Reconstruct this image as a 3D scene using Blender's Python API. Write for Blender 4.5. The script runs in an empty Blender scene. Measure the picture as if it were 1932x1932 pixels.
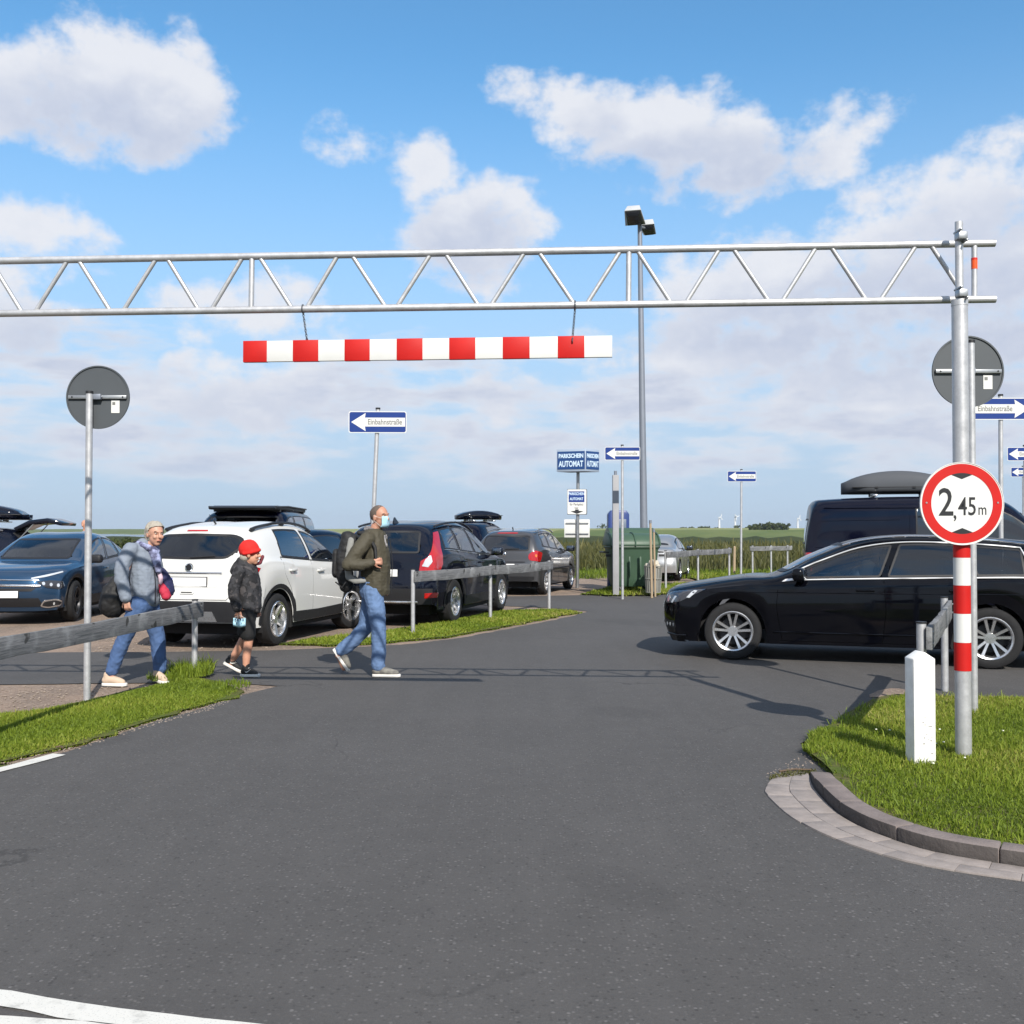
import bpy, bmesh, math, random
import numpy as np
from mathutils import Vector, Matrix
from mathutils.bvhtree import BVHTree

random.seed(7); RNG = np.random.default_rng(7)
SC = bpy.context.scene
COL = SC.collection
rad = math.radians

# ------------------------------------------------------------------ camera, sky, sun, exposure
EYE, PITCH = 1.50, 0.0202
FOC, MID = 1932.0, 966.0            # focal length and image centre in survey pixels
cam = bpy.data.cameras.new('camera'); cam_ob = bpy.data.objects.new('camera', cam); COL.objects.link(cam_ob)
cam.sensor_width = 36.0; cam.sensor_fit = 'HORIZONTAL'; cam.lens = 36.0
cam.clip_start = 0.05; cam.clip_end = 30000
cam_ob.location = (0, 0, EYE); cam_ob.rotation_euler = (math.pi/2 + PITCH, 0, 0)
SC.camera = cam_ob

SUN_DIR = Vector((0.36, -1.24, 1.0)).normalized()      # towards the sun
SUN_EL = math.asin(SUN_DIR.z); SUN_AZ = math.atan2(SUN_DIR.x, SUN_DIR.y)
sun = bpy.data.lights.new('sun', 'SUN'); sun.energy = 4.2; sun.angle = rad(0.5); sun.color = (1.0, 0.94, 0.85)
sun_ob = bpy.data.objects.new('sun', sun); COL.objects.link(sun_ob)
sun_ob.rotation_euler = (-SUN_DIR).to_track_quat('-Z', 'Y').to_euler()
sun_ob.location = (10, -30, 30)

SC.view_settings.view_transform = 'Standard'; SC.view_settings.look = 'None'
SC.view_settings.exposure = 0.55; SC.view_settings.gamma = 1.0; SC.view_settings.use_curve_mapping = False
SC.render.engine = 'CYCLES'
SC.cycles.use_denoising = True
SC.cycles.max_bounces = 6; SC.cycles.diffuse_bounces = 3; SC.cycles.glossy_bounces = 4
SC.cycles.transmission_bounces = 4; SC.cycles.transparent_max_bounces = 12
SC.cycles.caustics_reflective = False; SC.cycles.caustics_refractive = False


class NT:
    """small node-graph helper"""
    def __init__(s, tree): s.t = tree; s.n = tree.nodes; s.l = tree.links
    def new(s, typ, **kw):
        n = s.n.new(typ)
        for k, v in kw.items(): setattr(n, k, v)
        return n
    def put(s, sock, v):
        if hasattr(v, 'is_linked') or isinstance(v, bpy.types.NodeSocket): s.l.new(v, sock)
        else:
            if isinstance(v, tuple) and len(v) == 3 and sock.type == 'RGBA': v = (*v, 1)
            sock.default_value = v
    def m(s, op, a, b=None, c=None, clamp=False):
        n = s.new('ShaderNodeMath', operation=op, use_clamp=clamp)
        s.put(n.inputs[0], a)
        if b is not None: s.put(n.inputs[1], b)
        if c is not None: s.put(n.inputs[2], c)
        return n.outputs[0]
    def mix(s, f, a, b, mode='MIX'):
        n = s.new('ShaderNodeMix', data_type='RGBA', blend_type=mode)
        s.put(n.inputs[0], f); s.put(n.inputs[6], a); s.put(n.inputs[7], b)
        return n.outputs[2]
    def noise(s, vec, scale, detail=3, rough=.5, out=0, lac=2.0, dist=0.0):
        n = s.new('ShaderNodeTexNoise')
        if vec is not None: s.l.new(vec, n.inputs['Vector'])
        n.inputs['Scale'].default_value = scale; n.inputs['Detail'].default_value = detail
        n.inputs['Roughness'].default_value = rough; n.inputs['Lacunarity'].default_value = lac
        n.inputs['Distortion'].default_value = dist
        return n.outputs[out]
    def ramp(s, f, stops, interp='LINEAR'):
        n = s.new('ShaderNodeValToRGB'); s.put(n.inputs[0], f); cr = n.color_ramp; cr.interpolation = interp
        while len(cr.elements) < len(stops): cr.elements.new(0.5)
        for e, (p, c) in zip(cr.elements, stops):
            e.position = p; e.color = (*c, 1) if len(c) == 3 else c
        return n.outputs[0]
    def smooth(s, v, a, b, to0=0.0, to1=1.0):
        n = s.new('ShaderNodeMapRange', interpolation_type='SMOOTHSTEP')
        s.put(n.inputs[0], v); s.put(n.inputs[1], a); s.put(n.inputs[2], b); s.put(n.inputs[3], to0); s.put(n.inputs[4], to1)
        return n.outputs[0]
    def xyz(s, x, y, z):
        n = s.new('ShaderNodeCombineXYZ'); s.put(n.inputs[0], x); s.put(n.inputs[1], y); s.put(n.inputs[2], z); return n.outputs[0]


def srgb(r, g, b):
    f = lambda c: c/12.92 if c <= .04045 else ((c+.055)/1.055)**2.4
    return (f(r/255), f(g/255), f(b/255))


def ray(x, y):
    """direction of the sight line through a survey pixel of the photograph"""
    a, b = (x-MID)/FOC, (MID-y)/FOC
    return Vector((a, math.cos(PITCH)-b*math.sin(PITCH), math.sin(PITCH)+b*math.cos(PITCH)))
def G(x, y, z=0.0):
    d = ray(x, y); t = (z-EYE)/d.z; return Vector((d.x*t, d.y*t, z))
def P(x, y, Y):
    d = ray(x, y); t = Y/d.y; return Vector((d.x*t, Y, EYE+d.z*t))


# ------------------------------------------------------------------ the sky
def build_world():
    w = bpy.data.worlds.new('World'); SC.world = w; w.use_nodes = True
    k = NT(w.node_tree); k.n.clear()
    tc = k.new('ShaderNodeTexCoord').outputs['Generated']
    sep = k.new('ShaderNodeSeparateXYZ'); k.l.new(tc, sep.inputs[0])
    X, Y, Z = sep.outputs
    sky = k.new('ShaderNodeTexSky', sky_type='NISHITA')
    sky.sun_disc = False; sky.sun_elevation = SUN_EL; sky.sun_rotation = SUN_AZ
    sky.altitude = 0; sky.air_density = 1.0; sky.dust_density = 0.4; sky.ozone_density = 2.2
    hs = k.new('ShaderNodeHueSaturation'); hs.inputs['Saturation'].default_value = 1.0
    k.l.new(sky.outputs[0], hs.inputs['Color'])
    skyc = k.mix(1.0, hs.outputs[0], (SKY_GAIN*SKY_TINT[0], SKY_GAIN*SKY_TINT[1], SKY_GAIN*SKY_TINT[2]), 'MULTIPLY')
    az = k.m('ARCTAN2', X, Y); el = k.m('ARCSINE', Z)
    # cumulus: soft lumps at their bearings and heights, broken up by fractal noise; single layer evaluated twice for the shaded undersides
    L = [(45,185,110,60,.85),(175,150,95,76,1),(300,150,95,78,1),(240,240,130,48,.85),(385,205,62,52,.6),
         (690,268,75,24,.30),(820,335,62,58,.95),(880,420,105,78,1.05),(950,450,60,50,.8),(900,520,80,30,.4),
         (1000,175,56,34,.6),(1140,215,90,50,.85),(1260,265,140,75,1.0),(1385,305,85,62,1),(1555,270,95,46,.5),
         (1850,385,160,80,.85),(1480,545,190,80,.95),(1650,510,210,85,.8),(1850,560,240,130,.85),(1560,645,380,62,.85),
         (35,470,110,60,.75),(50,620,130,48,.7),(470,585,120,55,.6),(75,38,34,18,.18),
         (480,745,190,60,.85),(1000,760,200,50,.5),(1650,740,350,50,.8)]
    # grey undersides
    U = [(230,255,230,70,.9),(120,190,90,50,.5),(880,480,130,70,.8),(1300,330,230,60,.95),(1130,250,60,40,.5),(1800,620,420,110,1.0),(1450,620,240,60,.9),(1850,440,160,50,.6),(480,790,280,50,.6),(60,640,160,50,.7)]
    uv = k.xyz(az, el, 0.0)
    def n2(vec, scale, detail, rough):
        n = k.new('ShaderNodeTexNoise', noise_dimensions='2D'); k.l.new(vec, n.inputs['Vector'])
        n.inputs['Scale'].default_value = scale; n.inputs['Detail'].default_value = detail; n.inputs['Roughness'].default_value = rough
        return n.outputs[0]
    def vm(op, a, b, c=None):
        n = k.new('ShaderNodeVectorMath', operation=op); k.put(n.inputs[0], a); k.put(n.inputs[1], b)
        if c is not None: k.put(n.inputs[2], c)
        return n.outputs['Value'] if op == 'DOT_PRODUCT' else n.outputs[0]
    def lumps(vec, L):
        best = None
        for cx, cy, rx, ry, amp in L:
            d = ray(cx, cy).normalized(); a0 = math.atan2(d.x, d.y); e0 = math.asin(d.z); sx, sy = FOC/rx/1.22, FOC/ry/1.22
            pq = vm('MULTIPLY_ADD', vec, (sx, sy, 0), (-a0*sx, -e0*sy, 0))
            g = k.m('MULTIPLY_ADD', vm('DOT_PRODUCT', pq, pq), -.72*amp, amp)
            best = g if best is None else k.m('MAXIMUM', best, g)
        return k.m('MAXIMUM', best, -0.9)
    big = n2(vm('MULTIPLY', uv, (1, 1.4, 0)), 14.0, 6, .58)
    bank = n2(vm('MULTIPLY_ADD', uv, (1, 4.2, 0), (3, 3, 0)), 7.5, 5, .56)
    bankf = k.m('MULTIPLY_ADD', k.m('MULTIPLY', k.smooth(el, .27, .15), k.smooth(el, .01, .06)), 1.85, -1.42)
    bankf = k.m('MULTIPLY_ADD', k.m('SUBTRACT', bank, .5), 2.8, bankf)
    rest = k.noise(k.xyz(X, Y, k.m('MULTIPLY', Z, 2.0)), 2.3, 4, .55)
    restf = k.m('MULTIPLY_ADD', k.m('SUBTRACT', rest, .5), 4.0, k.m('MULTIPLY_ADD', k.m('MAXIMUM', k.smooth(k.m('ABSOLUTE', az), .52, .8), k.smooth(el, .58, .85)), 1.75, -1.3))
    f0 = k.m('MAXIMUM', k.m('MAXIMUM', k.m('MULTIPLY_ADD', k.m('SUBTRACT', big, .5), 2.7, lumps(uv, L)), bankf), restf)
    f1 = k.m('MULTIPLY_ADD', k.m('SUBTRACT', big, .5), -1.6, lumps(uv, U))
    f1 = k.m('MAXIMUM', f1, k.m('MULTIPLY', k.m('MAXIMUM', bankf, restf), .75))
    dens = k.smooth(f0, -0.06, 0.74)
    above = k.smooth(f1, -0.25, 0.85)
    rim = k.smooth(f0, .1, 1.0)
    fine = n2(vm('MULTIPLY_ADD', uv, (1, 1.6, 0), (5, 5, 0)), 26, 4, .6)
    shade = k.m('MULTIPLY', above, k.m('MULTIPLY_ADD', rim, .6, .3))
    shade = k.m('ADD', shade, k.m('MULTIPLY', k.m('SUBTRACT', fine, .5), .55), clamp=True)
    cl = k.mix(shade, CLOUD_HI, CLOUD_LO)
    lowhaze = k.smooth(el, .46, .03)
    skyc = k.mix(k.m('MULTIPLY', lowhaze, .92), skyc, HORIZON)
    col = k.mix(k.m('MULTIPLY', dens, k.m('MULTIPLY_ADD', k.smooth(el, .09, .0), -.7, .95)), skyc, cl)
    bg = k.new('ShaderNodeBackground'); k.l.new(col, bg.inputs[0]); bg.inputs[1].default_value = SKY_STR
    out = k.new('ShaderNodeOutputWorld'); k.l.new(bg.outputs[0], out.inputs[0])

SKY_STR = 0.1
SKY_GAIN = 1.0; SKY_TINT = (.74, 1.22, 1.36)
CLOUD_HI = (5.75, 5.85, 6.2); CLOUD_LO = (3.85, 4.2, 5.15); HORIZON = (3.35, 4.1, 5.35)
build_world()
SC.world.cycles.sampling_method = 'NONE'

# ------------------------------------------------------------------ materials
MATS = {}
def mat(name, col, rough=.5, metal=0.0, coat=0.0, spec=.5, var=0.0, vs=8.0, bump=0.0, bs=60.0, col2=None, detail=4, emit=None, sheen=0, crough=.03, dist=.01):
    if name in MATS: return MATS[name]
    m = bpy.data.materials.new(name); m.use_nodes = True; MATS[name] = m
    k = NT(m.node_tree); p = k.n['Principled BSDF']
    p.inputs['Base Color'].default_value = (*col, 1); p.inputs['Roughness'].default_value = rough
    p.inputs['Metallic'].default_value = metal; p.inputs['Coat Weight'].default_value = coat
    p.inputs['Coat Roughness'].default_value = crough; p.inputs['Specular IOR Level'].default_value = spec
    if sheen: p.inputs['Sheen Weight'].default_value = sheen
    if var or bump or col2:
        oc = k.new('ShaderNodeTexCoord').outputs['Object']
    if var or col2:
        n = k.noise(oc, vs, detail, .6)
        if col2: k.l.new(k.mix(k.smooth(n, .35, .65), col, col2), p.inputs['Base Color'])
        else:
            f = k.m('MULTIPLY_ADD', k.m('SUBTRACT', n, .5), 2*var, 1.0)
            mu = k.new('ShaderNodeVectorMath', operation='SCALE'); mu.inputs[0].default_value = col; k.l.new(f, mu.inputs['Scale'])
            k.l.new(mu.outputs[0], p.inputs['Base Color'])
        k.l.new(k.m('MULTIPLY_ADD', k.m('SUBTRACT', n, .5), .25, rough, clamp=True), p.inputs['Roughness'])
    if bump:
        b = k.new('ShaderNodeBump'); b.inputs['Strength'].default_value = bump; b.inputs['Distance'].default_value = dist
        k.l.new(k.noise(oc, bs, 4, .6), b.inputs['Height']); k.l.new(b.outputs[0], p.inputs['Normal'])
    if emit:
        p.inputs['Emission Color'].default_value = (*emit[0], 1); p.inputs['Emission Strength'].default_value = emit[1]
    return m

# ------------------------------------------------------------------ mesh helper
class MB:
    def __init__(s): s.v = []; s.f = []
    def add(s, vs, fs):
        o = len(s.v); s.v.extend([tuple(v) for v in vs]); s.f.extend([tuple(i+o for i in f) for f in fs]); return s
    def box(s, c, d, R=None):
        x, y, z = d[0]/2, d[1]/2, d[2]/2
        vs = [Vector(p) for p in ((-x,-y,-z),(x,-y,-z),(x,y,-z),(-x,y,-z),(-x,-y,z),(x,-y,z),(x,y,z),(-x,y,z))]
        if R is not None: vs = [R @ v for v in vs]
        c = Vector(c)
        return s.add([v+c for v in vs], [(0,3,2,1),(4,5,6,7),(0,1,5,4),(1,2,6,5),(2,3,7,6),(3,0,4,7)])
    def cyl(s, p0, p1, r0, r1=None, n=14, caps=True):
        r1 = r0 if r1 is None else r1
        p0, p1 = Vector(p0), Vector(p1); a = (p1-p0).normalized()
        u = a.orthogonal().normalized(); w = a.cross(u)
        vs = []
        for p, r in ((p0, r0), (p1, r1)):
            for i in range(n):
                t = 2*math.pi*i/n; vs.append(p + (u*math.cos(t)+w*math.sin(t))*r)
        fs = [(i, (i+1) % n, n+(i+1) % n, n+i) for i in range(n)]
        if caps: fs += [tuple(range(n-1, -1, -1)), tuple(range(n, 2*n))]
        return s.add(vs, fs)
    def tube(s, pts, r, n=8, closed=False, caps=True):
        pts = [Vector(p) for p in pts]; N = len(pts); rs = r if isinstance(r, (list, tuple)) else [r]*N
        vs = []; up = None
        for i, p in enumerate(pts):
            a = pts[(i+1) % N] if (closed or i < N-1) else pts[i]; b = pts[i-1] if (closed or i > 0) else pts[i]
            t = (a-b); t = t.normalized() if t.length > 1e-9 else Vector((0,0,1))
            if up is None: up = t.orthogonal().normalized()
            up = (up - t*up.dot(t)); up = up.normalized() if up.length > 1e-6 else t.orthogonal().normalized()
            w = t.cross(up)
            for j in range(n):
                q = 2*math.pi*j/n; vs.append(p+(up*math.cos(q)+w*math.sin(q))*rs[i])
        fs = []
        for i in range(N if closed else N-1):
            i2 = (i+1) % N
            for j in range(n): fs.append((i*n+j, i*n+(j+1) % n, i2*n+(j+1) % n, i2*n+j))
        if caps and not closed: fs += [tuple(range(n-1, -1, -1)), tuple(range((N-1)*n, N*n))]
        return s.add(vs, fs)
    def lathe(s, prof, M=None, n=24, closed=False):
        """profile of (radius, height) pairs turned about z"""
        vs = []; M = M or Matrix.Identity(4)
        for r, h in prof:
            for i in range(n):
                t = 2*math.pi*i/n; vs.append(M @ Vector((r*math.cos(t), r*math.sin(t), h)))
        fs = []; m = len(prof)
        for a in range(m if closed else m-1):
            b = (a+1) % m
            for i in range(n): fs.append((a*n+i, a*n+(i+1) % n, b*n+(i+1) % n, b*n+i))
        if not closed:
            fs += [tuple(range(n-1, -1, -1)), tuple(range((m-1)*n, m*n))]
        return s.add(vs, fs)
    def prism(s, out, t0, t1, M=None):
        """outline in x-z, extruded along y from t0 to t1"""
        M = M or Matrix.Identity(4); n = len(out)
        vs = [M @ Vector((x, t0, z)) for x, z in out] + [M @ Vector((x, t1, z)) for x, z in out]
        fs = [(i, (i+1) % n, n+(i+1) % n, n+i) for i in range(n)] + [tuple(range(n-1, -1, -1)), tuple(range(n, 2*n))]
        return s.add(vs, fs)
    def ball(s, c, r, n=14, m=9, R=None):
        c = Vector(c); r = (r, r, r) if not isinstance(r, (tuple, list)) else r
        vs = [Vector((0, 0, -r[2]))]
        for a in range(1, m):
            ph = -math.pi/2+math.pi*a/m
            for i in range(n):
                t = 2*math.pi*i/n; vs.append(Vector((r[0]*math.cos(ph)*math.cos(t), r[1]*math.cos(ph)*math.sin(t), r[2]*math.sin(ph))))
        vs.append(Vector((0, 0, r[2])))
        if R is not None: vs = [R @ v for v in vs]
        fs = [(0, 1+(i+1) % n, 1+i) for i in range(n)]
        for a in range(m-2):
            o = 1+a*n
            for i in range(n): fs.append((o+i, o+(i+1) % n, o+n+(i+1) % n, o+n+i))
        o = 1+(m-2)*n; t = len(vs)-1
        fs += [(o+i, o+(i+1) % n, t) for i in range(n)]
        return s.add([v+c for v in vs], fs)
    def mesh(s, name, bevel=0.0, smooth=None, seg=2):
        me = bpy.data.meshes.new(name); me.from_pydata(s.v, [], s.f)
        bm = bmesh.new(); bm.from_mesh(me)
        bmesh.ops.recalc_face_normals(bm, faces=bm.faces)
        if bevel:
            es = [e for e in bm.edges if len(e.link_faces) == 2 and e.calc_face_angle(0) > .6]
            bmesh.ops.bevel(bm, geom=es, offset=bevel, segments=seg, profile=.5, affect='EDGES', clamp_overlap=True)
        bm.to_mesh(me); bm.free()
        if smooth is not None:
            me.shade_smooth()
            if smooth < 180: me.set_sharp_from_angle(angle=rad(smooth))
        return me
    def obj(s, name, m, parent=None, bevel=0.0, smooth=35, seg=2):
        me = s.mesh(name, bevel, smooth, seg); return ob(name, me, m, parent)

def ob(name, me, m=None, parent=None):
    o = bpy.data.objects.new(name, me); COL.objects.link(o)
    if m is not None:
        me.materials.clear()
        me.materials.append(MATS[m] if isinstance(m, str) else m)
    if parent is not None: o.parent = parent
    return o
def tag(o, label, cat, group=None):
    o['label'] = label; o['category'] = cat
    if group: o['group'] = group
    return o
def struct(o, kind='structure'):
    o['kind'] = kind; return o
def thing(name, label, cat, loc=(0, 0, 0), rz=0.0, group=None):
    o = bpy.data.objects.new(name, None); COL.objects.link(o); o.empty_display_size = .2
    o.location = loc; o.rotation_euler = (0, 0, rz)
    return tag(o, label, cat, group)
def text(name, s, size, m, parent, loc, rz=0.0, sx=1.0, depth=.001, off=0.0, align='CENTER'):
    """flat lettering that faces the local -y side"""
    cu = bpy.data.curves.new(name, 'FONT'); cu.body = s; cu.size = size; cu.align_x = align; cu.align_y = 'CENTER'
    cu.extrude = depth; cu.offset = off; cu.resolution_u = 3
    t = bpy.data.objects.new(name, cu); COL.objects.link(t)
    dg = bpy.context.evaluated_depsgraph_get(); dg.update()
    me = bpy.data.meshes.new_from_object(t.evaluated_get(dg))
    bpy.data.objects.remove(t); bpy.data.curves.remove(cu)
    me.transform(Matrix.Rotation(rz, 4, 'Z') @ Matrix.Rotation(math.pi/2, 4, 'X') @ Matrix.Diagonal((sx, 1, 1, 1)))
    o = ob(name, me, m, parent); o.location = loc
    return o
def poly_in(px, py, poly):
    n = len(poly); ins = np.zeros(len(px), bool); j = n-1
    for i in range(n):
        xi, yi = poly[i][0], poly[i][1]; xj, yj = poly[j][0], poly[j][1]
        c = ((yi > py) != (yj > py)) & (px < (xj-xi)*(py-yi)/(yj-yi+1e-12)+xi); ins ^= c; j = i
    return ins
def smooth_line(pts, step=.15, jit=0.0, closed=False, seed=1):
    """Catmull-Rom through ground points, resampled, with a little wander"""
    r = random.Random(seed); pts = [Vector((p[0], p[1], 0)) for p in pts]; n = len(pts); out = []
    for i in range(n if closed else n-1):
        g = lambda q: pts[q % n] if closed else pts[max(0, min(n-1, q))]
        p0, p1, p2, p3 = g(i-1), g(i), g(i+1), g(i+2)
        k = max(1, int((p2-p1).length/step))
        for a in range(k):
            t = a/k
            q = .5*((2*p1)+(p2-p0)*t+(2*p0-5*p1+4*p2-p3)*t*t+(3*p1-p0-3*p2+p3)*t**3)
            out.append(Vector((q.x+r.gauss(0, jit), q.y+r.gauss(0, jit), 0)))
    if not closed: out.append(pts[-1].copy())
    return out
def sheet(name, outline, z, m, kind='structure', rise=0.0, inset=.12):
    """flat ground sheet (or low mound when rise is set) from a plan outline"""
    bm = bmesh.new()
    vs = [bm.verts.new((p[0], p[1], z)) for p in outline]; f = bm.faces.new(vs); f.normal_update()
    if f.normal.z < 0: f.normal_flip()
    if rise:
        r = bmesh.ops.inset_region(bm, faces=[f], thickness=inset, depth=0)
        for v in f.verts: v.co.z += rise
    bmesh.ops.triangulate(bm, faces=bm.faces)
    me = bpy.data.meshes.new(name); bm.to_mesh(me); bm.free()
    return struct(ob(name, me, m), kind)

# ------------------------------------------------------------------ surface materials of the ground
def ground_mat(name, build):
    m = bpy.data.materials.new(name); m.use_nodes = True; MATS[name] = m
    k = NT(m.node_tree); p = k.n['Principled BSDF']; oc = k.new('ShaderNodeTexCoord').outputs['Object']
    build(k, p, oc); return m
def b_asphalt(k, p, oc):
    vo = k.new('ShaderNodeTexVoronoi', feature='F1'); vo.inputs['Scale'].default_value = 62; k.l.new(oc, vo.inputs['Vector'])
    sepc = k.new('ShaderNodeSeparateColor'); k.l.new(vo.outputs['Color'], sepc.inputs[0])
    speck = k.m('POWER', sepc.outputs[0], 6.0)                       # few light aggregate stones among dark binder
    stone = k.m('MULTIPLY', speck, k.smooth(vo.outputs['Distance'], .55, .2))
    fine = k.noise(oc, 210, 2, .7)
    patch = k.noise(oc, .55, 4, .55); mid = k.noise(oc, 5.0, 4, .6)
    v = k.m('MULTIPLY_ADD', k.m('SUBTRACT', patch, .5), .026, .075)
    v = k.m('MULTIPLY_ADD', k.m('SUBTRACT', mid, .5), .016, v)
    v = k.m('MULTIPLY_ADD', k.m('SUBTRACT', fine, .5), .05, v)
    v = k.m('MULTIPLY_ADD', stone, .075, v)
    v = k.m('MULTIPLY_ADD', k.m('MULTIPLY', k.m('POWER', sepc.outputs[1], 5.0), k.smooth(vo.outputs['Distance'], .6, .25)), -.03, v)
    # a tar crack or two and long rolled streaks
    sx = k.new('ShaderNodeMapping'); k.l.new(oc, sx.inputs[0]); sx.inputs['Scale'].default_value = (3.2, .18, 1); sx.inputs['Rotation'].default_value = (0, 0, .25)
    streak = k.noise(sx.outputs[0], 1.6, 3, .5)
    v = k.m('MULTIPLY_ADD', k.m('SUBTRACT', streak, .5), .014, v)
    # fine cracks, here and there, and darker rolled-in patches
    dx = k.new('ShaderNodeTexVoronoi', feature='DISTANCE_TO_EDGE'); dx.inputs['Scale'].default_value = .45
    wob = k.new('ShaderNodeVectorMath', operation='ADD'); k.l.new(oc, wob.inputs[0])
    wn = k.new('ShaderNodeTexNoise'); k.l.new(oc, wn.inputs['Vector']); wn.inputs['Scale'].default_value = 1.7; wn.inputs['Detail'].default_value = 4; k.l.new(wn.outputs['Color'], wob.inputs[1])
    k.l.new(wob.outputs[0], dx.inputs['Vector'])
    crack = k.m('MULTIPLY', k.smooth(dx.outputs['Distance'], .010, .002), k.smooth(patch, .52, .64))
    v = k.m('MULTIPLY', v, k.m('MULTIPLY_ADD', crack, -.35, 1.0))
    pt = k.noise(oc, .33, 2, .5); v = k.m('MULTIPLY', v, k.m('MULTIPLY_ADD', k.smooth(pt, .60, .63), -.10, 1.0))
    c = k.new('ShaderNodeCombineColor'); k.l.new(v, c.inputs[0]); k.l.new(k.m('MULTIPLY', v, .948), c.inputs[1]); k.l.new(k.m('MULTIPLY', v, .918), c.inputs[2])
    k.l.new(c.outputs[0], p.inputs['Base Color'])
    p.inputs['Roughness'].default_value = .82; p.inputs['Specular IOR Level'].default_value = .32
    b = k.new('ShaderNodeBump'); b.inputs['Strength'].default_value = .55; b.inputs['Distance'].default_value = .004
    k.l.new(k.m('ADD', fine, k.m('MULTIPLY', vo.outputs['Distance'], -.6)), b.inputs['Height']); k.l.new(b.outputs[0], p.inputs['Normal'])
def b_sand(k, p, oc):
    a = k.noise(oc, 1.3, 5, .6); f = k.noise(oc, 26, 5, .65); g = k.noise(oc, 120, 2, .6)
    c = k.mix(k.smooth(a, .38, .62), (.27, .20, .155), (.20, .155, .125))
    c = k.mix(k.smooth(f, .52, .62), c, (.33, .26, .205)); c = k.mix(k.smooth(g, .62, .7), c, (.1, .085, .07))
    k.l.new(c, p.inputs['Base Color']); p.inputs['Roughness'].default_value = .95; p.inputs['Specular IOR Level'].default_value = .2
    b = k.new('ShaderNodeBump'); b.inputs['Strength'].default_value = .8; b.inputs['Distance'].default_value = .02
    k.l.new(k.m('ADD', f, k.m('MULTIPLY', g, .3)), b.inputs['Height']); k.l.new(b.outputs[0], p.inputs['Normal'])
def b_meadow(k, p, oc):
    a = k.noise(oc, .02, 6, .6); f = k.noise(oc, .6, 6, .65)
    c = k.mix(k.smooth(a, .4, .6), (.105, .135, .040), (.14, .16, .055)); c = k.mix(k.smooth(f, .45, .62), c, (.075, .085, .03))
    k.l.new(c, p.inputs['Base Color']); p.inputs['Roughness'].default_value = .95; p.inputs['Specular IOR Level'].default_value = .15
def b_soil(k, p, oc):
    a = k.noise(oc, 4.0, 5, .6)
    c = k.mix(k.smooth(a, .4, .62), (.075, .10, .022), (.10, .095, .038))
    k.l.new(c, p.inputs['Base Color']); p.inputs['Roughness'].default_value = 1.0; p.inputs['Specular IOR Level'].default_value = .1
    b = k.new('ShaderNodeBump'); b.inputs['Strength'].default_value = .8; b.inputs['Distance'].default_value = .03
    k.l.new(k.noise(oc, 18, 4, .6), b.inputs['Height']); k.l.new(b.outputs[0], p.inputs['Normal'])
def b_paint(k, p, oc):
    f = k.noise(oc, 9, 6, .65); g = k.noise(oc, 160, 2, .6)
    c = k.mix(k.smooth(f, .52, .72), (.60, .585, .54), (.42, .41, .38)); c = k.mix(k.m('MULTIPLY', k.smooth(g, .58, .7), .5), c, (.25, .25, .24))
    k.l.new(c, p.inputs['Base Color']); p.inputs['Roughness'].default_value = .7
def blade_mat(name, stops, rough=.55, trans=.35):
    m = bpy.data.materials.new(name); m.use_nodes = True; MATS[name] = m
    k = NT(m.node_tree); p = k.n['Principled BSDF']
    at = k.new('ShaderNodeAttribute', attribute_name='tone')
    c = k.ramp(at.outputs['Fac'], stops)
    k.l.new(c, p.inputs['Base Color']); p.inputs['Roughness'].default_value = rough; p.inputs['Specular IOR Level'].default_value = .25
    tr = k.new('ShaderNodeBsdfTranslucent'); k.l.new(c, tr.inputs[0])
    mx = k.new('ShaderNodeMixShader'); mx.inputs[0].default_value = trans
    k.l.new(p.outputs[0], mx.inputs[1]); k.l.new(tr.outputs[0], mx.inputs[2])
    k.l.new(mx.outputs[0], k.n['Material Output'].inputs[0])
ground_mat('asphalt', b_asphalt); ground_mat('sand', b_sand); ground_mat('meadow', b_meadow); ground_mat('soil', b_soil); ground_mat('road_paint', b_paint)
blade_mat('grass_blade', [(0, (.055, .090, .010)), (.3, (.118, .172, .016)), (.62, (.21, .275, .028)), (.82, (.32, .33, .06)), (1, (.42, .35, .15))])
blade_mat('reed_blade', [(0, (.030, .036, .014)), (.35, (.075, .080, .026)), (.7, (.135, .125, .045)), (1, (.24, .20, .09))], trans=.2)
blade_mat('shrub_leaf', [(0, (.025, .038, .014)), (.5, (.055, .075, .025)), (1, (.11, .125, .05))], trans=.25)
mat('kerb_concrete', (.185, .155, .145), .9, var=.45, vs=7, bump=.9, bs=45, dist=.006, spec=.2); mat('kerb_face_dark', (.075, .066, .062), .85, var=.5, vs=9, bump=.9, bs=45, dist=.006, spec=.2)
mat('paver', (.26, .228, .212), .9, var=.34, vs=14, bump=.5, bs=90, dist=.003, spec=.2)

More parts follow.
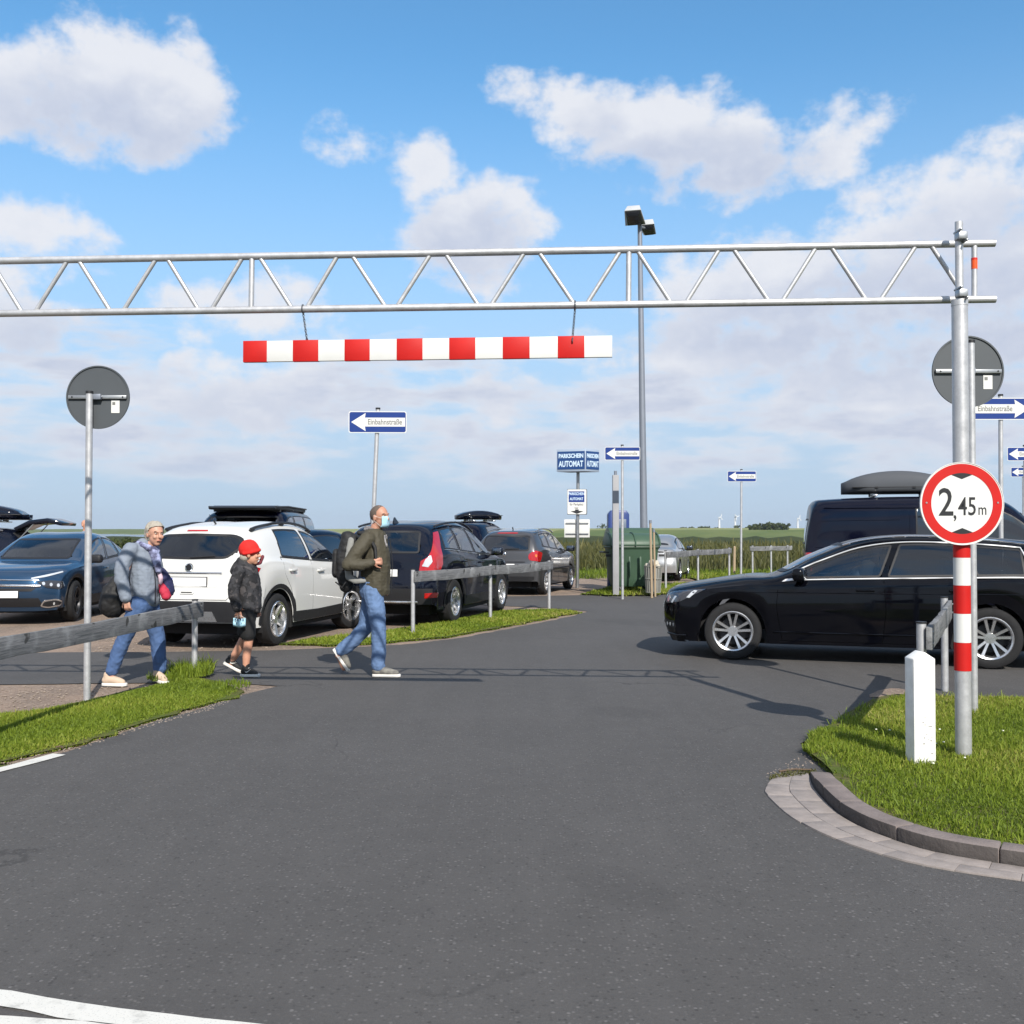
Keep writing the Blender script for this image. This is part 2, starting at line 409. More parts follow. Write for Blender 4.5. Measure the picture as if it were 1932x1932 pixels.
def mound_z(poly, z, rise, inset):
    A = np.array([(p[0], p[1]) for p in poly]); B = np.roll(A, -1, 0); D = B-A; L2 = (D**2).sum(1)+1e-12
    def f(px, py):
        out = np.empty(len(px)); dd = np.empty(len(px))
        for s in range(0, len(px), 4000):
            q = np.stack([px[s:s+4000], py[s:s+4000]], 1)[:, None, :]-A[None]
            t = np.clip((q*D[None]).sum(2)/L2, 0, 1); d = np.sqrt(((q-t[..., None]*D[None])**2).sum(2)).min(1)
            out[s:s+4000] = z+rise*np.clip(d/inset, 0, 1)-.004; dd[s:s+4000] = d
        return out, dd
    return f
def blades(name, poly, count, h, w, z0, m, lean=.5, zfun=None, edge=None, seed=1, clump=0.0, tone=(.0, 1.0), kind='stuff'):
    """grass as real blades: a tapered two-joint leaf each, joined in one object"""
    r = np.random.default_rng(seed); poly = [(p[0], p[1]) for p in poly]
    A = np.array(poly); lo, hi = A.min(0), A.max(0)
    px = np.empty(0); py = np.empty(0)
    while len(px) < count:
        x = r.uniform(lo[0], hi[0], count*2); y = r.uniform(lo[1], hi[1], count*2); k = poly_in(x, y, poly)
        if clump:
            pat = np.sin(x*5.1+1.3*np.sin(y*3.7))*np.sin(y*4.3+1.7*np.sin(x*2.9)); k &= (pat+r.normal(0, .6, len(x))) > -clump
        px = np.append(px, x[k]); py = np.append(py, y[k])
    px, py = px[:count], py[:count]
    pat = .5+.25*np.sin(px*2.3+np.sin(py*1.9)*1.4)+.25*np.sin(py*3.1+np.sin(px*2.7)*1.2)
    H = r.uniform(h[0], h[1], count)*(.65+.6*pat)*(.75+.5*r.random(count)**2); W = r.uniform(w[0], w[1], count)
    th = r.uniform(0, 2*np.pi, count); ld = r.uniform(0, 2*np.pi, count); L = r.random(count)*lean*H
    if zfun is None: zb = np.full(count, z0)
    else:
        zb, ed = zfun(px, py); H = H*(.38+.62*np.clip(ed/.22, 0, 1))
    L = np.minimum(L, H*lean); cx, cy = np.cos(th)*W/2, np.sin(th)*W/2; lx, ly = np.cos(ld)*L, np.sin(ld)*L
    V = np.empty((count, 5, 3))
    V[:, 0] = np.stack([px-cx, py-cy, zb], 1); V[:, 1] = np.stack([px+cx, py+cy, zb], 1)
    V[:, 2] = np.stack([px+cx*.75+lx*.35, py+cy*.75+ly*.35, zb+H*.6], 1); V[:, 3] = np.stack([px-cx*.75+lx*.35, py-cy*.75+ly*.35, zb+H*.6], 1)
    V[:, 4] = np.stack([px+lx, py+ly, zb+H*(1-.3*(L/H)**2)], 1)
    base = np.arange(count)*5
    tri = np.stack([base, base+1, base+2, base, base+2, base+3, base+3, base+2, base+4], 1).reshape(-1)
    me = bpy.data.meshes.new(name); n = count*3
    me.vertices.add(count*5); me.vertices.foreach_set('co', V.reshape(-1))
    me.loops.add(n*3); me.loops.foreach_set('vertex_index', tri.astype(np.int32))
    me.polygons.add(n); me.polygons.foreach_set('loop_start', np.arange(0, n*3, 3, dtype=np.int32)); me.polygons.foreach_set('loop_total', np.full(n, 3, dtype=np.int32))
    me.update()
    t = np.clip(tone[0]+(tone[1]-tone[0])*(.55*r.random(count)+.45*pat+.0), 0, 1)
    at = me.attributes.new('tone', 'FLOAT', 'POINT'); at.data.foreach_set('value', np.repeat(t, 5).astype(np.float32))
    return struct(ob(name, me, m), kind)

# ------------------------------------------------------------------ land and road
sheet('ground', [(-4800, -60), (4800, -60), (4800, 5200), (-4800, 5200)], -.02, 'meadow')
# sand and trodden gravel of the car park around the lanes
LOT = smooth_line([(-30, 5), (-30, 40), (-12, 41), (0, 37), (9, 38), (22, 40), (22, 20), (14, 11), (5, 9), (2, 8), (-2, 7)], 1.0, .12, True)
sheet('parking_ground', LOT, -.012, 'sand')
# asphalt: approach road in front, lane across, and the exit lane behind the middle verge
ROAD = [(-14, -6), (-14, 5.6), G(-140, 1476), G(0, 1446), G(120, 1416), G(250, 1374), G(380, 1337), G(455, 1312), G(520, 1293), G(430, 1287), G(200, 1288), G(0, 1291), G(-500, 1291),
        G(-500, 1233), G(0, 1231), G(300, 1229), G(530, 1226), G(640, 1221), G(760, 1216), G(870, 1203), G(980, 1182), G(1075, 1163), G(1110, 1153), G(1045, 1147), G(960, 1143), G(900, 1140), G(780, 1150),
        G(700, 1145), G(880, 1126), G(1000, 1124), G(1110, 1122), G(1180, 1123), G(1280, 1121), G(1330, 1110), G(1400, 1100), G(1530, 1098), G(2300, 1098), G(2300, 1316), G(1932, 1316), G(1780, 1312), G(1690, 1308), G(1655, 1313), G(1600, 1345), G(1550, 1382), G(1515, 1403), G(1545, 1432), G(1600, 1475), G(1700, 1520),
        G(1932, 1560), (7, 4.9), (7, -6)]
def dense(poly, step, jit, seed=3):
    r = random.Random(seed); out = []
    for i, p in enumerate(poly):
        q = poly[(i+1) % len(poly)]; p, q = Vector((p[0], p[1])), Vector((q[0], q[1])); n = max(1, int((q-p).length/step))
        for a in range(n):
            t = p.lerp(q, a/n); out.append((t.x+r.gauss(0, jit), t.y+r.gauss(0, jit)))
    return out
sheet('road', dense(ROAD, .22, .018), -.004, 'asphalt')

# painted lines
def stripe(name, pts, w, z=.0015):
    c = smooth_line(pts, .12); mb = MB(); vs = []
    r = random.Random(5)
    for i, p in enumerate(c):
        t = (c[min(i+1, len(c)-1)]-c[max(i-1, 0)]).normalized(); nrm = Vector((-t.y, t.x, 0)); e = w/2+r.gauss(0, .002)
        vs += [p+nrm*e+Vector((0, 0, z)), p-nrm*e+Vector((0, 0, z))]
    mb.add(vs, [(2*i, 2*i+1, 2*i+3, 2*i+2) for i in range(len(c)-1)])
    return struct(mb.obj(name, 'road_paint', smooth=None))
stripe('curved_edge_line', [G(-260, 1855), G(0, 1882), G(130, 1906), G(300, 1928), G(520, 1952), G(800, 1985)], .10)
stripe('near_edge_line', [G(-300, 1916), G(0, 1934), G(150, 1945), G(400, 1975)], .115)
stripe('verge_edge_line', [G(-200, 1496), G(-20, 1457), G(60, 1437), G(112, 1423)], .11)

# left verge, middle verge, bin verge
LV = [G(-160, 1466), G(0, 1440), G(70, 1424), G(150, 1404), G(300, 1356), G(400, 1330), G(462, 1306), G(440, 1296), G(400, 1285), G(365, 1277), G(290, 1292), G(230, 1306), G(160, 1324), G(60, 1343), G(-160, 1362)]
MV = [G(530, 1216), G(620, 1219), G(700, 1216), G(850, 1202), G(980, 1178), G(1060, 1163), G(1098, 1156), G(1040, 1152), G(960, 1153), G(900, 1160), G(830, 1176), G(740, 1190), G(650, 1202), G(570, 1209)]
BV = [G(1095, 1122), G(1150, 1125), G(1230, 1124), G(1300, 1118), G(1330, 1108), G(1300, 1103), G(1230, 1106), G(1150, 1110)]
FV = [G(1330, 1100), G(1560, 1092), G(1900, 1090), G(1900, 1083), G(1400, 1083), G(1290, 1088)]
vz = {}
for nm, poly, rise, cnt, hh, sd in (('left_verge', LV, .012, 64000, (.022, .058), 11), ('middle_verge', MV, .018, 38000, (.03, .075), 12), ('bin_verge', BV, .03, 9000, (.05, .12), 13), ('far_verge', FV, .04, 9000, (.06, .14), 14)):
    o2 = dense(poly, .16, .03, sd); sheet(nm, o2, -.003, 'soil', rise=rise, inset=.12)
    blades('grass', o2, cnt, hh, (.005, .013) if sd == 11 else (.012, .03), 0, 'grass_blade', lean=.9, seed=sd, tone=(.12, .98), zfun=mound_z(dense(poly, .5, 0), -.003, rise, .14))
# longer tufts around posts and along the verge edge
def tuft(c, r, n, h, seed, z=.03):
    pts = [(c[0]+r*math.cos(a)*random.Random(seed+i).uniform(.7, 1.2), c[1]+r*math.sin(a)) for i, a in enumerate(np.linspace(0, 2*math.pi, 10)[:-1])]
    return blades('grass_tuft', pts, n, h, (.006, .014), z, 'grass_blade', lean=.8, seed=seed, tone=(.1, .75))
tuft(G(366, 1277), .28, 900, (.08, .17), 31); tuft(G(320, 1286), .22, 500, (.05, .12), 32); tuft(G(430, 1300), .25, 300, (.03, .08), 33)

# right island: kerb stones, gutter pavers, lawn
KZ = .070
kouter = [G(1528, 1452, .02), G(1540, 1476, .04), G(1575, 1505, .065), G(1610, 1526, KZ), G(1660, 1548, KZ), G(1768, 1580, KZ), G(1932, 1606, KZ), G(2140, 1632, KZ)]
kcurve = smooth_line(kouter, .02)
def along(c):
    s = [0.0]
    for i in range(1, len(c)): s.append(s[-1]+(c[i]-c[i-1]).length)
    return s
def at_s(c, s, t):
    i = min(max(np.searchsorted(s, t)-1, 0), len(c)-2); u = (t-s[i])/max(s[i+1]-s[i], 1e-9)
    tan = (c[min(i+3, len(c)-1)]-c[max(i-3, 0)]).normalized(); return c[i].lerp(c[i+1], u), tan, Vector((-tan.y, tan.x, 0))
ks = along(kcurve); KL = ks[-1]
# island interior lies to the left of the walking direction (towards +y)
kerb = struct(ob('kerb', bpy.data.meshes.new('kerb'), 'kerb_concrete'))
def band_piece(name, t0, t1, a, b, z0, z1, m, parent, n=5, ramp=False, gap=.004, bevel=.006):
    t0 += gap; t1 -= gap; vs = []
    for i in range(n+1):
        p, tan, nr = at_s(kcurve, ks, t0+(t1-t0)*i/n)
        zz = z1 if not ramp else .008+(z1-.008)*min(1, (t0+(t1-t0)*i/n)/.50)**.8
        tt = t0+(t1-t0)*i/n; A_ = a(tt) if callable(a) else a; B_ = b(tt) if callable(b) else b
        for q, z in ((A_, z0), (A_, zz), (B_, zz), (B_, z0)): vs.append(p+nr*q+Vector((0, 0, z)))
    fs = [(4*i+j, 4*i+(j+1) % 4, 4*i+4+(j+1) % 4, 4*i+4+j) for i in range(n) for j in range(4)]
    fs += [(0, 1, 2, 3), (4*n+3, 4*n+2, 4*n+1, 4*n)]
    o = MB().add(vs, fs).obj(name, m, parent, bevel=bevel, smooth=40)
    if name == 'kerb_stone':                            # faces towards the road get a darker tone than the rest
        o.data.materials.append(MATS['kerb_face_dark']); mid_ = at_s(kcurve, ks, (t0+t1)/2)
        for f in o.data.polygons:
            if f.normal.dot(mid_[2]) < -.75: f.material_index = 1
    return o
t = 0.0; i = 0
lens = [.32, .30, .33]+[.49]*14
while t < KL-.05 and i < len(lens):
    e = min(t+lens[i], KL); band_piece('kerb_stone', t, e, 0.0 + random.uniform(-.003, .003), .125, -.06, KZ+random.uniform(-.003, .003), 'kerb_concrete', kerb, n=8, ramp=(t < .62), gap=.0025, bevel=.009); t = e; i += 1
gutter = struct(ob('gutter', bpy.data.meshes.new('gutter'), 'paver'))
t = -.02
rr = random.Random(4)
while t < KL-.3:
    e = t+.24
    wd = lambda q: (.30-.11*min(1, max(0, q-.5)/1.6))*min(1, .55+max(0, q)*.9)
    rj = rr.uniform(-.003, .003)
    band_piece('paver', max(t, .0), e, lambda q: -.008-wd(q)*.52, -.012, -.04, .005+rr.uniform(-.0012, .0012), 'paver', gutter, n=3, gap=.0008, bevel=.0015)
    band_piece('paver', max(t-.11, .0), e-.11, lambda q: -.010-wd(q)+rj, lambda q: -.010-wd(q)*.52, -.04, .004+rr.uniform(-.0012, .0012), 'paver', gutter, n=3, gap=.0008, bevel=.0015)
    t = e
inner = [at_s(kcurve, ks, q)[0]+at_s(kcurve, ks, q)[2]*.12 for q in np.linspace(.05, KL, 40)]
tip = [G(1532, 1432), G(1524, 1415, .02), G(1519, 1402, .02), G(1545, 1384, .02), G(1580, 1360, .02), G(1640, 1323, .02), G(1690, 1312, .02), G(1780, 1316, .02), G(1940, 1318, .02), G(2200, 1322, .02)]
IS = [(p.x, p.y) for p in inner]+[(8.0, 5.0), (8.0, 9.3)]+[(p.x, p.y) for p in reversed(tip)]
IS = [(p[0], p[1]) for p in IS]
sheet('island_soil', dense(IS, .2, .008, 8), -.002, 'soil', rise=.038, inset=.10)
VIS = [p for p in IS if p[0] < 5.6]
VIS = [(min(p[0], 5.3), p[1]) for p in IS]
blades('grass', VIS, 125000, (.020, .052), (.0035, .0085), .045, 'grass_blade', lean=1.1, seed=21, tone=(.1, 1.0), zfun=mound_z(IS, -.002, .038, .11))
blades('grass', VIS, 7000, (.045, .085), (.005, .010), .03, 'grass_blade', lean=1.2, seed=22, clump=-.35, tone=(.2, .8))
edge_l = smooth_line([G(1545, 1384), G(1524, 1408), G(1530, 1432), G(1552, 1420), G(1580, 1385)], .1, .02, True)
blades('grass', [(p.x, p.y) for p in edge_l], 2600, (.03, .075), (.005, .01), .015, 'grass_blade', lean=1.2, seed=23)
# pale debris where the gutter begins, sandy tip at the back of the island
sheet('sand_patch', smooth_line([G(1640, 1316), G(1662, 1301), G(1700, 1299), G(1720, 1308), G(1690, 1313)], .1, .012, True), .0005, 'sand')
# loose pebbles on the trodden ground
def pebbles(name, poly, n, r, seed):
    g = np.random.default_rng(seed); A = np.array([(p[0], p[1]) for p in poly]); lo, hi = A.min(0), A.max(0); mb = MB(); c = 0
    while c < n:
        x, y = g.uniform(lo[0], hi[0]), g.uniform(lo[1], hi[1])
        if not poly_in(np.array([x]), np.array([y]), [tuple(a) for a in A])[0]: continue
        q = g.uniform(*r); mb.ball((x, y, -.004), (q, q*g.uniform(.6, 1), q*.55), 5, 4, Matrix.Rotation(g.uniform(0, 6), 3, 'Z')); c += 1
    return struct(mb.obj(name, mat('pebble_stone', (.26, .21, .17), .9, var=.5, vs=6)), 'stuff')
pebbles('pebbles', [G(-60, 1296), G(300, 1290), G(230, 1305), G(0, 1350), G(-100, 1350)], 260, (.004, .014), 5)
pebbles('pebbles', [G(-100, 1228), G(520, 1225), G(500, 1208), G(-100, 1195)], 200, (.008, .02), 6)
mat('twig_brown', (.09, .06, .04), .9)
for q, (a, b) in enumerate((((105, 1413), (118, 1414)), ((1470, 1459), (1530, 1456)))):
    A_, B_ = G(*a), G(*b)
    struct(MB().tube([A_+Vector((0, 0, .012)), A_.lerp(B_, .5)+Vector((0, .02, .016)), B_+Vector((0, 0, .012))], .007, 5).obj('twig', 'twig_brown'), 'stuff')
blades('dead_grass', smooth_line([G(1452, 1464), G(1530, 1452), G(1532, 1460), G(1455, 1470)], .05, 0, True), 350, (.01, .03), (.006, .012), .0, 'reed_blade', lean=2.5, seed=24, tone=(.2, .8))

# grit swept to the road edge, a few daisies and clover heads in the lawn
pebbles('grit', [G(0, 1448), G(150, 1412), G(300, 1364), G(400, 1338), G(480, 1303), G(470, 1299), G(395, 1329), G(300, 1354), G(150, 1402), G(0, 1438)], 420, (.003, .009), 9)
pebbles('grit', [G(1515, 1404), G(1540, 1440), G(1460, 1472), G(1440, 1462), G(1500, 1430)], 90, (.003, .007), 10)
g = np.random.default_rng(12); mb = MB()
for i in range(26):
    x, y = g.uniform(2.6, 4.6), g.uniform(4.9, 7.6)
    if poly_in(np.array([x]), np.array([y]), IS)[0]: mb.ball((x, y, .075), (.008, .008, .005), 7, 5)
struct(mb.obj('daisies', mat('daisy_white', (.75, .74, .62), .7)), 'stuff')

# ------------------------------------------------------------------ metalwork, signs, fences
def b_galv(k, p, oc):
    n = k.noise(oc, 14, 4, .65); n2 = k.noise(oc, 90, 2, .5)
    v = k.m('MULTIPLY_ADD', k.m('SUBTRACT', n, .5), .26, .50); v = k.m('MULTIPLY_ADD', k.m('SUBTRACT', n2, .5), .12, v)
    c = k.new('ShaderNodeCombineColor'); k.l.new(v, c.inputs[0]); k.l.new(k.m('MULTIPLY', v, 1.0), c.inputs[1]); k.l.new(k.m('MULTIPLY', v, 1.02), c.inputs[2])
    k.l.new(c.outputs[0], p.inputs['Base Color']); p.inputs['Metallic'].default_value = .55
    k.l.new(k.m('MULTIPLY_ADD', n, .25, .34), p.inputs['Roughness'])
ground_mat('galvanised', b_galv)
def b_wood(k, p, oc):
    mp = k.new('ShaderNodeMapping'); k.l.new(oc, mp.inputs[0]); mp.inputs['Scale'].default_value = (1.2, 14, 30)
    g = k.noise(mp.outputs[0], 2.5, 5, .6, dist=1.2); n = k.noise(oc, 3, 4, .6); kn = k.noise(oc, 7, 2, .5)
    c = k.mix(k.smooth(g, .3, .7), (.10, .105, .11), (.21, .21, .215)); c = k.mix(k.smooth(n, .5, .7), c, (.26, .265, .27)); c = k.mix(k.smooth(kn, .66, .72), c, (.05, .05, .05))
    k.l.new(c, p.inputs['Base Color']); p.inputs['Roughness'].default_value = .9; p.inputs['Specular IOR Level'].default_value = .2
    b = k.new('ShaderNodeBump'); b.inputs['Strength'].default_value = .7; b.inputs['Distance'].default_value = .006
    k.l.new(g, b.inputs['Height']); k.l.new(b.outputs[0], p.inputs['Normal'])
ground_mat('weathered_wood', b_wood)
mat('sign_white', (.62, .62, .60), .5, var=.08, vs=5, spec=.3); mat('sign_red', (.46, .010, .008), .55, var=.16, vs=6, spec=.25); mat('sign_blue', (.008, .034, .185), .45, var=.12, vs=6, spec=.3)
mat('sign_black', (.015, .015, .017), .4); mat('sign_back', (.058, .066, .074), .55, var=.12, vs=4); mat('dark_plastic', (.012, .012, .014), .5)
mat('steel_grey', (.35, .36, .37), .4, metal=.8, var=.1); mat('chain_steel', (.13, .14, .16), .45, metal=.8); mat('bollard_white', (.84, .83, .80), .5, col2=(.74, .73, .69), vs=11, bump=.15, bs=30)
mat('reflector_orange', (.75, .09, .012), .3); mat('rust', (.12, .05, .025), .9, var=.3); mat('lamp_grey', (.42, .43, .44), .45, var=.08); mat('pole_dark', (.20, .22, .26), .5, metal=.3, var=.08)
mat('print_grey', (.16, .16, .15), .5)

# --- height barrier
T_R, T_L = Vector((3.26, 6.93, 0)), Vector((-5.9, 7.53, 0))
TDIR = (T_L-T_R).normalized(); Z_TOP, Z_BOT = 3.455, 3.075
def on_truss(x, z):
    """plan point of the truss line seen at survey column x"""
    d = ray(x, 520); a = d.x/d.y; s = (a*T_R.y-T_R.x)/(TDIR.x-a*TDIR.y); q = T_R+TDIR*s; return Vector((q.x, q.y, z))
gb = G(1818, 1425, .04)
hb = thing('height_barrier', 'silver lattice height barrier gantry spanning the road entrance', 'barrier', (gb.x, gb.y, 0))
O = Vector(hb.location)
def rel(p): return Vector(p)-O
MB().cyl(rel((gb.x, gb.y, 0)), rel((gb.x, gb.y, 3.03)), .051, n=28).obj('post', 'galvanised', hb)
MB().cyl(rel((gb.x, gb.y, 3.02)), rel((gb.x, gb.y, 3.56)), .0255, n=20).cyl(rel((gb.x, gb.y, 3.0)), rel((gb.x, gb.y, 3.04)), .053, n=24).obj('upper_post', 'galvanised', hb)
off = Vector((0, -.055, 0))
T0 = T_R+Vector((.0, 0, 0))
for nm, z in (('upper_chord', Z_TOP), ('lower_chord', Z_BOT)):
    MB().cyl(rel(T_R+off+Vector((0, 0, z))), rel(T_L+off+Vector((0, 0, z))), .0255, n=18).obj(nm, 'galvanised', hb)
def member(xa, za, xb, zb, r=.0155, nm='diagonal'):
    a = on_truss(xa, za)+off; b = on_truss(xb, zb)+off; MB().cyl(rel(a), rel(b), r, n=12).obj(nm, 'galvanised', hb)
zt, zl = Z_TOP-.015, Z_BOT+.015
for x in (479, 1185): member(x, zt, x-1, zl, .019, 'strut')
member(1832, zt, 1831, zl, .019, 'strut')
for a, b, c, d in ((495, 553, 583, 638), (668, 728, 752, 812), (843, 902, 928, 988), (1018, 1081, 1107, 1168), (1202, 1262, 1293, 1353), (1382, 1445, 1473, 1534), (1565, 1627, 1657, 1721)):
    member(a, zt, b, zl); member(c, zl, d, zt)
member(1752, zt, 1814, zl)
for a, b, c, d in ((322, 378, 405, 460), (156, 213, 240, 298), (-8, 48, 75, 132), (-170, -116, -88, -36), (-330, -276, -250, -198)):
    member(a, zt, b, zl); member(c, zl, d, zt)
a = on_truss(1831.5, 3.31)+off
MB().cyl(rel(a-Vector((0, 0, .03))), rel(a+Vector((0, 0, .03))), .0205, n=14).obj('reflector', 'reflector_orange', hb)
mat('reflector_red', (.55, .02, .01), .3)
MB().cyl(rel(a+Vector((0, 0, .03))), rel(a+Vector((0, 0, .045))), .0207, n=14).obj('reflector', 'reflector_red', hb)
for z in (Z_TOP, Z_BOT):
    q = on_truss(1803, z)+off
    MB().box(rel((gb.x, gb.y-.03, z)), (.06, .075, .05)).cyl(rel((gb.x-.02, gb.y-.085, z+.035)), rel((gb.x-.02, gb.y+.03, z+.035)), .008).cyl(rel((gb.x+.02, gb.y-.085, z-.035)), rel((gb.x+.02, gb.y+.03, z-.035)), .008).obj('clamp', 'steel_grey', hb, bevel=.006)
# red and white bands round the post
zs = [1.50-(y-1005)/1932*gb.y for y in (1023, 1052, 1104, 1157, 1211, 1264)]
for i in range(5):
    MB().cyl(rel((gb.x, gb.y, zs[i+1]+.0005)), rel((gb.x, gb.y, zs[i]-.0005)), .0535, n=28).obj('band', 'sign_red' if i % 2 == 0 else 'sign_white', hb)
# left leg of the gantry, just outside the picture
lg = on_truss(-420, 0)
MB().cyl(rel((lg.x, lg.y+.06, 0)), rel((lg.x, lg.y+.06, 3.55)), .045, n=20).obj('post', 'galvanised', hb)

# --- hanging bar
bl, br = P(460, 664, 7.23), P(1155, 654, 7.02)
bar_c = (bl+br)/2; bd = (br-bl); BL = bd.length; brz = math.atan2(bd.y, bd.x)
bar = thing('clearance_bar', 'red and white striped height bar hanging on two chains below the gantry', 'barrier', bar_c)
bar.rotation_euler = (0, -math.asin(bd.z/BL), brz)
BH = .147
MB().box((0, 0, 0), (BL, .03, BH)).obj('board', 'sign_white', bar, bevel=.002)
n = 14; xs = [460, 506, 556, 605, 655, 703, 754, 803, 853, 902, 953, 1003, 1055, 1104, 1155]
fr = [(x-460)/695 for x in xs]
for i in range(0, 14, 2):
    x0, x1 = -BL/2+BL*fr[i], -BL/2+BL*fr[i+1]
    MB().box(((x0+x1)/2, 0, 0), (x1-x0, .034, BH+.004)).obj('red_panel', 'sign_red', bar, bevel=.0015)
for x, xt in ((579, 575), (1080, 1084)):
    top = on_truss(xt, Z_BOT-.02)+off; bot = P(x, 640, 7.2 if x < 800 else 7.03)
    M = bar.matrix_basis.inverted() if False else (Matrix.Translation(bar.location) @ bar.rotation_euler.to_matrix().to_4x4()).inverted()
    a, b = M @ top, M @ bot; mb = MB(); N = 11
    for i in range(N):                                  # chain links turned a quarter each time
        c = a.lerp(b, (i+.5)/N); d = (b-a).normalized(); u = d.orthogonal().normalized(); w = d.cross(u); u = u if i % 2 else w; L_ = (b-a).length/N*.68
        mb.tube([c+d*L_*math.cos(q)+u*.007*math.sin(q) for q in np.linspace(0, 2*math.pi, 9)[:-1]], .0028, 5, closed=True)
    mb.tube([a+Vector((0, .03*math.sin(q), .02+.03*math.cos(q))) for q in np.linspace(0, 2*math.pi, 13)[:-1]], .005, 6, closed=True)
    mb.tube([b+Vector((0, .02*math.sin(q), -.01+.02*math.cos(q))) for q in np.linspace(0, 2*math.pi, 11)[:-1]], .004, 6, closed=True)
    mb.obj('chain', 'chain_steel', bar)

# --- 2,45 m sign on the post
def disc_out(r, n=64, a0=0, a1=2*math.pi): return [(r*math.cos(a0+(a1-a0)*i/n), r*math.sin(a0+(a1-a0)*i/n)) for i in range(n)]
sp = P(1815, 950, gb.y-.075); SR = 78.5/1932*sp.y
hs = thing('height_limit_sign', 'round red and white height limit sign reading 2,45 m', 'sign', sp, rz=-.02)
MB().prism(disc_out(SR), 0, .004).obj('plate', 'sign_white', hs, smooth=30)
def ring(name, r0, r1, y0, y1, m, parent, n=72):
    mb = MB(); vs = []
    for i in range(n):
        t = 2*math.pi*i/n
        for r, y in ((r0, y0), (r1, y0), (r1, y1), (r0, y1)): vs.append((r*math.cos(t), y, r*math.sin(t)))
    fs = [(4*i+j, 4*((i+1) % n)+j, 4*((i+1) % n)+(j+1) % 4, 4*i+(j+1) % 4) for i in range(n) for j in range(4)]
    return mb.add(vs, fs).obj(name, m, parent, smooth=30)
ring('red_ring', SR*.735, SR*.955, -.002, .001, 'sign_red', hs)
ring('rim', SR*.985, SR*1.0, -.004, .012, 'sign_white', hs)
r_ = SR*.735
for s in (1, -1):
    arc = [(r_*math.cos(a), s*r_*math.sin(a)) for a in np.linspace(rad(70), rad(110), 9)]
    MB().prism([(arc[0][0], arc[0][1])]+arc[1:]+[(0, s*r_*.80)], -.0018, .001).obj('triangle_mark', 'sign_black', hs, smooth=None)
u = SR/78.5
text('numeral', '2', 74*u, 'sign_black', hs, (-30*u, -.0012, 0*u), sx=.82, off=.0022)
text('numeral', ',', 46*u, 'sign_black', hs, (-13.5*u, -.0012, -14*u), sx=.8, off=.001)
text('numeral', '45', 49*u, 'sign_black', hs, (10*u, -.0012, -7*u), sx=.72, off=.0008)
text('numeral', 'm', 31*u, 'sign_black', hs, (38*u, -.0012, -12*u), sx=.72, off=.0)
for s in (-1, 1): MB().cyl((s*SR*.85, -.006, .02*SR), (s*SR*.85, .01, .02*SR), .006, n=8).obj('bolt', 'steel_grey', hs)
for z in (-.10, .10): MB().box((0, .014, z), (SR*1.5, .018, .03)).obj('bracket', 'steel_grey', hs, bevel=.003)

# --- round signs seen from behind
def back_sign(px, py, base, dpx, label, sticker, polex=None, ptop=None, tilt=0.0):
    b = G(*base); c = P(px, py, b.y-.0); R = dpx/2/1932*b.y
    t = thing('round_sign', label, 'sign', b)
    top = c.z+.03 if ptop is None else ptop
    lean = Vector((tilt, 0, 0))
    MB().cyl((0, 0, -.05), lean+Vector((0, 0, top)), .030, n=18).obj('pole', 'galvanised', t)
    MB().cyl(lean+Vector((0, 0, top-.005)), lean+Vector((0, 0, top+.018)), .033, n=16).obj('cap', 'dark_plastic', t)
    cl = c-b; cl.y = .06
    M = Matrix.Translation(cl)
    MB().prism(disc_out(R), 0, .003, M).obj('disc', 'sign_back', t, smooth=30)
    mb = MB(); n = 64; vs = []
    for i in range(n):
        a = 2*math.pi*i/n
        for r, y in ((R-.008, -.010), (R+.004, -.010), (R+.004, .006), (R-.008, .006)): vs.append(M @ Vector((r*math.cos(a), y, r*math.sin(a))))
    mb.add(vs, [(4*i+j, 4*((i+1) % n)+j, 4*((i+1) % n)+(j+1) % 4, 4*i+(j+1) % 4) for i in range(n) for j in range(4)]).obj('rim', 'sign_back', t, smooth=30)
    MB().box(cl+Vector((0, -.014, 0)), (R*1.86, .022, .032)).obj('bracket', 'steel_grey', t, bevel=.003)
    MB().box(cl+Vector((0, -.034, 0)), (.085, .045, .05)).cyl(cl+Vector((-.05, -.03, 0)), cl+Vector((.05, -.03, 0)), .009).obj('clamp', 'pole_dark', t, bevel=.005)
    MB().box(cl+Vector((R*.56, -.003, -R*.30)), (.075, .002, .115)).obj('sticker', 'sign_white', t)
    MB().box(cl+Vector((R*.51, -.0045, -R*.20)), (.026, .002, .026)).obj('print', 'print_grey', t)
    MB().cyl(cl+Vector((-R*.80, -.028, 0)), cl+Vector((-R*.80, -.02, 0)), .008, n=8).obj('bolt', 'dark_plastic', t)
    MB().cyl(cl+Vector((R*.82, -.028, 0)), cl+Vector((R*.82, -.02, 0)), .008, n=8).obj('bolt', 'dark_plastic', t)
    return t
back_sign(180, 748, (164, 1322), 119, 'grey back of a round road sign beside the left verge', True, tilt=.0)
back_sign(1832, 699, (1838, 1352), 135, 'grey back of a round road sign behind the striped gantry post', True, ptop=1.5+(1005-632)/1932*8.1)

